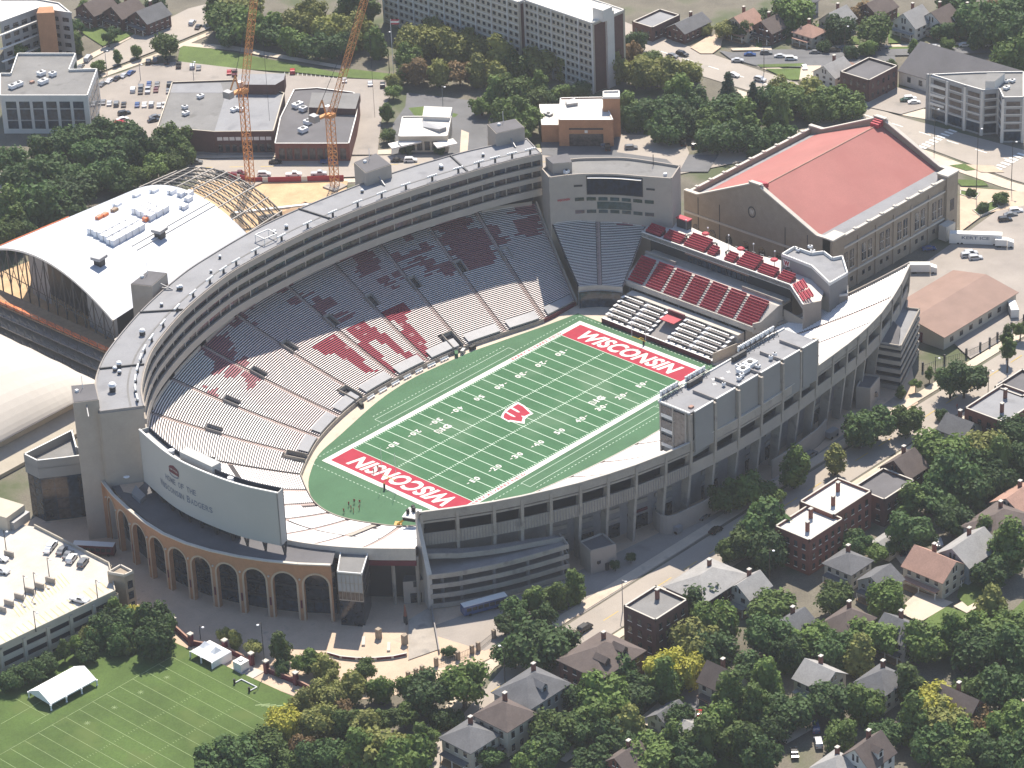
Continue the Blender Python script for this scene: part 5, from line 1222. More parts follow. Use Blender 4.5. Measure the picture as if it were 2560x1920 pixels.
# practice field
pf = patch('practice_field', [(-150.5, -13), (-148, -58), (-170, -78), (-260, -110), (-330, -60), (-330, 60), (-200, 30), (-172, 6), (-158, -6)], 'grass')
b = MB(); z = pf.data.vertices[0].co.z+.02
def pl(a, c, wd=.11): b.beam((*a, z), (*c, z), wd, .01)
for k in range(14): x = -155.6-k*4.57; pl((x, -18.6), (x, -67.4))
pl((-155.6, -18.6), (-218, -18.6)); pl((-155.6, -67.4), (-218, -67.4))
for k in range(60):
    x = -160-k*.9144
    if k % 5:
        for y in (-37, -49): pl((x, y), (x, y+.6), .1)
for k in range(4):
    x = -163-k*9.1; 
    for y in (-25, ): 
        for a in range(4): c = math.pi*a/4; pl((x-.9*math.cos(c), y-.9*math.sin(c)), (x+.9*math.cos(c), y+.9*math.sin(c)), .1)
for k in range(3): pl((-152.6-k*.8, -58+k*1.5), (-155.5-k*.8, -55.5+k*1.5), .35)
pl((-190, -14), (-200, -14)); pl((-190, -14), (-190, -2)); pl((-195, -14), (-195, -2)); pl((-190, -8), (-205, -8))
struct(b.build('practice_field_lines', 'chalk'))
# construction ground behind the suites
patch('building_site', [(12, 122), (50, 128), (84, 158), (52, 198), (20, 192), (-60, 200), (-66, 110)], 'sand')


# ------------------------------------------------------------------ domed practice hall, building site, cranes
dome = thing('practice_hall', 'cream domed fabric roof hall at the left edge beside the suites', 'building', (-118, 140, 0))
DX0, DX1, DY0, DY1 = -175., -75., 100., 215.
sh = MB(); NX, NY = 36, 36
def dz_(u, v): return 7.6+13.5*((1-abs(u)**2.6)**.75)*((1-abs(v)**3.2)**.75)
gv = [[(DX0+(DX1-DX0)*(.5+.5*math.sin(math.pi/2*(2*i/NX-1))), DY0+(DY1-DY0)*(.5+.5*math.sin(math.pi/2*(2*j/NY-1)))) for j in range(NY+1)] for i in range(NX+1)]
def dp(i, j):
    x, y = gv[i][j]; u = 2*(x-DX0)/(DX1-DX0)-1; v = 2*(y-DY0)/(DY1-DY0)-1; bow = 5*(1-abs(u))*0
    return (x, y+(6.0*(u*.5-.5)**2 if 0 else 0)-(5*(1-v)/2)*((1-u)/2), dz_(u, v)+.5*abs(math.sin(math.pi*(y-DY0)/13))*(1-abs(v)**4))
for i in range(NX):
    for j in range(NY): sh.face([dp(i, j), dp(i+1, j), dp(i+1, j+1), dp(i, j+1)])
sh.build('fabric_roof', 'dome_fabric', dome, smooth=True)
wl = MB()
for i in range(NX): a, c = dp(i, 0), dp(i+1, 0); wl.face([(a[0], a[1]+2, 0), (c[0], c[1]+2, 0), (c[0], c[1]+2, 6.4), (a[0], a[1]+2, 6.4)])
for j in range(NY): a, c = dp(NX, j), dp(NX, j+1); wl.face([(a[0]-2, a[1], 0), (c[0]-2, c[1], 0), (c[0]-2, c[1], 6.4), (a[0]-2, a[1], 6.4)])
wl.build('wall', 'wall_cream', dome)
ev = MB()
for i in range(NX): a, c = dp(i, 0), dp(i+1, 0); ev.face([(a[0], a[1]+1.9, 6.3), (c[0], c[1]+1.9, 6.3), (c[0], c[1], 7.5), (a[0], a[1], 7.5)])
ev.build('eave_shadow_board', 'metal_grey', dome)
ap = MB()
for i in range(NX): a, c = dp(i, 0), dp(i+1, 0); ap.face([(a[0], a[1]+1.8, 4.6), (a[0]-1.5, a[1]-5.5, 1.2), (c[0]-1.5, c[1]-5.5, 1.2), (c[0], c[1]+1.8, 4.6)]); ap.face([(a[0]-1.5, a[1]-5.5, 1.2), (a[0]-1.5, a[1]-5.5, 0), (c[0]-1.5, c[1]-5.5, 0), (c[0]-1.5, c[1]-5.5, 1.2)])
ap.build('lower_roof', 'wall_cream', dome)
for k in range(8):
    y = 104+k*13; m = MB(); n = 8
    for q in range(n):
        a0, a1 = math.pi*q/n, math.pi*(q+1)/n; m.face([(-76.8, y+5-5*math.cos(a0), .1), (-76.8, y+5-5*math.cos(a1), .1), (-76.8, y+5-5*math.cos(a1), .1+5.6*math.sin(a1)), (-76.8, y+5-5*math.cos(a0), .1+5.6*math.sin(a0))])
    m.build('arched_opening', 'metal_dark', dome)
patch('lane', [(-72, 100), (-66, 100), (-60, 210), (-68, 210)], 'concrete_pale')
# ---- barrel-roofed hall under construction
bh = thing('barrel_roof_hall', 'unfinished hall with bright white curved roof and bare steel frame', 'building', (-20, 150, 0))
W0, W1, E0, E1 = (-57.5, 115.6), (10.2, 127.9), (-50, 184.5), (8.6, 182.7)
ZEV, ZCR = 17.6, 25.6
def bp(s, t, dz=0.):
    """s 0..1+ along, t 0..1 across"""
    a = lerp(W0, W1, s); c = lerp(E0, E1, s); p = lerp(a, c, t); h = ZEV+(ZCR-ZEV)*(1-(2*t-1)**2)-(1.2 if 0 else 0); return (p[0], p[1], h+dz)
m = MB(); N, K = 20, 26
for i in range(N):
    for j in range(K): m.face([bp(i/N, j/K), bp((i+1)/N, j/K), bp((i+1)/N, (j+1)/K), bp(i/N, (j+1)/K)])
brf = m.build('roof', 'roof_membrane', bh, smooth=True)
for s0, s1, t in ((.42, 1, .30), (.42, 1, .26)): MB().beam(bp(s0, t, .15), bp(s1, t, .15), .5, .25).build('roof_seam', 'trim_white', brf)
m = MB()
for j in range(K): m.beam(bp(0, j/K, .05), bp(0, (j+1)/K, .05), .6, .7)
m.build('roof_verge', 'trim_white', brf)
m = MB(); m.beam(bp(0, 1, .1), bp(.55, 1, .1), .25, .45); m.build('safety_edge', 'orange_net', brf)
for t0, t1, zz in ((0, 1, 0),):
    for j in range(K):
        a, c = bp(0, j/K), bp(0, (j+1)/K); m = MB()
        if 0 <= j < 6 or 14 <= j < 18: m.face([(a[0]+1.5, a[1], 9), (c[0]+1.5, c[1], 9), (c[0]+1.5, c[1], c[2]-.3), (a[0]+1.5, a[1], a[2]-.3)])
        if m.f: m.build('cladding_panel', 'metal_grey', bh)
MB().prism([(W0[0]+14, W0[1]+4), (W1[0], W1[1]+1), (E1[0], E1[1]-1), (E0[0]+14, E0[1]-1)], 0, 16).build('inner_block', 'metal_dark', bh)
# gable frame and scaffold floors
m = MB()
for j in range(0, K+1, 2): a = bp(0, j/K); m.beam((a[0], a[1], 0), (a[0], a[1], a[2]-.3), .35)
for j in range(0, K-1, 2):
    a, c = bp(0, j/K), bp(0, (j+2)/K); m.beam((a[0], a[1], 9), (c[0], c[1], c[2]-1), .18); m.beam((a[0], a[1], a[2]-1), (c[0], c[1], 9), .18); m.beam((a[0], a[1], 12.5), (c[0], c[1], 12.5), .2)
m.build('gable_frame', 'steel', bh)
for lv in range(4):
    z = 1.2+lv*2.6
    x = -60-lv*1.0*0-(3-lv)*1.6
    MB().prism([(x-3, 114), (x+4, 114), (x+4, 200), (x-3, 200)], z, z+.35).build('scaffold_floor', ('concrete', 'concrete', 'concrete_dark', 'wood')[lv], bh)
    m = MB()
    for k in range(22): m.beam((x-2.8, 114+k*4, z+.3), (x-2.8, 114+k*4, z+2.6), .12); m.beam((x-2.8, 114+k*4, z+.3), (x-2.8, 118+k*4, z+2.4), .08)
    m.beam((x-2.9, 114, z+1.4), (x-2.9, 200, z+1.4), .1)
    m.build('scaffold', 'steel', bh)
MB().prism([(-62.5, 114), (-61.5, 114), (-61.5, 200), (-62.5, 200)], 9.4, 10.3).build('orange_netting', 'orange_net', bh)
# podium corner next to the suites
MB().prism([(-63, 100), (-44, 104), (-42, 116), (-60, 113)], 0, 13, 0, 1).build('podium_corner', ['brick_tan', 'concrete_pale'], bh)
# bare steel beyond the finished roof
for i in range(6):
    s = 1+.045*(i+1); m = MB()
    for j in range(K): m.beam(bp(s, j/K), bp(s, (j+1)/K), .4)
    for j in range(K): m.beam(bp(s, j/K, -1.3), bp(s, (j+1)/K, -1.3), .22); m.beam(bp(s, j/K, -1.3), bp(s, (j+1)/K, 0), .16)
    m.build('arch_truss', 'steel', bh)
for j in range(0, K+1, 3): MB().beam(bp(1, j/K, .2), bp(1.28, j/K, .2), .3).build('purlin', 'concrete_pale', bh)
for i in range(0, 6, 1):
    s = 1+.045*(i+1)
    for t in (0, 1): p = bp(s, t); MB().beam((p[0], p[1], 0), p, .5).build('frame_post', 'steel', bh)
# straight truss and low deck between the frame and the suites
m = MB()
a, c = Vector((34, 118, 13)), Vector((92, 104, 13))
for z in (0, 3): m.beam(a+Vector((0, 0, z)), c+Vector((0, 0, z)), .35); m.beam(a+Vector((-2, 4, z)), c+Vector((-2, 4, z)), .35)
for k in range(14): p, q = lerp(a, c, k/14), lerp(a, c, (k+1)/14); m.beam(p, (q[0], q[1], q[2]+3), .2); m.beam((p[0], p[1], p[2]+3), p, .2); m.beam((p[0]-2, p[1]+4, p[2]), (q[0]-2, q[1]+4, q[2]+3), .2)
for f in (0, .5, 1): p = lerp(a, c, f); m.beam((p[0], p[1], 0), p, .6)
m.build('bridge_truss', 'steel', bh)
m = MB(); m.box(40, 56, 133, 150, 5, 5.6); m.box(42, 43, 134, 135, 0, 5); m.box(54, 55, 148, 149, 0, 5); m.build('timber_deck', 'wood', bh)
MB().beam((35, 162, 5.5), (62, 142, 5.5), 1.2, .8).build('white_girder', 'trim_white', bh)
MB().prism([(23.84,137.64,16)[:2], (28.85,134.84,16)[:2], (29.71,131.96,16)[:2], (23.57,132.7,16)[:2]], 0, 16, 0, 1).build('stair_core', ['concrete_pale', 'roof_dark'], bh)
# bundles of roofing on the white roof
def bundle(s, t, sx, sy, h, mat, lab, grp='roofing bundles on the white curved roof'):
    p = bp(s, t); d = Vector((W1[0]-W0[0], W1[1]-W0[1], 0)); rz = math.atan2(d.y, d.x)
    k = .04; z = min(bp(s, t-.03)[2], bp(s, t+.03)[2])-.1
    m = MB(); m.obox((p[0], p[1], z), sx, sy, h, rz, 0); m.obox((p[0], p[1], z+h), sx*.96, sy*.96, .12, rz, 0); m.obox((p[0], p[1], z+.02), sx*1.02, .25, h+.14, rz, 1)
    o = m.build('roofing_bundle', [mat, 'metal_grey']); tag(o, lab, 'bundle', grp); return o
n = 0
for i in range(5):
    for j in range(4): bundle(.36+i*.047, .54-j*.052, 2.9, 3.0, 2.0, 'tent_white', 'white roofing bundle, large block, row %s, %s from the suites' % (ORD[i], ORD[j])); n += 1
for i in range(3):
    for j in range(3): bundle(.66+i*.05, .52-j*.05, 2.8, 2.9, 1.9, 'tent_white', 'white roofing bundle, small block, row %s, %s from the suites' % (ORD[i], ORD[j]))
for k, (s, t) in enumerate(((.68, .72), (.82, .72), (.90, .66), (.93, .54), (.94, .47), (.93, .40), (.86, .36), (.97, .44))): bundle(s, t, 2.6, 2.0, 1.4, 'tent_white', 'single white roofing bundle near the bare frame, %s from the left' % ORD[k])
for k, (s, t) in enumerate(((.50, .66), (.54, .66), (.61, .66), (.635, .42))): bundle(s, t, 2.3, 1.6, 1.3, 'orange_net' if k != 2 else 'wood', ('orange crate beside the large white roofing block, left one', 'orange crate beside the large white roofing block, right one', 'brown crate beside the small white roofing block', 'orange crate between the two white roofing blocks')[k], 'crates on the white curved roof')
for k, (s, t) in enumerate(((.19, .30), (.59, .26))):
    p = bp(s, t); m = MB(); m.obox((p[0], p[1], p[2]-.8), 2.6, 2.6, 3.0, .2, 1); m.obox((p[0], p[1], p[2]+2.0), 4.2, 3.6, 1.0, .2, 0); m.build('roof_ventilator', ['metal_grey', 'metal_dark'], bh)
# ---- luffing cranes
def lattice(mb, a, c, wd, n, th):
    a, c = Vector(a), Vector(c); d = (c-a).normalized(); up = Vector((0, 1, 0)) if abs(d.y) < .8 else Vector((1, 0, 0)); r = d.cross(up).normalized(); u = r.cross(d)
    cs = [r*x*wd/2+u*y*wd/2 for x, y in ((-1, -1), (1, -1), (1, 1), (-1, 1))]
    for q in cs: mb.beam(a+q, c+q, th)
    for k in range(n):
        p0, p1 = a+(c-a)*k/n, a+(c-a)*(k+1)/n
        for i in range(4): mb.beam(p0+cs[i], p1+cs[(i+1) % 4], th*.6); mb.beam(p0+cs[i], p0+cs[(i+1) % 4], th*.5)
def crane(base, hm, jib, mat, lab):
    t = thing('tower_crane', lab, 'crane', (base[0], base[1], 0)); x, y = base[:2]
    MB().obox((x, y, 0), 6, 6, 1.2).build('foundation', 'concrete', t)
    m = MB(); lattice(m, (x, y, 1.2), (x, y, hm), 2.2, int(hm/2.2), .2); m.build('mast', mat, t)
    MB().obox((x, y, hm), 3, 3, 1.2).build('slewing_ring', mat, t)
    d = Vector((jib[0], jib[1], 0)); d = d.normalized() if d.length > .1 else Vector((1, 0, 0))
    m = MB(); b0 = Vector((x, y, hm+1.2)); bk = b0-d*7
    m.beam(b0, bk, 1.6, .8); m.beam(b0-d*1.5, bk+Vector((0, 0, 6))+d*4, .4); m.beam(bk, bk+Vector((0, 0, 6))+d*4, .4); m.build('counter_jib', mat, t)
    MB().obox((bk.x, bk.y, hm+.6), 2.4, 3, 2.4, math.atan2(d.y, d.x)).build('counterweight', 'metal_grey', t)
    q = Vector((-d.y, d.x, 0)); MB().obox((x+q.x*2+d.x, y+q.y*2+d.y, hm+1.0), 1.8, 1.6, 2.2).build('cab', 'trim_white', t)
    m = MB(); tip = b0+Vector(jib); lattice(m, b0+d*1.0, tip, 1.8, int(Vector(jib).length/1.9), .16); m.build('jib', mat, t)
    MB().beam(bk+Vector((0, 0, 6))+d*4, tip, .12).build('pendant_line', 'metal_dark', t)
    MB().beam(tip, (tip.x, tip.y, 20), .08).build('hoist_rope', 'metal_dark', t)
crane((61.25,182.83,0), 35, (12, 1, 40), 'crane_orange', 'orange tower crane standing nearest the bare barrel frame')
crane((77.65,157.86,0), 27, (20, -1, 38), 'crane_orange', 'orange tower crane behind the middle of the suites, right of the pair')
# red site hoarding
b_ = thing('site_hoarding', 'red and white site hoarding along the street behind the frame', 'fence', (69.76,177.13,0))
P = [(60.42,193.17,0), (62.39,183.43,0), (72.23,171.92,-0), (83.56,159.53,0)]
for k in range(24):
    f = k/24*3; i = min(int(f), 2); a = lerp(P[i], P[i+1], f-i); f2 = (k+1)/24*3; i2 = min(int(f2-1e-6), 2); c = lerp(P[i2], P[i2+1], f2-i2)
    strip(MB(), [a[:2], c[:2]], 0, 2.6, .12).build('panel', ('red_paint', 'red_paint', 'red_paint', 'trim_white')[(k*5+k//7) % 4], b_)


# ------------------------------------------------------------------ surrounding buildings
def wall_windows(root, p, q, z0, z1, cols, rows, wfrac=.55, hfrac=.55, mat='glass', frame=None, inset=None, margin=.04, out=.06):
    """separate window panes on the wall from p to q (outside on the right-hand side of p->q)"""
    d = Vector((q[0]-p[0], q[1]-p[1], 0)); L = d.length; d.normalize(); n = Vector((d.y, -d.x, 0))*out
    cw = L*(1-2*margin)/cols; rh = (z1-z0)/rows
    for i in range(cols):
        for j in range(rows):
            u0 = L*margin+cw*i+cw*(1-wfrac)/2; u1 = u0+cw*wfrac; a0 = z0+rh*j+rh*(1-hfrac)/2; a1 = a0+rh*hfrac
            P = lambda u, z, k=1.: (p[0]+d.x*u+n.x*k, p[1]+d.y*u+n.y*k, z)
            m = MB().face([P(u0, a0), P(u1, a0), P(u1, a1), P(u0, a1)])
            if frame:
                m.m[-1] = 0
                m.face([P(u0-.15, a0-.25, 1.4), P(u1+.15, a0-.25, 1.4), P(u1+.15, a0, 1.4), P(u0-.15, a0, 1.4)], 1)
            m.build('window', [mat, frame] if frame else mat, root)
def ccw(P):
    a = sum(P[i][0]*P[(i+1) % len(P)][1]-P[(i+1) % len(P)][0]*P[i][1] for i in range(len(P))); return P if a > 0 else P[::-1]
def block(name, label, P, z, wall, roof, wins=(), par=.6, cap='trim_white', base=0., parmat=None):
    """flat-roofed building over plan polygon P (any order); wins = (edge, cols, rows, z0, z1, opts)"""
    P = ccw([tuple(p[:2]) for p in P]); c = (sum(p[0] for p in P)/len(P), sum(p[1] for p in P)/len(P))
    t = thing(name, label, 'building', (c[0], c[1], 0))
    MB().prism(P, base, z, 0).build('wall', wall, t)
    MB().prism([lerp(p, c, .004) for p in P], z-.02, z+.04).build('roof', roof, t)
    if par:
        pp = strip(MB(), P+[P[0]], z, z+par, .3).build('parapet', parmat or wall, t)
        if cap: strip(MB(), P+[P[0]], z+par, z+par+.12, .4).build('parapet_cap', cap, pp)
    for wv in wins:
        e, co, ro, z0, z1 = wv[:5]; kw = wv[5] if len(wv) > 5 else {}
        wall_windows(t, P[e], P[(e+1) % len(P)], z0, z1, co, ro, **kw)
    return t, P
def units(t, pts, z, s=1.6):
    for k, p in enumerate(pts): m = MB(); hvac(m, p[0], p[1], z+.04, s*(1+.3*(k % 3)), s, s*.7); m.build('roof_unit', ['metal_white', 'metal_dark'], t)
# grey office at the left edge
t, P = block('office_building', 'pale grey office with dark glazed bays and flat roof at left edge', [(49.7,302.38,14), (52.05,299.14,14), (65.9,312.02,14), (79.33,294.57,14), (67.75,284.69,14), (74.58,276.99,14), (56.1,260.87,14), (36.49,286.17,14)], 14, 'wall_white', 'roof_mid', par=.9)
for i in range(len(P)):
    a, c = P[i], P[(i+1) % len(P)]
    d = Vector((c[0]-a[0], c[1]-a[1], 0)); n = Vector((d.y, -d.x, 0)).normalized()
    if n.x+n.y < 0 and d.length > 5 or (n.x > .3 and d.length > 10): wall_windows(t, a, c, 1.5, 13, max(2, int(d.length/5.2)), 1, .78, .92, 'glass_blue'); wall_windows(t, a, c, 3, 12, max(2, int(d.length/5.2)), 2, .8, .1, 'wall_grey', out=.12)
units(t, [(44.62,289,14), (47.52,288.98,14), (54.56,283.63,14), (61.23,286.3,14), (59.05,290.08,14)], 14, 2.2); MB().obox((52.38,287.39,14), 1.6, 1.2, .8).build('roof_box', 'shingle_tan', t)
# stepped apartment block behind it
t, P = block('apartment_building', 'stepped grey apartment block with orange stair tower at top left', [(74.4,331.78,19), (92.31,331.17,19), (97.03,317.34,19), (100.81,329.04,19), (98.29,338.82,19), (89.51,350.33,19)], 19, 'wall_grey', 'roof_white', par=.5)
for i in range(len(P)):
    a, c = P[i], P[(i+1) % len(P)]; d = Vector((c[0]-a[0], c[1]-a[1], 0)); n = Vector((d.y, -d.x, 0)).normalized()
    if n.x*.7+n.y*.7 < .3 and d.length > 6: wall_windows(t, a, c, 1, 18, max(2, int(d.length/4)), 5, .6, .5, 'glass', out=.08)
tw = MB().prism([(86.3,324.52,21)[:2], (90.95,319.7,21)[:2], (94.67,325.03,21)[:2], (90.9,328.69,21)[:2]], 0, 21).build('stair_tower', 'brick_orange', t)
for z in (15.5, 10, 5): strip(MB(), [(71.56,329.03,15)[:2], (89.7,329.16,15)[:2]], z-.2, z+.2, .8).build('balcony_edge', 'trim_white', t)
# low brick workshop with two-tone roof
t, P = block('workshop_building', 'low brown workshop with two-tone flat roof behind the first crane', [(62.26,231.48,8), (85.52,251.32,8), (92.77,257.73,8), (109,240.23,8), (111.3,217.58,8), (85.38,195.9,8), (71.91,212.32,8)], 8, 'brick_dark', 'roof_mid', par=.5, cap='wall_cream')
MB().face([(*(97.96,234.35,8)[:2], 8.1), (*(72.56,212.79,8)[:2], 8.1), (*(85.77,196.71,8)[:2], 8.1), (*(110.54,217.42,8)[:2], 8.1)][::1]).build('pale_roof', 'roof_grey', t)
MB().face([(*(92.33,256.65,8)[:2], 8.1), (*(86.18,251.63,8)[:2], 8.1), (*(98.41,235.83,8)[:2], 8.1), (*(103.84,243.4,8)[:2], 8.1)]).build('pale_roof', 'roof_grey', t)
MB().prism([(107.25,237.04,12)[:2], (118.31,224.11,12)[:2], (113.99,220.39,12)[:2], (108.83,219.43,12)[:2], (100.35,230.86,12)[:2]], 7, 12, 0, 1).build('upper_block', ['brick_dark', 'roof_grey'], t)
a, c = (71.91,212.32,8)[:2], (85.38,195.9,8)[:2]
wall_windows(t, a, c, 4.6, 7, 9, 1, .85, .55, 'trim_white', out=.1); wall_windows(t, a, c, .5, 4, 8, 1, .6, .8, 'glass', out=.1)
units(t, [(80,236.39,8), (76.44,232.02,8), (89.65,220.59,8), (91.03,218.82,8), (90.1,239.22,8)], 8, 1.8)
# second low building
t, P = block('depot_building', 'low dark-roofed brick depot behind the second crane', [(80.62,190.63,6.5), (97.36,205.5,6.5), (118.2,220.07,6.5), (124.43,214.33,6.5), (129.66,200.66,6.5), (126.9,195.08,6.5), (114.49,184.13,6.5), (96.87,169.81,6.5)], 6.5, 'brick_red', 'roof_dark', par=.4, cap='trim_white')
MB().prism([(106.84,200.33,9)[:2], (116.78,209.02,9)[:2], (127.05,194.61,9)[:2], (116.2,186.03,9)[:2]], 6, 9, 0, 1).build('upper_block', ['brick_dark', 'roof_mid'], t)
a, c = (80.62,190.63,6.5)[:2], (96.87,169.81,6.5)[:2]; wall_windows(t, a, c, .4, 5.6, 9, 1, .75, .8, 'glass_warm', out=.1)
units(t, [(100.02,193.91,6.5), (94.3,190.34,6.5), (108.31,207.72,6.5), (107.11,203.66,6.5)], 6.5, 2.4)
# small white-roofed clinic
t, P = block('clinic_building', 'small white-roofed building with cut-out skylight in front of tree row', [(112.49,161.23,6), (125.85,172.47,6), (136.99,158.79,6), (123.46,147.79,6)], 6, 'wall_cream', 'roof_white', [], par=.4)
MB().prism([(128.57,164.98,7.5)[:2], (135.42,170.87,7.5)[:2], (140.84,162.08,7.5)[:2], (133.84,156.44,7.5)[:2]], 5, 7.5, 0, 1).build('upper_block', ['wall_white', 'roof_white'], t)
MB().prism([(127.84,164.38,6)[:2], (124.13,160.38,6)[:2], (124.3,152.54,6)[:2], (127.27,151.98,6)[:2]], 6.02, [6.3, 6.3, 7.4, 7.4]).build('skylight', 'metal_grey', t)
a, c = P[0], P[1]
for i in range(4):
    a, c = P[i], P[(i+1) % 4]; d = Vector((c[0]-a[0], c[1]-a[1], 0)); n = Vector((d.y, -d.x, 0))
    if n.x+n.y < 0: wall_windows(t, a, c, .5, 5, 6, 1, .7, .75, 'glass', out=.1)
for k, q in enumerate(((111.77,161.83,4), (114.29,159.66,4.6), (121.1,148.78,4.6))): MB().prism([(q[0]-4, q[1]-2), (q[0]+3, q[1]-5), (q[0]+5, q[1]-1), (q[0]-2, q[1]+2)], q[2]-.5, q[2]).build('canopy', 'trim_white', t)
# brick fire-station style building
t, P = block('brick_hall', 'orange brick building with white flat roof and square corner tower', [(151.09,120.24,10), (165.85,132.85,10), (175.75,121.19,10), (162.85,105.11,10)], 10, 'brick_orange', 'roof_white', [], par=.4)
MB().prism([(149.86,127.37,7)[:2], (162.72,140.23,7)[:2], (167.42,134.62,7)[:2], (153.59,122.56,7)[:2]], 0, 7, 0, 1).build('side_wing', ['brick_orange', 'roof_white'], t)
twp = [(166.62,113.12,15)[:2], (170.73,116.74,15)[:2], (174.83,112.55,15)[:2], (170.3,108.37,15)[:2]]
MB().prism(twp, 0, 15, 0, 1).build('corner_tower', ['brick_orange', 'roof_white'], t); strip(MB(), ccw(twp)+[ccw(twp)[0]], 15, 15.7, .4).build('tower_cap', 'trim_white', t)
a, c = (151.09,120.24,10)[:2], (162.85,105.11,10)[:2]
wall_windows(t, a, c, .3, 5.2, 1, 1, .68, .95, 'glass_warm', out=.12); wall_windows(t, a, c, 6, 8, 1, 1, .68, .3, 'metal_dark', out=.12); wall_windows(t, a, c, 5.4, 6.6, 1, 1, .06, .9, 'trim_white', out=.2)
MB().prism([(163.97,128.55,10)[:2], (161.77,125.83,10)[:2], (165.14,123.7,10)[:2], (167.53,127.31,10)[:2]], 10.05, 11.2).build('roof_unit', 'metal_grey', t)
m = MB(); hvac(m, *(157.67,131.14,7)[:2], 7, 2, 3, .8); m.build('roof_unit', ['metal_grey', 'metal_dark'], t)
# long dormitory slab: two offset wings
DZ = 27.
def slab(name, lab, A, B, depth, ncol, nrow, pent=False):
    """front wall from A to B (x,y), outside towards the camera"""
    d = Vector((B[0]-A[0], B[1]-A[1], 0)).normalized(); n = Vector((-d.y, d.x, 0))*depth
    if n.x < 0: n = -n
    Q = [A[:2], B[:2], (B[0]+n.x, B[1]+n.y), (A[0]+n.x, A[1]+n.y)]
    t = thing(name, lab, 'building', (A[0], A[1], 0)); MB().prism(Q, 0, DZ, 0).build('wall', 'wall_cream', t)
    MB().prism(Q, DZ, DZ+.1).build('roof', 'roof_white', t); pp = strip(MB(), ccw(Q)+[ccw(Q)[0]], DZ, DZ+.6, .4).build('parapet', 'wall_white', t)
    # end walls in brown brick
    for a, c in ((Q[1], Q[2]), (Q[3], Q[0])):
        a1, c1 = lerp(a, c, .06), lerp(a, c, .94); e = Vector((c[0]-a[0], c[1]-a[1], 0)).normalized(); o = Vector((e.y, -e.x, 0))*.1; mid_ = Vector(((Q[0][0]+Q[2][0])/2-a[0], (Q[0][1]+Q[2][1])/2-a[1], 0))
        if o.dot(mid_) > 0: o = -o
        MB().face([(a1[0]+o.x, a1[1]+o.y, .2), (c1[0]+o.x, c1[1]+o.y, .2), (c1[0]+o.x, c1[1]+o.y, DZ-.6), (a1[0]+o.x, a1[1]+o.y, DZ-.6)]).build('end_brick', 'brick_dark', t)
    L = math.dist(A[:2], B[:2]); nn = Vector((-n.x, -n.y, 0)).normalized()*.12; cw = L/ncol; rh = (DZ-1.5)/nrow
    for i in range(ncol):
        for j in range(nrow):
            u = (i+.5)*cw; z0 = 1.2+j*rh+rh*.38
            p = lambda uu, z: (A[0]+d.x*uu+nn.x, A[1]+d.y*uu+nn.y, z)
            MB().face([p(u-cw*.26, z0), p(u+cw*.26, z0), p(u+cw*.26, z0+rh*.45), p(u-cw*.26, z0+rh*.45)]).build('window', 'glass', t)
    for i in range(0, ncol+1, 3): u = i*cw; MB().obox((A[0]+d.x*u+nn.x*2, A[1]+d.y*u+nn.y*2, 0), .5, .5, DZ, math.atan2(d.y, d.x)).build('pier', 'wall_white', t)
    for j in range(nrow): MB().beam((A[0]+nn.x*1.3, A[1]+nn.y*1.3, 1.2+j*rh+.2), (B[0]+nn.x*1.3, B[1]+nn.y*1.3, 1.2+j*rh+.2), .16, .3).build('floor_line', 'wall_white', t)
    return t, Q
B1 = (193.79,141.92,27); A1 = (195.46,176.41,27)
t, Q = slab('dormitory', 'pale dormitory slab with brown end wall above the tree row, right wing', A1, B1, 17, 15, 9)
MB().obox((lerp(Q[1], Q[2], .5)[0]-2, lerp(Q[1], Q[2], .5)[1]+1, DZ), 5, 5, 4.5).build('penthouse', 'wall_white', t)
e = lerp(Q[1], Q[2], .5); MB().obox((e[0], e[1], 0), 2.2, 3.6, DZ+2.6, math.atan2(Q[2][1]-Q[1][1], Q[2][0]-Q[1][0])+math.pi/2).build('stair_shaft', 'wall_white', t)
d = Vector((A1[0]-B1[0], A1[1]-B1[1], 0)).normalized(); n = Vector((-d.y, d.x, 0)); n = n if n.x < 0 else -n
A2 = (A1[0]+n.x*3, A1[1]+n.y*3); A0 = (A2[0]+d.x*75, A2[1]+d.y*75)
slab('dormitory', 'pale dormitory slab cut by the top edge, left wing', A0, (A2[0]+d.x*.3, A2[1]+d.y*.3), 17, 26, 9)
# condo block on the right
CP = [(249.86,33.02,17), (249.42,17.54,17), (249.6,10.4,17), (254.11,6.72,17), (248.75,1.23,17), (253.4,-4.21,17), (271.76,8.61,17), (267.56,13.76,17), (260.87,21.69,17)]
t, P = block('condo_building', 'four-storey grey condo with brown windows at right edge', CP, 16.6, 'wall_grey', 'roof_mid', [], par=.5)
for i in range(len(P)):
    a, c = P[i], P[(i+1) % len(P)]; d = Vector((c[0]-a[0], c[1]-a[1], 0)); n = Vector((d.y, -d.x, 0))
    if n.x < 0 and d.length > 4:
        k = max(1, int(d.length/6)); wall_windows(t, a, c, 4.6, 16, k, 4, .72, .6, 'glass_warm', out=.08); wall_windows(t, a, c, .4, 4.4, k, 1, .85, .85, 'glass_blue', out=.08)
        for j in range(k+1): q = lerp(a, c, j/k); MB().obox((q[0], q[1], 0), .9, .9, 16.6, math.atan2(d.y, d.x)).build('pier', 'wall_white', t)
        for j in range(4): MB().beam((*lerp(a, c, 0), 4.6+j*3), (*c, 4.6+j*3), .5, .35).build('floor_band', 'wall_white', t)
fp = (249.38,33.63,17); MB().obox((fp[0], fp[1], 0), .9, .9, 17.2).build('corner_post', 'wall_grey', t)
for z in (16.6, 13, 9.6, 6.2):
    a = P[0]; MB().prism([fp[:2], (249.61,26.31,17)[:2], (252.06,26.79,17)[:2], (250.15,33.23,17)[:2]], z-.4, z if z > 16 else z+.5).build('balcony', 'trim_white', t)
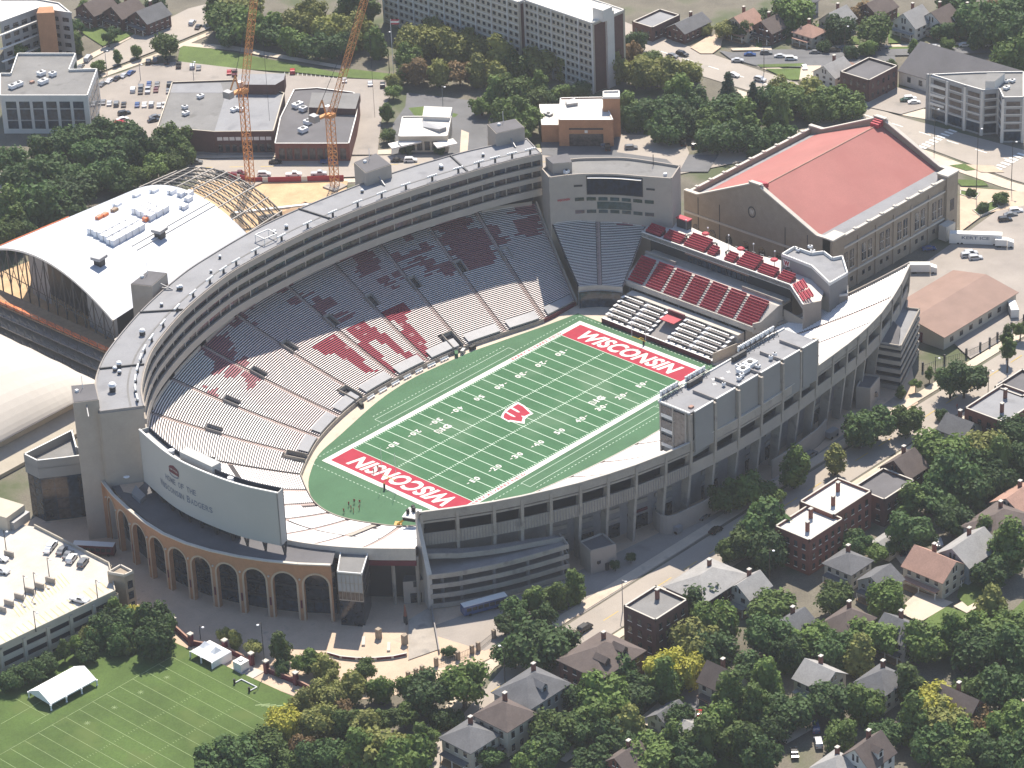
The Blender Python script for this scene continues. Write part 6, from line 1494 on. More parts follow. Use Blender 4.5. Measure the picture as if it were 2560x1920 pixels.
MB().prism([(250.86,10.35,20)[:2], (252.87,7.75,20)[:2], (260.79,9.1,20)[:2], (256.96,14.07,20)[:2]], 16, 20, 0, 1).build('penthouse', ['wall_white', 'roof_mid'], t)
units(t, [(260.66,8.44,16.6), (262.34,6.99,16.6), (256.07,4.99,16.6)], 16.6, 1.5)
# tan-roofed shed in the right lot
sh_ = thing('shed_building', 'long tan-roofed shed beside the ramp tower', 'building', (140, -65, 0))
A, B_, C_, D_ = (126.77,-47.7,7.5), (124.75,-79.1,7.5), (115.62,-79.09,4.5), (136.28,-79.59,4.5)
def gable(t, x0, x1, y0, y1, h, rh, axis, wall, roof, over=.5, parts=True):
    MB().box(x0, x1, y0, y1, 0, h).build('wall', wall, t)
    m = MB(); o = over
    if axis == 'x':
        ym = (y0+y1)/2; k = rh/((y1-y0)/2)
        for (ya, sg) in ((y0, -1), (y1, 1)):
            ye = ya+sg*o; ze = h-o*k
            pts = [(x0-o, ye, ze), (x1+o, ye, ze), (x1+o, ym, h+rh), (x0-o, ym, h+rh)]; m.face(pts if sg < 0 else pts[::-1]); m.face([(x, y, z-.18) for x, y, z in (pts[::-1] if sg < 0 else pts)])
            m.face([pts[0], pts[3], (pts[3][0], pts[3][1], pts[3][2]-.18), (pts[0][0], pts[0][1], pts[0][2]-.18)]); m.face([pts[0], pts[1], (pts[1][0], pts[1][1], pts[1][2]-.18), (pts[0][0], pts[0][1], pts[0][2]-.18)])
        g_ = MB().face([(x0, y1, h), (x0, y0, h), (x0, ym, h+rh-.1)]).face([(x1, y0, h), (x1, y1, h), (x1, ym, h+rh-.1)])
    else:
        xm = (x0+x1)/2; k = rh/((x1-x0)/2)
        for (xa, sg) in ((x0, -1), (x1, 1)):
            xe = xa+sg*o; ze = h-o*k
            pts = [(xe, y0-o, ze), (xm, y0-o, h+rh), (xm, y1+o, h+rh), (xe, y1+o, ze)]; m.face(pts if sg < 0 else pts[::-1]); m.face([(x, y, z-.18) for x, y, z in (pts[::-1] if sg < 0 else pts)])
            m.face([pts[0], pts[1], (pts[1][0], pts[1][1], pts[1][2]-.18), (pts[0][0], pts[0][1], pts[0][2]-.18)]); m.face([pts[0], pts[3], (pts[3][0], pts[3][1], pts[3][2]-.18), (pts[0][0], pts[0][1], pts[0][2]-.18)])
        g_ = MB().face([(x0, y0, h), (x1, y0, h), (xm, y0, h+rh-.1)]).face([(x1, y1, h), (x0, y1, h), (xm, y1, h+rh-.1)])
    g_.build('gable', wall, t); return m.build('roof', roof, t)
gable(sh_, 112, 150, -74, -50, 4.8, 2.3, 'x', 'wall_cream', 'roof_tan', .6)
wall_windows(sh_, (150, -74), (112, -74), .5, 4, 6, 1, .3, .5, 'glass') if 0 else wall_windows(sh_, (112, -74), (150, -74), .6, 4, 7, 1, .35, .5, 'glass')
MB().box(111.8, 112, -66, -62, .1, 3.4).build('door', 'maroon', sh_)
# ---- houses
HN = [0]
def hip(t, x0, x1, y0, y1, h, rh, wall, roof, over=.6):
    MB().box(x0, x1, y0, y1, 0, h).build('wall', wall, t); o = over; X0, X1, Y0_, Y1_ = x0-o, x1+o, y0-o, y1+o
    m = MB(); w2 = min(X1-X0, Y1_-Y0_)/2
    if X1-X0 >= Y1_-Y0_: ra, rb = (X0+w2, (Y0_+Y1_)/2), (X1-w2, (Y0_+Y1_)/2)
    else: ra, rb = ((X0+X1)/2, Y0_+w2), ((X0+X1)/2, Y1_-w2)
    c = [(X0, Y0_, h), (X1, Y0_, h), (X1, Y1_, h), (X0, Y1_, h)]; A_, B2 = (*ra, h+rh), (*rb, h+rh)
    if X1-X0 >= Y1_-Y0_: fs = [[c[0], c[1], B2, A_], [c[1], c[2], B2], [c[2], c[3], A_, B2], [c[3], c[0], A_]]
    else: fs = [[c[0], c[1], A_], [c[1], c[2], B2, A_], [c[2], c[3], B2], [c[3], c[0], A_, B2]]
    for f in fs: m.face(f)
    m.face([(x, y, h-.2) for x, y, z in c[::-1]])
    for i in range(4): j = (i+1) % 4; m.face([(c[i][0], c[i][1], h-.2), (c[j][0], c[j][1], h-.2), c[j], c[i]])
    return m.build('roof', roof, t)
def house(P, sx, sy, h, rh, kind, wall, roof, label, chim=1, dorm=0, porch=True, fl=2, trim=True):
    """P = plan centre; kind gable-x / gable-y / hip / flat"""
    x0, x1, y0, y1 = P[0]-sx/2, P[0]+sx/2, P[1]-sy/2, P[1]+sy/2
    t = thing('house', label, 'house', (P[0], P[1], 0), 'houses round the stadium')
    if kind == 'hip': rf_ = hip(t, x0, x1, y0, y1, h, rh, wall, roof)
    elif kind == 'flat':
        MB().box(x0, x1, y0, y1, 0, h).build('wall', wall, t); rf_ = MB().box(x0+.3, x1-.3, y0+.3, y1-.3, h-.3, h+.05).build('roof', roof, t)
        pp = strip(MB(), [(x0, y0), (x1, y0), (x1, y1), (x0, y1), (x0, y0)], h, h+.8, .35).build('parapet', wall, t); strip(MB(), [(x0, y0), (x1, y0), (x1, y1), (x0, y1), (x0, y0)], h+.8, h+.92, .45).build('coping', 'stone_trim', pp)
    else: rf_ = gable(t, x0, x1, y0, y1, h, rh, kind[-1], wall, roof)
    fr_ = 'trim_white' if trim else None
    wall_windows(t, (x0, y1), (x0, y0), .6, h-.2, max(2, int(sy/3)), fl, .38, .52, 'glass', fr_)
    wall_windows(t, (x0, y0), (x1, y0), .6, h-.2, max(2, int(sx/3)), fl, .38, .52, 'glass', fr_)
    if kind == 'gable-x': wall_windows(t, (x0, P[1]+1.4), (x0, P[1]-1.4), h+.1, h+rh*.6, 2, 1, .5, .8, 'glass', fr_)
    if kind == 'gable-y': wall_windows(t, (P[0]-1.4, y0), (P[0]+1.4, y0), h+.1, h+rh*.6, 2, 1, .5, .8, 'glass', fr_)
    for k in range(chim):
        cx, cy = P[0]+sx*(.2-.4*k), P[1]+sy*.15*(1-2*k); c_ = MB().box(cx-.5, cx+.5, cy-.4, cy+.4, h, h+rh+1.1 if kind != 'flat' else h+3).build('chimney', 'brick_red', rf_); MB().box(cx-.6, cx+.6, cy-.5, cy+.5, (h+rh+1.1 if kind != 'flat' else h+3), (h+rh+1.3 if kind != 'flat' else h+3.2)).build('chimney_cap', 'stone_trim', c_)
    for k in range(dorm):
        dx = P[0]+(k-(dorm-1)/2)*sx*.4; yd = P[1]-sy*.26; zb = h+rh*.35
        MB().prism([(dx-1.1, yd-1.6), (dx+1.1, yd-1.6), (dx+1.1, yd+1.6), (dx-1.1, yd+1.6)], h, zb+1.0).build('dormer', wall, rf_)
        m = MB(); m.face([(dx-1.4, yd-1.9, zb+.9), (dx, yd-1.9, zb+2.1), (dx, yd+2.4, zb+2.1), (dx-1.4, yd+2.4, zb+.9)]); m.face([(dx, yd-1.9, zb+2.1), (dx+1.4, yd-1.9, zb+.9), (dx+1.4, yd+2.4, zb+.9), (dx, yd+2.4, zb+2.1)]); m.face([(dx-1.1, yd-1.62, zb+.9), (dx+1.1, yd-1.62, zb+.9), (dx, yd-1.62, zb+2)]); m.build('dormer_roof', roof, rf_)
        MB().box(dx-.5, dx+.5, yd-1.7, yd-1.6, zb-.5, zb+.7).build('dormer_window', 'glass', rf_)
    if porch:
        MB().box(x0-2, x0, y0+.8, y1-.8, 2.7, 2.95).build('porch_roof', roof, t)
        for y in (y0+1, (y0+y1)/2, y1-1): MB().box(x0-1.9, x0-1.7, y-.1, y+.1, 0, 2.7).build('porch_post', 'trim_white', t)
        MB().box(x0-2, x0, y0+.8, y1-.8, 0, .4).build('porch_floor', 'wood', t)
    return t
G3 = lambda p, z: p
pass
house((-137.55,-110.75,6.5), 10, 10, 6.5, 3.0, 'hip', 'wall_cream', 'shingle_grey', 'cream house with grey pyramid roof nearest the bottom edge')
house((-127.03,-113.02,8.5), 10, 11, 8.5, 3.6, 'hip', 'wall_cream', 'shingle_brown', 'tall cream house with brown hip roof below the grey hip-roofed house')
house((-113.51,-109.61,8), 15, 12, 8, 4, 'hip', 'wall_grey', 'shingle_grey', 'large grey hip-roofed house with round dormer beside the street', dorm=1)
house((-92,-114.42,9), 17, 14, 9, 3.4, 'hip', 'brick_dark', 'shingle_brown', 'wide brick house with brown hip roof and two dormers', chim=1, dorm=2, porch=False, fl=3)
house((-67.97,-112.33,11.5), 13, 11, 11.5, .1, 'flat', 'brick_dark', 'roof_mid', 'three-storey dark brick apartment block with paired white windows', porch=False, fl=3)
house((-45.83,-111.15,8), 18, 13, 8, 3.0, 'hip', 'brick_dark', 'shingle_pale', 'pale hip-roofed apartment house beyond the dark brick block', porch=False)
house((-38.69,-119.77,6), 9, 8, 6, 3, 'gable-x', 'wall_white', 'shingle_pale', 'small white gabled house beside the pale apartment house')
house((-95.4,-139.83,4), 8, 7, 3.4, 2.4, 'gable-x', 'wall_white', 'shingle_grey', 'white garage with dark gable roof below the yellow tree', chim=0, porch=False, fl=1)
house((-96,-147.99,3.5), 7, 9, 3.2, 1.6, 'gable-y', 'wall_grey', 'shingle_pale', 'small pale garage with flat gable in the back lane', chim=0, porch=False, fl=1)
house((-78.07,-143.7,7), 8, 10, 6.5, 4, 'gable-y', 'wall_cream', 'shingle_brown', 'cream house with steep brown gable behind the willow')
house((-118.84,-146.71,5), 9, 8, 5.5, 3, 'gable-x', 'brick_red', 'shingle_brown', 'brown-roofed brick house cut by the bottom edge in the middle')
house((5.79,-114.55,11), 17, 12, 11, .1, 'flat', 'brick_red', 'roof_white', 'red brick apartment block with white roof and tall chimneys, near half', chim=2, porch=False, fl=3)
house((-9.04,-116.96,11), 15, 12, 10.4, .1, 'flat', 'brick_red', 'roof_white', 'red brick apartment block with white roof and tall chimneys, lower half', chim=2, porch=False, fl=3)
house((23.69,-117.69,8), 14, 11, 8, .1, 'flat', 'brick_dark', 'roof_dark', 'dark flat-roofed block right of the white-roofed apartments', chim=0, porch=False)
house((36.3,-115.26,9), 9, 10, 8, 4, 'gable-x', 'brick_dark', 'shingle_brown', 'tall dark brick house with white-trimmed gable under the big trees', porch=True, fl=3)
house((82.05,-117.04,8.5), 19, 14, 8.5, .1, 'flat', 'brick_red', 'roof_grey', 'red brick block with grey flat roof and two dark chimneys', chim=2, porch=False)
house((96.3,-113.66,8), 14, 10, 8, .1, 'flat', 'brick_dark', 'roof_dark', 'dark flat-roofed block cut by the right edge', chim=0, porch=False)
house((67.29,-112.29,6), 9, 9, 6, 3.2, 'gable-y', 'wall_grey', 'shingle_grey', 'grey gabled house between the street and the brick block', dorm=0)
house((44.58,-148.86,6), 12, 10, 6, 3, 'gable-x', 'wall_cream', 'shingle_tan', 'cream house with tan roof at right edge behind the large trees')
house((-11.25,-132.08,6), 9, 9, 5.5, 2.8, 'hip', 'wall_cream', 'shingle_grey', 'small grey hip-roofed house right of the brick apartments')
house((-12.65,-144.15,6), 8, 9, 5.5, 2.8, 'gable-x', 'wall_grey', 'shingle_grey', 'grey gabled house left of the tan-roofed house', chim=0)
house((1.62,-151.62,6.5), 11, 13, 6, 3.8, 'gable-y', 'wall_cream', 'shingle_tan', 'house with tan gable roof and red chimney above the back drive')
house((12.98,-154.15,7), 14, 11, 6.5, 3.8, 'gable-x', 'siding_blue', 'shingle_pale', 'blue-grey house with pale metal gable roof')
house((29.63,-152.58,7), 16, 12, 7, 3.2, 'hip', 'wall_grey', 'shingle_brown', 'wide house with brown hip roof by the right edge')
house((6.4,-131.9,4), 7, 7, 3.2, 2, 'gable-x', 'wall_cream', 'shingle_pale', 'small pale garage behind the red brick apartments', chim=0, porch=False, fl=1)
house((-80.42,-191.51,6.5), 10, 9, 6.5, 4.2, 'gable-x', 'wall_white', 'shingle_brown', 'white house with maroon-brown gable roof and dormer at the bottom', dorm=1)
house((-87.54,-187.38,5), 9, 8, 5, 2.8, 'hip', 'wall_white', 'shingle_pale', 'white house with pale hip roof cut by the bottom edge')
house((-49.52,-196.72,7), 9, 11, 7, 4, 'gable-y', 'brick_red', 'shingle_brown', 'brick house with brown gable among the trees at bottom right')
house((-46.29,-140.65,6), 10, 9, 6, 3.2, 'gable-x', 'wall_white', 'shingle_grey', 'white house with grey gable in the middle of the wooded block')
house((-35.23,-150.56,6), 11, 9, 6, 3.4, 'hip', 'wall_cream', 'shingle_brown', 'cream house with brown hip roof in the wooded block')
house((-30.06,-163.91,6), 10, 10, 6, 3.4, 'gable-y', 'wall_grey', 'shingle_grey', 'grey gabled house in the right part of the wooded block')
house((-60.07,-160.72,6), 10, 9, 6, 3.2, 'gable-y', 'wall_cream', 'shingle_pale', 'cream house with pale gable lower in the wooded block')
house((-51.7,-174.21,6), 10, 9, 6, 3.2, 'hip', 'wall_white', 'shingle_grey', 'white house with grey hip roof lower in the wooded block')
# top-right houses along the cross street
house((269.92,133.87,6), 11, 12, 5, 4.2, 'gable-x', 'wall_cream', 'shingle_tan', 'house with salmon-tan steep roof at the top beside the corner')
house((272.92,124.16,5), 9, 10, 5, 3.6, 'gable-x', 'brick_dark', 'shingle_brown', 'brown house right of the salmon-tan house')
house((278.97,109.76,5), 8, 9, 4.5, 3, 'hip', 'wall_cream', 'shingle_tan', 'tan house half hidden behind the tall top tree')
house((294.39,108.45,6), 10, 10, 5, 4, 'gable-x', 'wall_white', 'shingle_pale', 'white house with pale cross gable at the top')
house((309.22,84.64,6), 11, 11, 5.5, 4.6, 'gable-x', 'wall_white', 'shingle_pale', 'white gabled house with grey roof and dark porch at top right')
house((317.74,78.22,6), 11, 12, 5, 4.4, 'gable-x', 'wall_white', 'shingle_brown', 'white house with dark brown roof at top right')
house((323.96,70.09,6), 10, 11, 5, 4.2, 'gable-x', 'wall_white', 'shingle_grey', 'white-edged house with grey roof among the trees at top right')
house((256.99,150.23,4.5), 15, 9, 4.5, 2.6, 'gable-x', 'brick_dark', 'shingle_grey', 'low brown house with grey gable at the street corner', porch=False, fl=1)
house((251.72,161.69,5), 16, 10, 5, .1, 'flat', 'brick_dark', 'roof_grey', 'low flat-roofed shop with red awning at the top', chim=0, porch=False, fl=1)
house((255.71,80.3,5), 11, 10, 4.6, 3.4, 'gable-x', 'wall_white', 'shingle_pale', 'white house with pale gable and maroon chimney by the corner lawn', porch=False)
house((256.34,64.74,9), 17, 13, 8, .1, 'flat', 'brick_dark', 'roof_dark', 'dark navy flat-roofed building left of the long-roofed hall', chim=0, porch=False, trim=False)
hl = thing('hall_building', 'long hall with wide dark purple roof behind the condo', 'building', (283, 40, 0))
gable(hl, 268, 294, 10, 60, 5.5, 7, 'y', 'wall_white', 'roof_dark', .4)
wall_windows(hl, (268, 60), (268, 10), .8, 5, 9, 1, .3, .5, 'glass')
house((264.46,80.1,4), 4, 7, 3.5, 1.4, 'gable-y', 'wall_cream', 'shingle_tan', 'tan lean-to between the white house and the dark building', chim=0, porch=False, fl=1)
for k, (p, r_, w_, l_) in enumerate((((298.28,130.81,5), 'shingle_grey', 'wall_grey', 'grey-roofed house at the very top behind the tall tree'), ((311.06,102.94,5), 'shingle_brown', 'brick_dark', 'brown-roofed house cut by the top edge at right'), ((133.24,330.64,6), 'shingle_brown', 'brick_dark', 'dark brick gabled house at the top left corner of the crossroads'), ((135.96,319.22,6), 'shingle_grey', 'brick_dark', 'dark house beside the crossroads at the top left'), ((128.68,341.88,6), 'shingle_brown', 'brick_dark', 'dark brown house cut by the top edge left of the crossroads'))):
    house(p, 12, 11, 5.5, 3.6, 'gable-x', w_, r_, l_)


# ------------------------------------------------------------------ parking deck, tents, plaza furniture
pk = thing('parking_deck', 'concrete parking deck with cars on its roof at the lower left', 'building', (-175, 25, 0))
PK = [(-190.24,8.81,9.5), (-152.81,5.77,9.5), (-144.42,18.02,9.5), (-144.38,49.74,9.5), (-148.73,59.74,9.5)]
PKp = [p[:2] for p in PK]; far = [(PKp[0][0]-60, PKp[0][1]+6), (PKp[4][0]-60, PKp[4][1]+40)]
poly_ = [PKp[0], PKp[1], PKp[2], PKp[3], PKp[4], far[1], far[0]]
MB().prism(ccw(poly_), 9.2, 9.5).build('roof_deck', 'concrete_pale', pk)
cc_ = (sum(p[0] for p in poly_)/7, sum(p[1] for p in poly_)/7)
MB().prism([lerp(p, cc_, .05) for p in ccw(poly_)], 0, 9.2).build('core', 'metal_dark', pk)
edge = [far[0], PKp[0], PKp[1], PKp[2], PKp[3]]
for lv in range(3):
    z0 = (8.3, 5.1, 1.9)[lv]
    for i in range(4): strip(MB(), [edge[i], edge[i+1]], z0-.3, z0+(2.1 if lv == 0 else 1.3), .3).build('parapet_band', 'wall_cream', pk)
for i in range(4):
    a, c = edge[i], edge[i+1]; n = max(2, int(math.dist(a, c)/6.5))
    for k in range(n+1): q = lerp(a, c, k/n); MB().obox((q[0], q[1], 0), .9, .9, 9.2, math.atan2(c[1]-a[1], c[0]-a[0])).build('column', 'wall_cream', pk)
st_ = [(-150.73,11.16,13)[:2], (-148.83,6.35,13)[:2], (-145.85,6.07,13)[:2], (-145.8,11.41,13)[:2]]
tw = MB().prism(st_, 0, 12.4).build('stair_tower', 'brick_tan', pk); strip(MB(), ccw(st_)+[ccw(st_)[0]], 12.2, 13.1, .35).build('tower_cap', 'stone_trim', tw)
a, c = st_[1], st_[2]; wall_windows(tw, a, c, 1, 11, 1, 3, .6, .7, 'glass')
b = MB()
for k in range(20): p = lerp((-189.47,8.47,9.5), (-152.98,8.44,9.5), k/19); b.beam((p[0], p[1], 9.53), (p[0]+1, p[1]+5, 9.53), .12, .01)
for k in range(16): p = lerp((-176.15,19.57,9.5), (-156.88,21.91,9.5), k/15); b.beam((p[0]-1, p[1]-3, 9.53), (p[0]+1, p[1]+3, 9.53), .12, .01)
b.build('bay_line', 'paint_yellow', pk, kind='stuff')
for k, p in enumerate(((-178.55,22.49,9.5), (-175.23,23.3,9.5), (-171.48,23.62,9.5), (-167.71,23.94,9.5), (-164.43,23.65,9.5), (-160.74,23.5,9.5), (-159.1,42.99,9.5))): MB().obox(p, .5, 3, 1.6, .25).build('low_wall', 'concrete', pk)
MB().obox((-146.48,54.98,9.5), 7, 4, 2.6, .2).build('roof_plant', 'metal_grey', pk); MB().obox((-147.89,58.71,9.5), 8, 9, 4.5, .2).build('stair_head', 'wall_cream', pk)
def lamp(P, h, lab, grp, mat='metal_dark', arm=(0, -1), z0=0., head='metal_white'):
    t = thing('street_lamp', lab, 'lamp', (P[0], P[1], z0), grp)
    MB().tube([(P[0], P[1], z0), (P[0], P[1], z0+h)], [.14, .09], 6).build('pole', mat, t)
    m = MB(); m.beam((P[0], P[1], z0+h-.1), (P[0]+arm[0]*1.2, P[1]+arm[1]*1.2, z0+h), .12); m.build('arm', mat, t)
    MB().ball((P[0]+arm[0]*1.4, P[1]+arm[1]*1.4, z0+h-.05), (.42, .42, .2), 8, 5).build('lamp_head', head, t)
for k, p in enumerate(((-157.54,46.24,9.5), (-166.64,22.63,9.5), (-169.4,23.53,9.5), (-159.38,25.58,9.5), (-179.06,7.55,9.5), (-158.47,6.54,9.5))): lamp(p, 6.5, 'thin dark lamp post on the parking deck roof, %s from the left' % ORD[sorted(range(6), key=lambda i: (40, 230, 165, 318, 233, 630)[i]).index(k)], 'lamp posts on the parking deck', z0=9.5)
# white frame tent on the practice field
def frame_tent(P, L, W_, h, rh, rz, lab):
    t = thing('frame_tent', lab, 'tent', (P[0], P[1], 0), None, rz, world=False)
    m = MB(); n = 6
    for s_ in (-1, 1):
        for k in range(n):
            x0, x1 = -L/2+L*k/n, -L/2+L*(k+1)/n; sag = .12
            for (y0, z0), (y1, z1) in (((s_*W_/2, h), (s_*W_/4, h+rh*.52)), ((s_*W_/4, h+rh*.52), (0, h+rh))):
                f = [(x0, y0, z0), (x1, y0, z0), (x1, y1, z1), (x0, y1, z1)]; m.face(f if s_ < 0 else f[::-1])
    for x, sg in ((-L/2, -1), (L/2, 1)): f = [(x, -W_/2, h), (x, W_/2, h), (x, 0, h+rh)]; m.face(f if sg > 0 else f[::-1])
    link('roof', m.mesh('roof', 'tent_white'), t)
    m = MB(); m.box(-L/2, L/2, -W_/2-.03, -W_/2, h-.35, h); m.box(-L/2, L/2, W_/2, W_/2+.03, h-.35, h); m.box(-L/2-.03, -L/2, -W_/2, W_/2, h-.35, h); m.box(L/2, L/2+.03, -W_/2, W_/2, h-.35, h); link('valance', m.mesh('valance', 'tent_white'), t)
    for k in range(4):
        for y in (-W_/2, W_/2):
            x = -L/2+L*k/3; m = MB(); m.box(x-.06, x+.06, y-.06, y+.06, 0, h); m.tube([(x, y, .1), (x, y, 1.2), (x, y, h-.2)], [.4, .16, .35], 6); link('leg', m.mesh('leg', 'tent_white'), t)
a, c = (-192.37,-4.09,2.6), (-192.43,-13.3,2.6); e = (-177.18,-13.63,2.6)
d = Vector((e[0]-c[0], e[1]-c[1], 0)); frame_tent(((a[0]+e[0])/2, (a[1]+e[1])/2, 0), d.length, math.dist(a[:2], c[:2]), 2.6, 2.2, math.atan2(d.y, d.x), 'large white frame tent with open sides on the practice field')
# peaked marquee
P0 = (-150.67,-27.82,0); Pm = (-147.26,-24.7,0)
t = thing('marquee', 'white marquee with two peaks and closed side on the practice field', 'tent', (Pm[0], Pm[1], 0))
cx, cy = (-149.12,-27.07,1.2)[:2]; L, W_ = 8.6, 7.0
m = MB()
for ox in (-L/4, L/4):
    pk_ = (cx, cy+ox, 5.0); C4 = [(cx-W_/2, cy+ox-L/4, 2.6), (cx+W_/2, cy+ox-L/4, 2.6), (cx+W_/2, cy+ox+L/4, 2.6), (cx-W_/2, cy+ox+L/4, 2.6)]
    for i in range(4):
        p, q = C4[i], C4[(i+1) % 4]; mp, mq = lerp(p, pk_, .6), lerp(q, pk_, .6); mp = (mp[0], mp[1], mp[2]-.45); mq = (mq[0], mq[1], mq[2]-.45)
        m.face([p, q, mq, mp]); m.face([mp, mq, pk_])
m.build('roof', 'tent_white', t)
MB().box(cx-W_/2, cx+W_/2, cy-L/2, cy-L/2+.05, 0, 2.6).build('side_wall', 'tent_white', t); MB().box(cx+W_/2-.05, cx+W_/2, cy-L/2, cy+L/2, 0, 2.6).build('side_wall', 'tent_white', t)
for x, y in ((cx-W_/2, cy-L/2), (cx-W_/2, cy), (cx-W_/2, cy+L/2)): MB().box(x-.15, x+.15, y-.15, y+.15, 0, 2.6).build('leg', 'tent_white', t)
# hydraulic box on a concrete pad, practice goal post
padz = (-150.04,-34.03,0); sheet_ = MB().prism([(-150.13,-34.06,0)[:2], (-149.65,-42.25,0)[:2], (-144.35,-42.28,0)[:2], (-145,-34.48,0)[:2]], 0, .18).build('concrete_pad', 'concrete_pale'); struct(sheet_)
t = thing('equipment_cabinet', 'white equipment cabinet on the concrete pad beside the practice field', 'cabinet', (*(-146.65,-36.26,0)[:2], .18)); q = (-147.54,-37.07,0)
MB().obox((q[0], q[1], .18), 3.0, 3.0, 2.8).build('body', 'trim_white', t); MB().obox((q[0], q[1], 2.98), 3.1, 3.1, .12).build('lid', 'trim_white', t); MB().obox((q[0], q[1], 3.1), 1, 1, .25).build('vent', 'metal_grey', t); MB().obox((q[0]-.4, q[1]-.8, .181), 3.0, 3.0, .5).build('plinth', 'metal_grey', t)
t = thing('goal_post', 'low white practice goal post lying before the concrete pad', 'goal post', (-150.41,-40.01,0)); A, B_, C_, D_ = (-153.65,-40.98,0.9), (-151.34,-41.12,0.9), (-151.23,-46.94,0.9), (-153.77,-46.76,0.9)
MB().tube([B_, C_], .16).build('crossbar', 'metal_white', t)
for p, q in ((B_, A), (C_, D_)): MB().tube([p, q], .16).build('arm', 'metal_white', t); MB().tube([(q[0], q[1], 0), (q[0], q[1], 2.1)], .3).build('padding', 'black', t)
# brick wall with piers and lamps along the practice field
WP = [(-145.82,-8.59,0), (-148.02,-17.87,0), (-144.23,-27.2,0), (-144.09,-37.31,0), (-144.14,-43.03,0), (-142.97,-53.03,0), (-142.98,-62.06,0)]
t = thing('boundary_wall', 'maroon wall with tall piers between practice field and plaza', 'wall', WP[2])
for i in range(len(WP)-1):
    if i == 3: continue
    strip(MB(), [WP[i][:2], WP[i+1][:2]], 0, 1.5, .35).build('wall_panel', 'maroon', t); strip(MB(), [WP[i][:2], WP[i+1][:2]], 1.5, 1.65, .45).build('coping', 'shingle_tan', t)
for i, p in enumerate(WP):
    pr_ = MB().obox((p[0], p[1], 0), 1.1, 1.1, 3.6).build('pier', 'maroon', t); MB().obox((p[0], p[1], 3.6), 1.4, 1.4, .35).build('pier_cap', 'stone_trim', pr_)
lamp((-143.56,-41.84,0), 15, 'tall dark lamp mast beside the concrete pad and marquee', 'lamps on the plaza', arm=(-1, -.2)); lamp((-144.37,-17.54,0), 4.5, 'short lamp with globe at the plaza wall behind the marquee', 'lamps on the plaza')
lamp((-107.66,-94.64,0), 11, 'tall dark lamp post at the street corner by the big round tree', 'lamps by the street', arm=(0, 1)); lamp((97.83,-81.16,0), 6, 'dark lamp post under the lone street tree', 'lamps by the street')
# raised plaza steps with railing
t = thing('plaza_terrace', 'raised tan paved terrace with curved railing in front of the gate', 'terrace', (-128, -62, 0))
TP = [(-128.16,-49.27,0), (-124.35,-46.02,0), (-119.33,-51.45,0), (-109.81,-45.31,0), (-102.73,-53.24,0), (-109.82,-61.02,0), (-114.9,-66.02,0), (-121.71,-61,0), (-126.98,-53.31,0)]
MB().prism(ccw([p[:2] for p in TP]), 0, .5).build('paving', 'plaza', t)
rl = [(-128.16,-49.27,0), (-127.13,-53.46,0), (-124.99,-57.16,0), (-121.77,-61.06,0), (-118.35,-64.11,0), (-114.9,-66.02,0)]
for i in range(len(rl)-1):
    p, q = rl[i], rl[i+1]; strip(MB(), [p[:2], q[:2]], 0, 1.0, .3).build('low_wall', 'wall_white', t); strip(MB(), [lerp(p, q, .08)[:2], lerp(p, q, .92)[:2]], .25, .9, -.06).build('rail_panel', 'maroon', t)
for k, q in enumerate(((-114.01,-54.61,0), (-111.69,-62.05,0))): MB().obox((q[0], q[1], .5), 1.3, 1.3, 3.0).build('pier', 'brick_tan', t)
for k, q in enumerate(((-117.93,-52.82,0), (-115.6,-59.93,0))): MB().obox((q[0], q[1], .5), 4, .9, .5, .75).build('bench', 'concrete_pale', t)
q = (-103.96,-54.78,-0); m = MB(); m.obox((q[0], q[1], 0), .8, .8, 2.6, 0, 1); m.tube([(q[0], q[1], 2.6), (q[0]+.2, q[1]+.2, 6)], [.5, .1], 6, 0); o = m.build('statue', ['brick_red', 'metal_dark']); tag(o, 'dark slender statue on a red base at the gate steps', 'statue')
# gatehouse at the gate
t = thing('gatehouse', 'tan block gatehouse with dark doorway beside the end of the press box stand', 'building', (-93,-47.64,0))
GP = [(-97.06,-47.38,7), (-92.02,-51.79,7), (-88.31,-49.34,7), (-92.9,-44.44,7)]
MB().prism(ccw([p[:2] for p in GP]), 0, 7, 0, 1).build('wall', ['precast', 'roof_dark'], t)
p, q = GP[0][:2], GP[1][:2]; wall_windows(t, p, q, 0, 3.4, 1, 1, .5, .9, 'glass', out=.1); wall_windows(t, p, q, 5, 7.0, 1, 1, .18, .9, 'metal_dark', out=.1)
MB().prism([(-102.29,-54.12,0)[:2], (-93.45,-53.99,0)[:2], (-107.61,-70.29,0)[:2], (-116.16,-67.74,0)[:2]], 0, .25).build('ramp', 'concrete', t)
strip(MB(), [(-93.52,-53.9,0)[:2], (-108.67,-71.62,0)[:2]], 0, 1.3, .3).build('ramp_wall', 'concrete_dark', t)
# fence piers along the street pavement
t = thing('boundary_fence', 'iron fence with tan piers along the street corner by the gate', 'fence', (-112.24,-75.34,0)); fp = [(-122.7,-74.15,0), (-120.36,-74.71,0), (-118.28,-74.94,0), (-113.3,-75.22,0), (-107.51,-77.6,0), (-103,-78.41,0), (-100.87,-78.65,0), (-93.86,-77.72,0)]
for i, p in enumerate(fp):
    MB().obox((p[0], p[1], 0), .9, .9, 2.6).build('pier', 'brick_tan', t)
    if i < len(fp)-1 and i not in (2,):
        q = fp[i+1]; m = MB(); n = max(4, int(math.dist(p, q)/.5))
        for k in range(n): r_ = lerp(p, q, k/n); m.beam((r_[0], r_[1], 0), (r_[0], r_[1], 1.9), .05)
        m.beam((p[0], p[1], 1.8), (q[0], q[1], 1.8), .06); m.beam((p[0], p[1], .3), (q[0], q[1], .3), .06); m.build('railing', 'metal_dark', t)
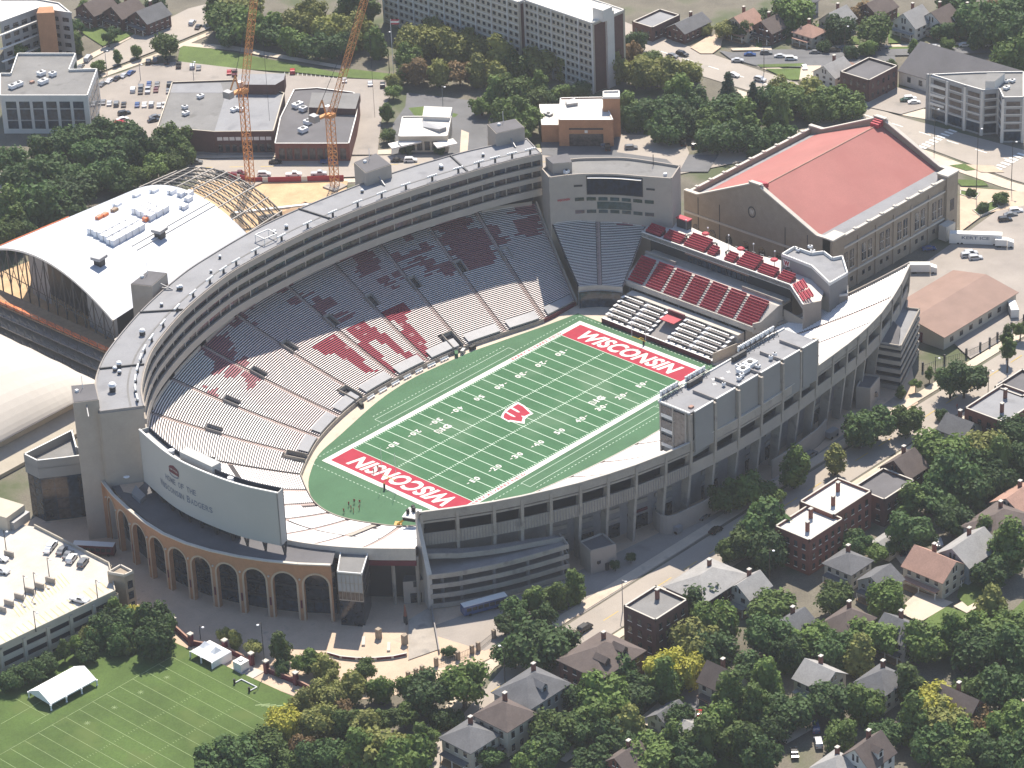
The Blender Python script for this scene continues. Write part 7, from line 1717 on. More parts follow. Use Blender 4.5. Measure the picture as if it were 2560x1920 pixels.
t = thing('boundary_fence', 'dark fence with posts along the street right of the ramp tower', 'fence', (113.41,-81.42,0)); fp = [(97.09,-77.07,0), (105.22,-79.24,0), (112.59,-82.01,0), (118.53,-82.96,0), (122.8,-83.4,0), (127.2,-83.17,0), (135.36,-82.64,0), (142.03,-82.63,0)]
for i, p in enumerate(fp):
    MB().obox((p[0], p[1], 0), .5, .5, 3.0).build('post', 'metal_dark', t)
    if i < len(fp)-1: q = fp[i+1]; m = MB(); n = 10; [m.beam((*lerp(p, q, k/n)[:2], 0), (*lerp(p, q, k/n)[:2], 2.0), .06) for k in range(n)]; m.beam((p[0], p[1], 1.9), (q[0], q[1], 1.9), .08); m.build('railing', 'metal_dark', t)
# sideline benches and kit
for k in range(7):
    p = PE(3, 11.0+k*2.1 if 0 else 12, 0); f = 14+k*1.5; a, c = PE(3, f, 0), PE(3, f+.9, 0); d = (c-a).normalized(); n = Vector((-d.y, d.x, 0)); n = n if n.y < 0 else -n
    a, c = a+n*1.4, c+n*1.4; m = MB(); m.beam((a.x, a.y, .55), (c.x, c.y, .55), .5, .12); m.beam((a.x-n.x*.3, a.y-n.y*.3, .9), (c.x-n.x*.3, c.y-n.y*.3, .9), .1, .5)
    for q in (.1, .5, .9): r_ = lerp(a, c, q); m.obox((r_[0], r_[1], .02), .3, .5, .5)
    o = m.build('team_bench', 'metal_white'); tag(o, 'white team bench on the sideline below the red letter, %s from the left' % ORD[6-k], 'bench', 'sideline benches')
for k, (f, s_) in enumerate(((11.6, 0), (12.6, 1), (13.3, 0), (25, 1))):
    a = PE(2, f, 0); o = MB().obox((a.x+.3, a.y-1.6, .02), 2.2, 1.0, 1.3, .4*k).build('kit_trunk', ('black', 'metal_grey', 'turf_apron', 'black')[k]); tag(o, ('black kit trunk by the first tunnel on the sideline', 'grey kit trunk by the first tunnel on the sideline', 'dark green kit cart by the first tunnel', 'black kit trunk at the near end of the team benches')[k], 'trunk', 'kit on the sideline')
# camera lift behind the near end zone
t = thing('camera_lift', 'boom lift with white camera platform behind the near end zone', 'lift', (-68.38,-16.79,0)); b0 = (-69.61,-17.91,1); tp_ = (-68.88,-23.24,8)
MB().obox((b0[0], b0[1], .05), 3, 2, 1.2, .6).build('chassis', 'crane_yellow', t); MB().beam((b0[0], b0[1], 1.2), (tp_[0], tp_[1], 6.2), .6).build('boom', 'paint_yellow', t)
MB().obox((tp_[0], tp_[1], 6.2), 5.2, 4.0, .3, .4).build('platform', 'trim_white', t); m = MB(); m.obox((tp_[0], tp_[1], 5.2), 5.0, 3.8, 1.0, .4); m.build('platform_skirt', 'black', t)
for dx, dy in ((-1, .6), (.8, 0), (1.4, 1)): MB().obox((tp_[0]+dx, tp_[1]+dy, 6.5), .8, .7, 1.5, .3).build('camera', 'black', t)
# flags
def flag(P, h, cols, lab, z0=0.):
    t = thing('flag', lab, 'flag', (P[0], P[1], z0)); MB().tube([(P[0], P[1], z0), (P[0], P[1], z0+h)], .09, 6).build('pole', 'metal_white', t)
    for k, (c_, a0, a1) in enumerate(cols):
        m = MB(); n = 6
        for i in range(n):
            x0, x1 = i/n*3.4, (i+1)/n*3.4; w0, w1 = .3*math.sin(i*1.2), .3*math.sin((i+1)*1.2)
            m.face([(P[0]+x0*.7, P[1]-x0*.7+w0, z0+h-2.1+2.0*a0), (P[0]+x1*.7, P[1]-x1*.7+w1, z0+h-2.1+2.0*a0), (P[0]+x1*.7, P[1]-x1*.7+w1, z0+h-2.1+2.0*a1), (P[0]+x0*.7, P[1]-x0*.7+w0, z0+h-2.1+2.0*a1)])
        m.build('cloth', c_, t)
flag((-113.5, 8, 0), 24, [('red_paint', 0, .2), ('trim_white', .2, .35), ('red_paint', .35, .5), ('trim_white', .5, .65), ('letter_grey', .65, 1)], 'striped flag on a pole above the white bleachers behind the scoreboard')
flag((161.41,212.41,0), 22, [('red_paint', 0, .3), ('trim_white', .3, .7), ('red_paint', .7, 1)], 'red flag with white mark above the tree row at the top')
lamp((161.49,214.69,0), 16, 'tall floodlight mast beside the flag at the top', 'masts', arm=(1, 0)); lamp((149.97,175.92,0), 9, 'grey lamp post behind the clinic', 'masts', 'metal_grey'); lamp((95.42,297.87,-0), 10, 'lamp post beside the office parking row', 'masts', 'metal_grey'); lamp((111.51,267.45,-0), 8, 'lamp post in the car park beside the workshop', 'masts', 'metal_grey')
lamp((99.24,283.33,0), 7, 'lamp post in the middle of the office car park', 'masts', 'metal_grey'); lamp((246.17,104.98,0), 17, 'tall utility pole with wires beside the corner lawn', 'masts', 'bark'); lamp((273.36,88.83,0), 14, 'utility pole beside the white house by the corner', 'masts', 'bark'); lamp((210.09,-15.82,0), 24, 'very tall mast in the planter right of the brick hall', 'masts', 'metal_dark'); lamp((221.34,-22.16,0), 17, 'tall mast at the right edge crossing', 'masts', 'metal_dark'); lamp((231.02,16.97,0), 15, 'signal mast at the crossing behind the brick hall', 'masts', 'metal_dark'); lamp((231.38,57.65,0), 7, 'pole with pale head behind the brick hall roof', 'masts'); lamp((-27.71,-118.12,0), 12, 'utility pole beside the white gabled house', 'masts', 'bark'); lamp((-62.35,-95.61,0), 10, 'lamp post at the corner of the dark brick block', 'masts', 'metal_grey'); lamp((96.62,-101.47,0), 9, 'dark pole by the street right of the lone tree', 'masts')
# planter beds by the right-hand lot
for k, P in enumerate(([(207.72,-10.81,0), (209.89,-17.56,0), (204.96,-19.18,-0), (204.73,-12.97,0)], [(197.45,-23.31,0), (207.48,-24.36,-0), (205.13,-29.18,0), (195.15,-28.12,0)])):
    t = thing('planter', ('stone planter round the tall mast by the brick hall', 'low stone planter with shrubs beside the right lot')[k], 'planter', P[0]); strip(MB(), ccw([p[:2] for p in P])+[ccw([p[:2] for p in P])[0]], 0, .7, .35).build('rim', 'stone_trim', t); MB().face([(p[0], p[1], .5) for p in ccw([p[:2] for p in P])]).build('soil', 'lawn', t)


# ------------------------------------------------------------------ trees
def crown_mesh(seed, mat, shape='round', nlobe=18, nleaf=1500, leaf=.13):
    """unit crown (radius 1, sitting round the origin): uneven lobes covered by small leaf clumps"""
    rnd = random.Random(seed); m = MB(); lobes = []
    for k in range(nlobe):
        while True:
            p = Vector((rnd.uniform(-1, 1), rnd.uniform(-1, 1), rnd.uniform(-1, 1)))
            if .25 < p.length < 1: break
        if shape == 'round': c = Vector((p.x*.72, p.y*.72, p.z*.58+.03)); r = rnd.uniform(.16, .42)
        elif shape == 'tall': c = Vector((p.x*.55, p.y*.55, p.z*1.05)); r = rnd.uniform(.15, .36)
        elif shape == 'wide': c = Vector((p.x*.82, p.y*.82, p.z*.40+.05)); r = rnd.uniform(.15, .36)
        else: h = rnd.random(); a = rnd.random()*6.28; rr = (1-h)*.55; c = Vector((rr*math.cos(a), rr*math.sin(a), -1.1+2.5*h)); r = .18+.24*(1-h)
        lobes.append((c, r))
    if shape == 'cone': lobes = [(c, r) for c, r in lobes]
    for c, r in lobes[:]:
        m.ball(c, (r*.8, r*.8, r*.72), 6, 4)
    if shape in ('round', 'wide'): m.ball((0, 0, 0), (.55, .55, .38 if shape == 'round' else .28), 8, 5)
    if shape == 'tall': m.ball((0, 0, 0), (.42, .42, .95), 8, 6)
    tot = sum(r*r for c, r in lobes)
    for c, r in lobes:
        for k in range(int(nleaf*r*r/tot)):
            while True:
                d = Vector((rnd.gauss(0, 1), rnd.gauss(0, 1), rnd.gauss(0, 1)+.25))
                if d.length > .1: break
            d.normalize(); p = c+d*r*rnd.uniform(.78, 1.28)
            n = (d+Vector((rnd.uniform(-.7, .7), rnd.uniform(-.7, .7), rnd.uniform(-.4, .8)))).normalized()
            t1 = n.cross(Vector((rnd.gauss(0, 1), rnd.gauss(0, 1), rnd.gauss(0, 1)))).normalized(); t2 = n.cross(t1); s = leaf*rnd.uniform(.6, 1.35)
            m.face([p-t1*s*.5-t2*s*.3, p+t1*s*.2-t2*s*.5+n*s*.15, p+t1*s*.55+t2*s*.25, p-t1*s*.15+t2*s*.55+n*s*.12])
    return m.mesh('crown', mat)
def trunk_mesh(seed):
    rnd = random.Random(seed); m = MB()
    m.tube([(0, 0, -1), (.02, .01, -.4), (0, .03, 0)], [.10, .075, .06], 7)
    for k in range(5):
        a = k*1.26+rnd.random(); e = rnd.uniform(.35, .6); m.tube([(0, .01, -.25+.06*k), (e*.45*math.cos(a), e*.45*math.sin(a), .05+.05*k), (e*math.cos(a), e*math.sin(a), .35+.05*k)], [.05, .035, .015], 5)
    return m.mesh('trunk', 'bark')
CROWNS = {}
for kind, (mat, shapes) in {'dark': ('leaf_dark', ('round', 'round', 'wide')), 'mid': ('leaf_mid', ('round', 'wide', 'round', 'tall')), 'olive': ('leaf_olive', ('round', 'round', 'tall')), 'yellow': ('leaf_yellow', ('round',)), 'rust': ('leaf_rust', ('tall', 'round')), 'conifer': ('leaf_conifer', ('cone',))}.items():
    CROWNS[kind] = [crown_mesh(hash_, mat, s_, 26 if s_ != 'cone' else 26, 2300) for hash_, s_ in zip((101, 202, 303, 404), shapes)]
TR = [trunk_mesh(k) for k in range(3)]
TN = [0]; trnd = random.Random(3)
KN = {'dark': 'dark green', 'mid': 'green', 'olive': 'olive green', 'yellow': 'yellow-green', 'rust': 'rusty brown', 'conifer': 'dark conifer'}
def trees(where, group, lst, ref='from the left'):
    """lst of (crown centre on the ground plan at its height, radius in m, kind)"""
    def key(i): p = lst[i][0]; return (p[0]*.695-p[1]*.719)   # left to right as seen from the aircraft
    order = sorted(range(len(lst)), key=key); byk = {}
    for i in order:
        p, r, k = lst[i]; byk.setdefault(k, []).append(i)
    for i in order:
        p, r, k = lst[i]; TN[0] += 1; z = p[2]
        L = byk[k]; lab = '%s tree %s%s' % (KN[k], where, '' if len(L) == 1 else ', %s %s' % (ORD[L.index(i)] if L.index(i) < len(ORD) else 'last', ref))
        t = thing('tree', lab, 'tree', (p[0], p[1], 0), group, 0, world=False)
        me = CROWNS[k][trnd.randrange(len(CROWNS[k]))]; c = link('crown', me, t); vz = trnd.uniform(.78, 1.15)
        c.location = (0, 0, z); c.scale = (r*trnd.uniform(.86, 1.06), r*trnd.uniform(.86, 1.12), r*vz); c.rotation_euler = (0, 0, trnd.random()*6.28)
        u = link('trunk', TR[trnd.randrange(3)], t); u.location = (0, 0, z); u.scale = (min(r*.8, 4.2), min(r*.8, 4.2), z); u.rotation_euler = (0, 0, trnd.random()*6.28)
        if z < r*.6: c.location.z = max(z, r*.62)
trees('in the wood left of the barrel-roofed hall', 'trees left of the hall', [((13.78,254.63,6), 7, 'dark'), ((3.7,232.95,7), 10, 'dark'), ((15.7,234.05,7), 9.5, 'dark'), ((9.28,215.74,7), 9, 'dark'), ((-5.42,214.55,7), 10, 'dark'), ((0.37,208.61,6), 8, 'dark'), ((-16.42,216.77,7), 9, 'mid'), ((-25.41,208.41,6), 7.5, 'mid'), ((-16.69,210.26,5), 6, 'dark'), ((28.8,252.39,6), 8, 'dark'), ((35.87,249.79,6), 7.5, 'dark'), ((44.73,249.24,6), 7, 'dark'), ((51.54,247.05,6), 7, 'dark'), ((53.88,239.68,6), 7.5, 'dark'), ((35.58,235.2,6), 8, 'dark'), ((39.47,228.11,6), 8.5, 'dark'), ((47.73,226.02,6), 8, 'dark'), ((28.35,218.71,5), 7, 'dark'), ((22.8,223.73,5), 7, 'dark')])
trees('between the barrel hall frame and the workshop', 'trees left of the hall', [((35.78,212.71,4), 5, 'mid'), ((44.46,212.66,5), 6, 'mid'), ((60.35,221.25,7), 8, 'mid'), ((57.58,212.72,5), 6, 'mid'), ((55.14,222.23,5), 6, 'dark'), ((51.67,211.15,4), 5, 'mid'), ((29.03,213.11,4), 5, 'dark')])
trees('beside the apartment block at the top left', 'trees at the top left', [((100.21,325.3,4), 6, 'mid'), ((81.17,332.63,4), 5, 'mid'), ((101.91,322.01,3), 4, 'mid'), ((91.58,327.96,3), 4.5, 'dark')])
trees('along the top left street', 'trees at the top left', [((120.25,292.77,5), 6, 'mid'), ((103.98,301.97,3), 3, 'mid'), ((112.56,300.69,3), 3, 'mid'), ((94.42,301.66,2.5), 3, 'mid'), ((118.02,319.79,4), 3, 'dark'), ((113.63,317.89,4), 3, 'dark'), ((115.01,339.26,3), 3.5, 'dark'), ((146.07,327.29,4), 5, 'dark'), ((127.48,346.34,4), 5, 'mid'), ((137.02,344.46,4), 5, 'dark')])
trees('in the grove left of the dormitory', 'trees in front of the dormitory', [((149.71,290.88,6), 9, 'mid'), ((151.27,276.04,6), 10, 'mid'), ((161.36,293.81,6), 9, 'olive'), ((154.06,268.78,5), 8, 'dark'), ((163.98,267.1,6), 8, 'olive'), ((174.22,269.17,6), 7, 'olive'), ((166.53,251.06,6), 8, 'olive'), ((152.01,256.4,5), 7, 'mid'), ((154.59,245.6,5), 7, 'dark'), ((143.38,281.65,4), 6, 'dark'), ((156.37,304.43,5), 6, 'mid'), ((183.22,257.39,6), 8, 'mid'), ((190.97,255.05,6), 7, 'mid'), ((171.45,242.12,6), 8, 'olive'), ((168.08,228.04,5), 6, 'mid'), ((159.84,238.76,5), 7, 'dark')])
trees('in the tall row before the dormitory', 'trees in front of the dormitory', [((178.57,217.86,6), 8, 'olive'), ((185.4,213.93,6), 8, 'olive'), ((180.26,200.92,6), 8, 'olive'), ((187.42,198.95,6), 8, 'olive'), ((186.91,193.75,5), 7, 'olive'), ((193.38,222.55,5), 6, 'olive'), ((185.43,179.67,6), 8, 'olive'), ((196.43,178.94,5), 6, 'yellow'), ((192.77,167.75,6), 8, 'olive'), ((198.8,164.72,6), 7.5, 'olive'), ((198.25,157.34,5), 7, 'olive'), ((202.75,149.14,5), 7, 'olive'), ((206.61,142.65,6), 7.5, 'olive'), ((208.89,132.61,6), 7.5, 'olive'), ((210.51,125.81,6), 8, 'olive'), ((215.4,121.82,6), 7, 'olive'), ((185.64,171.32,5), 7, 'mid'), ((202.79,155.32,4), 6, 'dark'), ((167.03,209.87,5), 6, 'mid'), ((218.8,146.53,4), 6, 'rust'), ((232.58,155.44,4), 6, 'dark')])
trees('in the rounded second row below the dormitory', 'trees in front of the dormitory', [((159.89,198.03,5.5), 6.2, 'rust'), ((163.76,190.65,5.5), 6.2, 'olive'), ((168.83,185.25,5.5), 6.4, 'rust'), ((173.03,179.81,5.5), 6.6, 'olive'), ((174.91,172.23,5), 5.8, 'olive'), ((158.87,202.74,4), 4, 'mid')])
trees('behind the clinic and brick building', 'trees behind the suites', [((161.57,160.52,5), 6.5, 'mid'), ((166.09,155.49,6), 8, 'mid'), ((168.11,147.52,5), 6.5, 'mid'), ((150.84,143.62,6), 8, 'mid'), ((151.58,136.05,6), 7, 'mid'), ((144.59,133.38,5), 6, 'mid'), ((154.01,160.39,4), 5, 'mid'), ((180.14,144.88,4), 5, 'mid'), ((185.32,140.48,4), 5, 'dark'), ((174.61,147.44,4), 5, 'dark'), ((145,196.34,3), 3.5, 'mid'), ((128.83,183.42,3.5), 3.6, 'mid'), ((117.16,171.14,2.5), 3, 'mid'), ((114.23,159.07,1.5), 3, 'dark'), ((152.51,202.97,3), 4, 'olive'), ((179.15,155.38,4), 5, 'mid'), ((120.85,149.53,1.2), 2.4, 'dark')])
trees('in the dense clump behind the brick hall', 'trees behind the brick hall', [((182.4,115.58,5), 6, 'mid'), ((184.07,108.98,5), 7, 'dark'), ((178.26,109.08,4), 6, 'dark'), ((187.42,100.96,6), 9, 'dark'), ((198.5,104.57,6), 8, 'mid'), ((177.18,93.69,5), 8, 'dark'), ((199.35,101.22,6), 8, 'dark'), ((186.86,92.15,5), 8, 'dark'), ((200.09,84.64,6), 9, 'dark'), ((188.8,83.8,6), 8, 'mid'), ((194.75,71.8,6), 8, 'mid'), ((204.15,64.06,6), 8, 'mid'), ((210.68,92.64,8), 5, 'conifer'), ((212.52,82.74,7), 4.6, 'conifer'), ((218.05,80.84,5), 7, 'dark'), ((222.06,74.16,6), 8, 'mid'), ((229.78,73.24,6), 8.5, 'olive'), ((231.58,64.14,6), 8, 'mid'), ((232.67,55.26,5), 7, 'mid'), ((223.47,62.67,5), 7.5, 'mid'), ((188.24,62.33,5), 7.5, 'dark'), ((184.3,71.63,5), 8, 'dark'), ((196.93,57.58,5), 7, 'dark'), ((181.01,77.33,4), 6, 'dark'), ((221.95,121.01,4), 6, 'olive'), ((229.05,83.99,4), 6, 'olive'), ((227.15,57.2,4), 5, 'mid'), ((208.38,84.34,5), 6, 'dark')])
trees('among the houses at the top right', 'trees at the top right', [((284.45,120.88,7), 10, 'mid'), ((286.48,101.07,5), 7.5, 'dark'), ((292.6,89.08,6), 8, 'mid'), ((266.16,131.59,4), 5, 'mid'), ((262.26,136.67,4), 4.5, 'olive'), ((319.85,63.49,6), 10, 'dark'), ((327.56,58.43,6), 9, 'dark'), ((319.91,46.04,6), 9, 'dark'), ((314.98,56.45,5), 8, 'dark'), ((310.7,70.98,4), 6, 'dark'), ((337.7,66.99,5), 5, 'rust'), ((302.15,32.89,6), 9, 'mid'), ((282.33,84.82,3), 4.5, 'mid'), ((274.93,69.93,2.5), 3, 'mid'), ((265.92,62.78,2.5), 2.8, 'mid'), ((294.53,72.88,2), 3, 'mid'), ((304.41,64.91,2), 3, 'mid'), ((310.67,56.76,2), 3, 'mid'), ((261.73,145.36,2), 3, 'olive'), ((279,129.98,4), 5, 'dark'), ((277.26,121.1,3), 4, 'dark'), ((306.78,106.41,4), 6, 'rust'), ((332.68,81.28,5), 8, 'dark'), ((342.98,60.08,5), 9, 'dark'), ((275.63,99.91,2), 3, 'dark'), ((276.88,88.54,2), 3.5, 'dark'), ((226.19,141.81,3), 4.5, 'mid')])
trees('in the mass before the parking deck', 'trees by the parking deck', [((-159.88,1.15,5), 6, 'dark'), ((-154.86,-2.55,5), 5.5, 'dark'), ((-152.11,-8.34,6), 6.4, 'dark'), ((-157.48,-14.88,5), 6, 'dark'), ((-164.58,0.91,4), 5, 'dark'), ((-170.75,1.29,4), 2.8, 'mid'), ((-175.1,1.86,4), 2.6, 'mid'), ((-152.74,-1.54,6), 2.6, 'yellow'), ((-191.99,2.71,3), 4.5, 'dark'), ((-186.93,1.14,3.5), 4.5, 'dark'), ((-180.97,2.03,3), 4, 'dark'), ((-162.36,-5.35,4), 5, 'dark'), ((-170.69,-2.27,3), 4, 'dark'), ((-161.86,-8.24,2), 3, 'mid'), ((-155.75,3.38,5), 3.6, 'mid'), ((-166.86,1.26,5), 3, 'olive')])
trees('along the plaza wall by the practice field', 'trees on the plaza', [((-141.82,-24.32,3), 2.4, 'olive'), ((-141.52,-28.26,3), 2.8, 'olive'), ((-140.93,-34.87,3), 2.8, 'olive'), ((-138.5,-42.56,4), 4.2, 'mid'), ((-137.66,-51.71,4), 4.6, 'mid'), ((-136.59,-57.61,4), 4.2, 'olive'), ((-138.62,-61.92,3), 3.6, 'olive'), ((-141.86,-46.48,2), 3, 'dark')])
trees('in the wood below the plaza', 'trees below the plaza', [((-154.49,-67.34,5), 5.5, 'olive'), ((-147.36,-69.7,5), 5.5, 'olive'), ((-141.27,-70.76,5), 5.6, 'olive'), ((-130.84,-66.63,4), 3.6, 'mid'), ((-134.81,-76.25,4), 4.8, 'mid'), ((-156.43,-75.81,5), 5.5, 'olive'), ((-162.85,-69.6,5), 6, 'yellow'), ((-171.73,-72.52,5), 6.5, 'mid'), ((-178.63,-70.2,5), 7, 'dark'), ((-184.56,-66.78,4), 6.5, 'dark'), ((-152.47,-82.12,5), 5.5, 'mid'), ((-150.99,-86.96,5), 6.5, 'olive'), ((-154.95,-96.49,6), 7.5, 'olive'), ((-154.13,-103.4,6), 8, 'mid'), ((-160.2,-93.88,5), 7, 'mid'), ((-163.47,-87.71,4), 5, 'dark'), ((-166.05,-79.37,5), 3.6, 'rust'), ((-143.95,-87.81,5), 4.6, 'mid'), ((-167.01,-83.45,4), 5, 'dark'), ((-138.67,-88.81,4), 4.4, 'mid'), ((-171.92,-79.03,4), 5.5, 'mid'), ((-146.26,-102.47,4), 5, 'mid'), ((-148.4,-75.51,4), 4, 'rust'), ((-179.48,-75.84,4), 6, 'dark')])
trees('at the street corner below the gate', 'street trees by the gate', [((-122.57,-94.09,7), 7.4, 'mid'), ((-130.45,-88.9,6), 6.5, 'dark'), ((-130.44,-82.13,5), 4.5, 'mid'), ((-97.56,-97.12,7), 9, 'dark'), ((-100.87,-91.8,5), 6, 'dark'), ((-91.18,-98.91,5), 6, 'dark'), ((-85.12,-77.73,4), 5, 'dark'), ((-78.85,-79.3,4), 5, 'mid'), ((-73.1,-81.4,4), 5, 'mid'), ((-67.28,-82.34,4), 4.5, 'mid'), ((-90.9,-79.1,3.5), 4, 'dark'), ((-80.68,-84.32,3.5), 4.5, 'dark'), ((-48.15,-80.56,2), 1.6, 'dark'), ((-42.39,-81.19,2), 1.6, 'dark'), ((-108,-74.76,1.5), 2.2, 'dark')])
trees('among the bottom houses', 'trees among the near houses', [((-120.92,-123.16,5), 6.5, 'mid'), ((-128.67,-128.63,5), 6.5, 'dark'), ((-132.33,-127.21,4), 5.5, 'mid'), ((-102.88,-124.46,6), 8, 'mid'), ((-92.32,-120.43,5), 6.5, 'dark'), ((-83.89,-128.49,6), 6.2, 'yellow'), ((-88.48,-132.91,5), 6, 'mid'), ((-109.83,-127.94,5), 7, 'mid'), ((-108.46,-138.19,5), 6, 'olive'), ((-113.75,-137.13,5), 7, 'dark'), ((-113.15,-149.4,5), 7, 'mid'), ((-106.41,-151.25,5), 6, 'mid'), ((-104.55,-119.02,5), 6, 'dark'), ((-94.09,-129.34,4), 5.5, 'dark'), ((-116.39,-128.5,4), 5.5, 'dark'), ((-132.9,-95.41,2), 4, 'dark'), ((-130.37,-97.38,2), 3.5, 'dark'), ((-141.36,-99.22,2), 4, 'mid'), ((-137.76,-117.42,3), 4, 'dark'), ((-122.95,-139.54,4), 6, 'dark'), ((-94.65,-142.78,3), 4.5, 'dark')])
trees('by the street beside the press box stand', 'street trees along the stand', [((18.3,-90.41,6), 6, 'mid'), ((31.09,-94.98,5), 4.6, 'olive'), ((54.58,-92.13,6), 7, 'dark'), ((47.8,-91.09,6), 6, 'dark'), ((62.42,-97.53,5), 5.4, 'mid'), ((2.21,-85.88,5), 6.2, 'mid'), ((-5.64,-84.42,5), 5.6, 'mid'), ((5.38,-91.2,4), 4.6, 'mid'), ((91.18,-96.65,7), 8, 'dark'), ((88.53,-93.51,6), 5, 'dark'), ((92.3,-83.13,3), 2, 'mid'), ((84.96,-83.37,3), 2, 'mid'), ((112.16,-97.48,8), 3.4, 'mid'), ((118.61,-92.66,8), 3, 'mid'), ((131.63,-88.56,4), 3, 'mid'), ((75.76,-99.56,2), 2.4, 'dark'), ((79.03,-82.35,2), 2, 'mid')])
trees('in the big group behind the brick apartments', 'trees among the near houses', [((48.16,-120.12,8), 9.5, 'mid'), ((40.84,-129.26,7), 9, 'dark'), ((59.69,-125.91,7), 7.5, 'olive'), ((57.36,-132.98,6), 6.5, 'mid'), ((73.35,-127.08,6), 6.5, 'dark'), ((49.48,-138.6,5), 6.5, 'dark'), ((24.89,-126.03,5), 6, 'mid'), ((31.31,-129.86,5), 7, 'dark'), ((40.62,-135.89,5), 7, 'dark'), ((64.85,-135.24,5), 6, 'dark'), ((50.9,-130.61,6), 7, 'dark')])
trees('behind the pale-roofed apartment house', 'trees among the near houses', [((-12.92,-104.3,7), 8.5, 'dark'), ((-25.49,-101.88,4), 4.8, 'mid'), ((-21.31,-112.15,6), 7, 'dark'), ((-20.36,-104.3,6), 6, 'mid'), ((-12.9,-110.84,5), 6, 'dark'), ((9.84,-136.13,7), 7.5, 'dark'), ((4.72,-133.71,3), 3.4, 'mid'), ((0.9,-132.89,3), 3.6, 'mid'), ((13.23,-138.96,4), 5, 'dark'), ((18.8,-163.82,7), 8, 'mid'), ((9.22,-164.59,5), 6, 'dark'), ((23.94,-152.09,4), 5, 'mid'), ((-0.27,-126.32,4), 5, 'dark'), ((24.59,-141.13,5), 6, 'dark')])
trees('in the back gardens left of the wooded block', 'trees in the wooded block', [((-52.21,-114.29,6), 7, 'dark'), ((-68.85,-126.1,6), 7.5, 'olive'), ((-58.11,-125.08,6), 7, 'mid'), ((-68.25,-131.38,5), 7, 'dark'), ((-84.81,-151.78,6), 7, 'mid'), ((-83.75,-158.49,6), 6.5, 'mid'), ((-91.53,-153.27,5), 6.5, 'mid'), ((-84.37,-164.99,4), 5, 'dark'), ((-95.12,-162.75,5), 7, 'mid'), ((-101.82,-156.78,5), 7.5, 'mid'), ((-108.11,-157.54,5), 7, 'dark'), ((-96.31,-169.68,5), 6.5, 'dark'), ((-72.47,-153.4,5), 6.5, 'mid'), ((-69.11,-144.04,5), 6.5, 'dark'), ((-79.28,-131.71,5), 6, 'yellow')])
trees('inside the wooded block', 'trees in the wooded block', [((-42.9,-131.67,6), 7, 'mid'), ((-54.48,-138.9,6), 7, 'dark'), ((-47.94,-149.18,6), 7, 'mid'), ((-27.62,-140.55,5), 6, 'mid'), ((-37.04,-160.1,6), 7, 'mid'), ((-19.01,-151.05,5), 6, 'mid'), ((-31.24,-171.79,6), 7, 'mid'), ((-47.79,-156.21,5), 6.5, 'dark'), ((-56.09,-148.44,5), 6.5, 'dark'), ((-46.28,-162.63,5), 6, 'olive'), ((-49.32,-180.31,5), 6.5, 'mid'), ((-66.84,-169.01,5), 7, 'dark'), ((-62.46,-176.49,5), 6.5, 'mid'), ((-76.64,-164.79,5), 6.5, 'dark')])
trees('at the lower right corner', 'trees at the lower right', [((-8.5,-177.15,6), 6.5, 'olive'), ((-12.42,-185.36,6), 7.5, 'mid'), ((-24.9,-183.99,5), 7, 'dark'), ((-19.84,-192.52,6), 8, 'dark'), ((-52.78,-191.58,6), 7, 'yellow'), ((-56.2,-196.98,5), 7, 'olive'), ((-61.67,-191.45,5), 6.5, 'mid'), ((-58.68,-203.53,5), 7, 'mid'), ((-65.59,-201.48,5), 7, 'dark'), ((-37.95,-200.93,7), 8, 'dark'), ((-46.85,-210.55,6), 7, 'mid'), ((-49.68,-202.72,5), 5, 'rust'), ((-75.63,-179.78,4), 5.5, 'mid'), ((-43.31,-195.28,5), 6.5, 'mid'), ((-55.41,-218.93,5), 7, 'dark'), ((-60.75,-212.51,5), 6.5, 'dark'), ((-67.2,-207.83,5), 6.5, 'mid'), ((-67.95,-187.98,4), 5, 'dark'), ((-15.74,-178.89,5), 6, 'mid'), ((-23.01,-174.73,5), 6, 'mid')])
trees('in the planters by the right lot', 'shrubs by the right lot', [((207.57,-27.37,2), 3.2, 'mid'), ((199.41,-26.28,1), 2.6, 'dark'), ((206.73,-15.97,1), 2, 'dark')])
trees('in the shaded yard between terrace and brick hall', 'trees by the brick hall', [((112, 24, 2.5), 3, 'dark'), ((111, 14, 2.5), 3, 'dark'), ((112, 5, 2.5), 3, 'dark'), ((111, -4, 2.5), 3, 'dark'), ((112, -13, 2.5), 3, 'dark')])


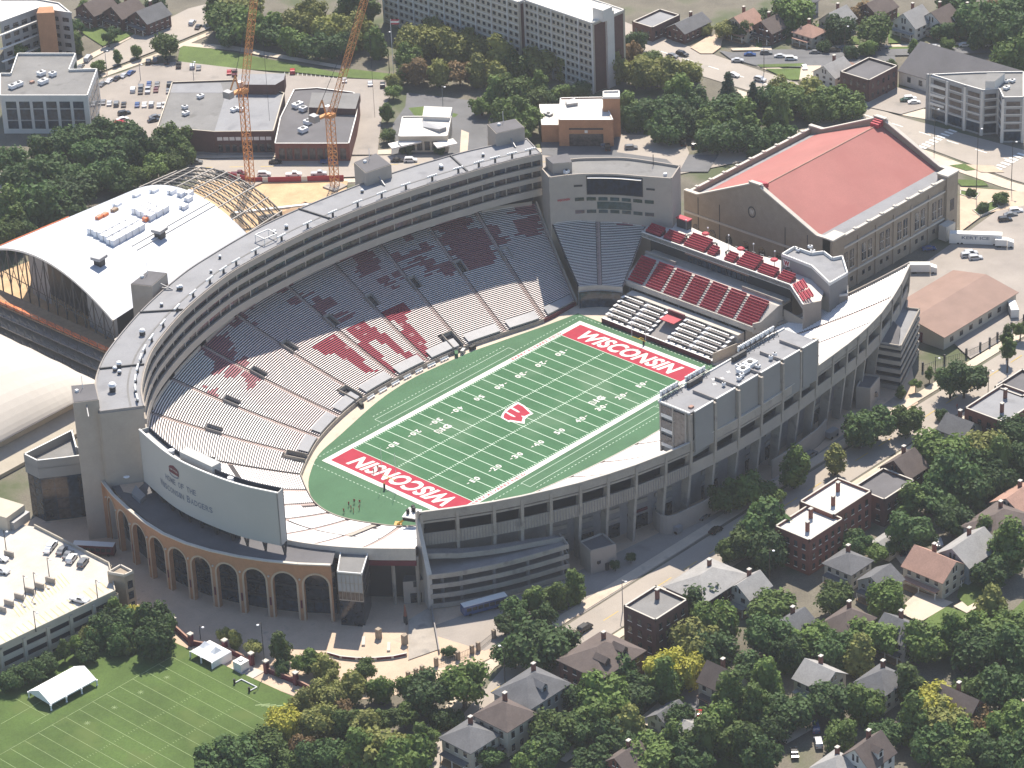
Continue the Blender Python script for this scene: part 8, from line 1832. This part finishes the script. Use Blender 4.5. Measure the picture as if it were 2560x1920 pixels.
# ------------------------------------------------------------------ vehicles
def car_proto(kind):
    """local meshes: length along x, wheels on z=0"""
    L, W_, H = {'sedan': (4.6, 1.8, 1.45), 'suv': (4.7, 1.9, 1.75), 'pickup': (5.6, 1.95, 1.85), 'van': (5.2, 2.0, 2.1)}[kind]; h = L/2
    side = {'sedan': [(-h, .45), (-h+.05, .85), (-h+.7, .98), (-h+1.35, H-.05), (-h+1.7, H), (.5, H), (1.15, 1.0), (h-.25, .82), (h, .6), (h, .35), (-h, .35)],
            'suv': [(-h, .5), (-h+.05, 1.05), (-h+.35, H-.08), (-h+.7, H), (.55, H), (1.15, 1.12), (h-.2, .98), (h, .7), (h, .4), (-h, .4)],
            'pickup': [(-h, .55), (-h, 1.1), (-.55, 1.1), (-.45, H-.04), (-.2, H), (.85, H), (1.45, 1.2), (h-.15, 1.08), (h, .7), (h, .45), (-h, .45)],
            'van': [(-h, .5), (-h, 1.1), (-h+.1, H-.1), (-h+.4, H), (1.3, H), (1.9, 1.25), (h-.1, 1.05), (h, .7), (h, .4), (-h, .4)]}[kind]
    b = MB(); n = len(side); tz = 1.0
    def ring(y, s): return [(x, y*(1 if z < tz+.05 else (1-.14*(z-tz)/max(H-tz, .1))), z) for x, z in side]
    A, B = ring(-W_/2, -1), ring(W_/2, 1)
    b.face(A); b.face(B[::-1])
    for i in range(n): j = (i+1) % n; b.face([A[j], A[i], B[i], B[j]])
    gl = MB(); k0 = {'sedan': (-h+.85, -h+1.5, .45, 1.0), 'suv': (-h+.3, -h+.6, .5, 1.05), 'pickup': (-.5, -.35, .8, 1.35), 'van': (-h+.2, -h+.4, 1.2, 1.75)}[kind]; zb = {'sedan': 1.0, 'suv': 1.14, 'pickup': 1.22, 'van': 1.3}[kind]; zt = H-.1
    for s_ in (-1, 1):
        y0 = s_*(W_/2*.995+.012); y1 = s_*(W_/2*(1-.14*(zt-tz)/max(H-tz, .1))+.014); f = [(k0[0]+.15, y0, zb), (k0[3]-.05, y0, zb), (k0[2]-.02, y1, zt), (k0[1]+.1, y1, zt)]; gl.face(f if s_ < 0 else f[::-1])
    wf = W_/2*.82
    gl.face([(k0[3]+.08, -wf, zb+.0), (k0[3]+.08, wf, zb), (k0[2]+.09, wf*.95, zt+.02), (k0[2]+.09, -wf*.95, zt+.02)]); gl.face([(k0[0]-.09, wf, zb), (k0[0]-.09, -wf, zb), (k0[1]-.10, -wf*.95, zt), (k0[1]-.10, wf*.95, zt)])
    wh = MB().tube([(0, -.12, 0), (0, .12, 0)], .34, 10)
    hl = MB().box(h-.02, h+.03, -.85, -.5, .62, .78); tl = MB().box(-h-.03, -h+.02, -.88, -.55, .7, .9)
    return L, W_, b.mesh('body', 'car_white'), gl.mesh('glass', 'glass'), wh.mesh('wheel', 'tyre'), hl.mesh('headlight', 'lamp_clear'), tl.mesh('tail_light', 'lamp_red')
CARS = {k: car_proto(k) for k in ('sedan', 'suv', 'pickup', 'van')}
BODY = {}
def car(P, head, kind, col, label, group):
    """P position on its surface, head plan direction"""
    L, W_, bm_, gm, wm, hm, tm = CARS[kind]
    t = thing('car', label, 'pickup' if kind == 'pickup' else ('van' if kind == 'van' else 'car'), (P[0], P[1], P[2]), group, math.atan2(head[1], head[0]), world=False)
    if (kind, col) not in BODY: me = bm_.copy(); me.materials.clear(); me.materials.append(MATS['car_'+col]); BODY[(kind, col)] = me
    link('body', BODY[(kind, col)], t); link('windows', gm, t)
    for x in (-L*.31, L*.31):
        for y in (-W_/2+.08, W_/2-.08): o = link('wheel', wm, t); o.location = (x, y, .34)
    for y in (0, 1.35): o = link('headlight', hm, t); o.location = (0, y, 0); o = link('tail_light', tm, t); o.location = (0, y+.03, 0)
def cars(where, group, head, lst, z=.12):
    def key(i): p = lst[i][0]; return p[0]*.695-p[1]*.719
    order = sorted(range(len(lst)), key=key); byk = {}
    for i in order: byk.setdefault(lst[i][1:3], []).append(i)
    for i in order:
        p, kind, col = lst[i][:3]; hd = lst[i][3] if len(lst[i]) > 3 else head; L = byk[(kind, col)]
        nm = {'sedan': 'car', 'suv': 'SUV', 'pickup': 'pickup', 'van': 'van'}[kind]
        car((p[0], p[1], max(z, p[2])), hd, kind, col, '%s %s %s%s' % (col, nm, where, '' if len(L) == 1 else ', %s from the left' % ORD[L.index(i)]), group)
away = (.70, .71); across = (.7, -.72); XD = (1, 0); YD_ = (0, 1); STR = (.645, -.764)
cars('in the row along the office edge', 'cars in the office car park', (.95, .3), [((87.39,291.04,-0), 'sedan', 'grey'), ((91.18,291.38,0), 'sedan', 'white'), ((94.37,290.83,0), 'sedan', 'black'), ((97.72,290.8,0), 'sedan', 'silver'), ((100.91,290.76,-0), 'sedan', 'blue')])
cars('in the upper row of the office car park', 'cars in the office car park', away, [((90.67,277.84,0), 'suv', 'white'), ((94.27,277.42,0), 'suv', 'grey'), ((91.45,274.48,-0), 'sedan', 'black'), ((93.9,273.19,0), 'pickup', 'silver'), ((98.27,277.45,0), 'sedan', 'blue'), ((96.14,271.23,0), 'sedan', 'maroon'), ((99.94,274.82,0), 'sedan', 'grey'), ((102.44,270.88,0), 'suv', 'black'), ((98.35,266.74,0), 'sedan', 'grey')])
cars('in the lower row of the office car park', 'cars in the office car park', away, [((76.42,278.06,0), 'sedan', 'grey'), ((77.18,275.46,0), 'sedan', 'silver'), ((78.3,272.86,0), 'suv', 'grey'), ((79.68,270.39,0), 'sedan', 'black'), ((82.67,266.31,0), 'sedan', 'blue'), ((84.3,264.21,0), 'sedan', 'white'), ((85.89,262.16,0), 'suv', 'silver'), ((87.28,259.45,0), 'sedan', 'silver'), ((88.2,257.34,0), 'pickup', 'white')])
cars('by the workshop side of the office car park', 'cars in the office car park', (.9, -.4), [((74.44,264.11,0), 'suv', 'black'), ((70.55,260.52,0), 'sedan', 'white'), ((67.75,259.18,0), 'sedan', 'red'), ((79.41,252.73,0), 'sedan', 'grey'), ((76.91,250.76,-0), 'sedan', 'black')])
cars('parked by the lawn behind the workshop', 'cars behind the workshop', away, [((111.99,293.4,0), 'suv', 'black'), ((115.14,292.99,0), 'sedan', 'grey'), ((116.55,287.98,-0), 'suv', 'black'), ((116.84,281.74,0), 'pickup', 'black'), ((119.21,276.73,0), 'suv', 'silver'), ((119.95,274.07,0), 'sedan', 'grey'), ((124.2,261.8,0), 'sedan', 'red'), ((124.75,259.41,0), 'pickup', 'maroon'), ((139.09,243.23,0), 'suv', 'red'), ((145.56,222.21,0), 'sedan', 'silver'), ((149.04,212.27,0), 'sedan', 'silver'), ((150.64,207.39,0), 'suv', 'black')])
cars('on the top left street', 'cars on the streets', (.85, .5), [((148.63,309.22,0), 'suv', 'silver'), ((147.25,304.3,0), 'sedan', 'black'), ((99.71,313.76,-0), 'van', 'silver'), ((93.2,310.45,0), 'sedan', 'grey')])
cars('on the street behind the suites', 'cars on the streets', STR, [((61.76,211.33,0), 'suv', 'grey'), ((79.1,189.17,0), 'sedan', 'black'), ((90.89,174.73,0), 'pickup', 'blue'), ((60.58,196.69,-0), 'suv', 'black'), ((64.44,192.18,0), 'pickup', 'maroon'), ((69.76,184.98,0), 'suv', 'white'), ((75.98,176.62,0), 'pickup', 'white'), ((81.97,170.23,-0), 'pickup', 'silver'), ((106.75,156.56,0), 'sedan', 'black'), ((109.68,152.81,0), 'suv', 'white')])
cars('before the orange brick building', 'cars by the brick building', away, [((160.1,105.69,0), 'pickup', 'black'), ((161.07,108.72,0), 'sedan', 'grey'), ((165,98.98,0), 'suv', 'grey', across), ((179.4,87.37,0), 'pickup', 'black'), ((180.74,83.52,-0), 'suv', 'black')])
cars('on the wide street behind the brick hall', 'cars on the streets', (.12, -1), [((240.56,139.17,-0), 'sedan', 'black'), ((236.93,111.75,0), 'sedan', 'white'), ((239.48,101.39,0), 'suv', 'silver'), ((240.39,139.45,0), 'suv', 'black'), ((237.02,141.31,0), 'sedan', 'grey')])
cars('in the lot by the corner lawn', 'cars at the top right', (.6, -.8), [((255.32,119.03,0), 'sedan', 'blue'), ((260.16,115.17,0), 'suv', 'grey'), ((261.01,109.21,0), 'sedan', 'silver'), ((261.62,104.55,0), 'suv', 'white'), ((248.39,119.31,0), 'sedan', 'silver'), ((271.8,101.26,-0), 'sedan', 'grey'), ((258.39,95.8,0), 'sedan', 'white', away), ((277.41,96.89,0), 'suv', 'black'), ((281.63,95.07,0), 'sedan', 'grey')])
cars('on the cross street at the top right', 'cars at the top right', (.67, -.74), [((287.1,85.51,0), 'suv', 'black'), ((302.88,69.39,0), 'sedan', 'silver'), ((310.95,61.82,0), 'sedan', 'white'), ((316.88,54.11,0), 'suv', 'silver'), ((290.63,84.59,0), 'sedan', 'grey')])
cars('by the condo', 'cars at the top right', away, [((259.05,59.86,0), 'sedan', 'black'), ((258.84,48.04,0), 'suv', 'white', across), ((257.13,45.04,0), 'sedan', 'white', across), ((256.88,48.3,0), 'sedan', 'green', across)])
cars('in the lot right of the brick hall', 'cars in the right lot', (.75, -.66), [((205.55,-35.15,0), 'suv', 'white'), ((202.09,-35.39,0), 'sedan', 'grey'), ((197.78,-36.25,0), 'suv', 'black'), ((182.67,-39.22,0), 'sedan', 'silver'), ((170.56,-42.03,0), 'suv', 'silver'), ((168.45,-42.32,0), 'suv', 'silver'), ((168.62,-45.27,-0), 'suv', 'silver'), ((147.99,-71.1,0), 'suv', 'red'), ((164.93,-29.41,-0), 'sedan', 'blue')])
cars('on the street beside the press box stand', 'cars on the streets', XD, [((-75.55,-93.78,0), 'suv', 'black'), ((-14.99,-88.71,0), 'sedan', 'black'), ((-11.35,-81.16,0), 'sedan', 'grey'), ((49.91,-90.7,0), 'sedan', 'silver'), ((34.89,-83,0), 'suv', 'grey')])
cars('on the parking deck roof', 'cars on the parking deck', (.9, .45), [((-148.53,37.41,9.5), 'suv', 'white'), ((-150.17,36.58,9.5), 'sedan', 'white'), ((-148.41,33.38,9.5), 'sedan', 'grey'), ((-148.7,30.27,9.5), 'sedan', 'grey'), ((-149.54,27.84,9.5), 'suv', 'white'), ((-148.93,23.79,9.5), 'suv', 'grey'), ((-161.95,9.8,9.5), 'pickup', 'white', (.3, -1)), ((-165.77,38.03,9.5), 'suv', 'white', (.3, -1)), ((-161.91,43.23,9.5), 'sedan', 'white', (.3, -1))], z=9.55)
cars('in the back drives of the near houses', 'cars among the houses', away, [((18.88,-140.45,0), 'sedan', 'silver'), ((8.38,-137.92,0), 'suv', 'grey'), ((8.48,-135.73,0), 'sedan', 'black'), ((-77.88,-174.22,0), 'suv', 'silver'), ((-85.25,-172.4,0), 'sedan', 'black'), ((-89.25,-141.59,0), 'suv', 'black'), ((-87.27,-143.54,0), 'sedan', 'red'), ((-73.12,-169.5,0), 'van', 'blue'), ((0.81,-98.78,0), 'sedan', 'grey')])
# buses, trailer, lorries
def box_vehicle(name, label, cat, P, head, L, W_, H, mats, cab=None, z=.12, stripe=None, wins=True):
    t = thing(name, label, cat, (P[0], P[1], z), None, math.atan2(head[1], head[0]), world=False)
    bx_ = -L/2; b = MB(); b.box(bx_, L/2-(2.2 if cab else 0), -W_/2, W_/2, .9 if cab else .5, H); link('body', b.mesh('body', mats[0]), t)
    b = MB(); b.box(bx_+.1, L/2-(2.3 if cab else .1), -W_/2+.08, W_/2-.08, H, H+.12); link('roof', b.mesh('roof', mats[1]), t)
    if cab:
        b = MB(); b.prism([(L/2-2.0, -W_/2+.05), (L/2, -W_/2+.15), (L/2, W_/2-.15), (L/2-2.0, W_/2-.05)], .6, [2.9, 2.2, 2.2, 2.9]); link('cab', b.mesh('cab', cab), t)
        b = MB(); b.face([(L/2-.6, -W_/2+.2, 2.45), (L/2+.01, -W_/2+.25, 1.5), (L/2+.01, W_/2-.25, 1.5), (L/2-.6, W_/2-.2, 2.45)][::-1]); link('windscreen', b.mesh('windscreen', 'glass'), t)
    elif wins:
        for s_ in (-1, 1):
            for k in range(7): x0 = bx_+.6+k*(L-1.2)/7; b = MB(); y = s_*(W_/2+.02); f = [(x0, y, 1.5), (x0+(L-1.2)/7-.25, y, 1.5), (x0+(L-1.2)/7-.25, y, 2.6), (x0, y, 2.6)]; b.face(f if s_ < 0 else f[::-1]); link('window', b.mesh('window', 'glass'), t)
    for x in (-L*.33, -L*.26, L*.36):
        for y in (-W_/2+.15, W_/2-.15): o = link('wheel', CARS['van'][4], t); o.location = (x, y, .45); o.scale = (1.3, 1.3, 1.3)
    return t
box_vehicle('bus', 'dark bus with pale roof parked between the arches and parking deck', 'bus', (-133.64,38.19,0), (.55, -.83), 12, 2.6, 3.2, ('maroon', 'trim_white'))
box_vehicle('bus', 'bus with white front and navy rear parked below the ramps', 'bus', (-85.39,-66.33,0), (-.8, .35), 13, 2.6, 3.1, ('car_blue', 'trim_white'))
t = box_vehicle('semi_trailer', 'white semi trailer with lettering beside the brick hall', 'trailer', (178,-38.53,0), (.55, -.83), 17, 2.7, 3.9, ('trim_white', 'trim_white'), wins=False)
put_text('lettering', 'KERT ICE', 'letter_grey', (-4.5, -1.37, 2.2), (1, 0, 0), (0, 0, 1), 9, 1.1, t, bold=.03)
box_vehicle('tractor_unit', 'white tractor unit at the front of the semi trailer', 'lorry', (181.89,-47.16,0), (.55, -.83), 6, 2.5, 2.9, ('trim_white', 'trim_white'), 'trim_white')
box_vehicle('lorry', 'white refuse lorry in the lot beyond the shed', 'lorry', (150.4,-37.65,-0), (.62, -.78), 9, 2.6, 3.3, ('trim_white', 'wall_white'), 'trim_white')
box_vehicle('box_trailer', 'white box trailer at the right edge of the lot', 'trailer', (144.68,-76.67,0), away, 7, 2.5, 3.1, ('trim_white', 'trim_white'), wins=False)
box_vehicle('utility_cart', 'grey utility cart at the foot of the columns', 'cart', (-22.01,-79.76,0), YD_, 4, 2.2, 2.2, ('metal_grey', 'metal_grey'), wins=False)
box_vehicle('utility_cart', 'grey utility cart by the street under the far columns', 'cart', (47.73,-80.69,0), XD, 4, 2.2, 2.2, ('metal_grey', 'metal_grey'), wins=False)
# ---- people on the turf
def person_mesh():
    me = bpy.data.meshes.new('body'); V = [(0, 0, .95), (0, 0, 1.2), (0, 0, 1.45), (0, .02, 1.58), (0, .03, 1.72), (.12, 0, .92), (.15, .05, .5), (.14, -.02, .06), (.14, .12, .03), (-.12, 0, .92), (-.16, -.08, .5), (-.16, -.14, .06), (-.16, 0, .03), (.2, 0, 1.42), (.3, .02, 1.15), (.28, .16, .95), (-.2, 0, 1.42), (-.3, .05, 1.16), (-.26, .2, 1.0)]
    E_ = [(0, 1), (1, 2), (2, 3), (3, 4), (0, 5), (5, 6), (6, 7), (7, 8), (0, 9), (9, 10), (10, 11), (11, 12), (2, 13), (13, 14), (14, 15), (2, 16), (16, 17), (17, 18)]
    Rr = [.15, .15, .17, .06, .11, .1, .075, .05, .045, .1, .075, .05, .045, .08, .055, .04, .08, .055, .04]
    me.from_pydata(V, E_, []); o = bpy.data.objects.new('body', me); COL.objects.link(o); sm = o.modifiers.new('s', 'SKIN'); o.modifiers.new('d', 'SUBSURF').levels = 1
    for v, r_ in zip(me.skin_vertices[0].data, Rr): v.radius = (r_, r_)
    me.skin_vertices[0].data[0].use_root = True
    bpy.context.view_layer.update(); out = bpy.data.meshes.new_from_object(o.evaluated_get(bpy.context.evaluated_depsgraph_get())); bpy.data.objects.remove(o)
    out.materials.clear()
    for k in ('skin', 'cloth_dark', 'cloth_red'): out.materials.append(MATS[k])
    for p in out.polygons: z = p.center.z; p.material_index = 0 if z > 1.55 or z < .45 and z > .15 or abs(p.center.x) > .24 else (1 if z < .98 else 2)
    return out
PM = person_mesh(); PM2 = PM.copy(); PM2.materials.clear()
for k in ('skin', 'cloth_dark', 'cloth_dark'): PM2.materials.append(MATS[k])
spots = [(-70.17,1.21,0), (-71.18,-0.73,0), (-68.11,1.09,0), (-71.62,-2.17,0), (-67.49,-0.48,0), (-69.71,-2.54,0), (-73.73,-0.38,0)]
for k, p in enumerate(spots): o = link('person', (PM, PM2)[k % 2]); o.location = (p[0], p[1], .06); o.rotation_euler = (0, 0, k*1.3); tag(o, 'person in dark clothes standing on the green apron, %s of the group from the left' % ORD[sorted(range(7), key=lambda i: spots[i][0]*.695-spots[i][1]*.719).index(k)], 'person', 'people on the apron behind the near end zone')
sp2 = [(-52.36,8.99,0), (-50.31,9.36,0), (-50.45,8.29,0)]
for k, p in enumerate(sp2): o = link('person', PM2); o.location = (p[0], p[1], .13); o.rotation_euler = (0, 0, k*2.1); tag(o, 'person in dark clothes on the near end zone lettering, %s from the left' % ORD[k], 'person', 'people in the near end zone')
p = (84.25,-99.08,0); o = link('person', PM); o.location = (p[0], p[1], .13); tag(o, 'person walking on the pavement beside the lone street tree', 'person')


# ------------------------------------------------------------------ air
hz = MB().box(-1510, 1710, -1510, 1710, -1.2, 475).mesh('haze', 'paint'); hz.materials.clear()
hm_ = bpy.data.materials.new('haze'); hm_.use_nodes = True; hn = hm_.node_tree.nodes; hn.clear()
ho_ = hn.new('ShaderNodeOutputMaterial'); pv = hn.new('ShaderNodeVolumePrincipled'); pv.inputs['Color'].default_value = (.93, .95, 1, 1); pv.inputs['Density'].default_value = .00006; pv.inputs['Anisotropy'].default_value = .2
hm_.node_tree.links.new(pv.outputs[0], ho_.inputs['Volume']); hz.materials.append(hm_)
link('haze', hz, None, 'thin pale haze over the whole scene', 'stuff')


for o in bpy.data.objects:
    if '_w' in o: del o['_w']
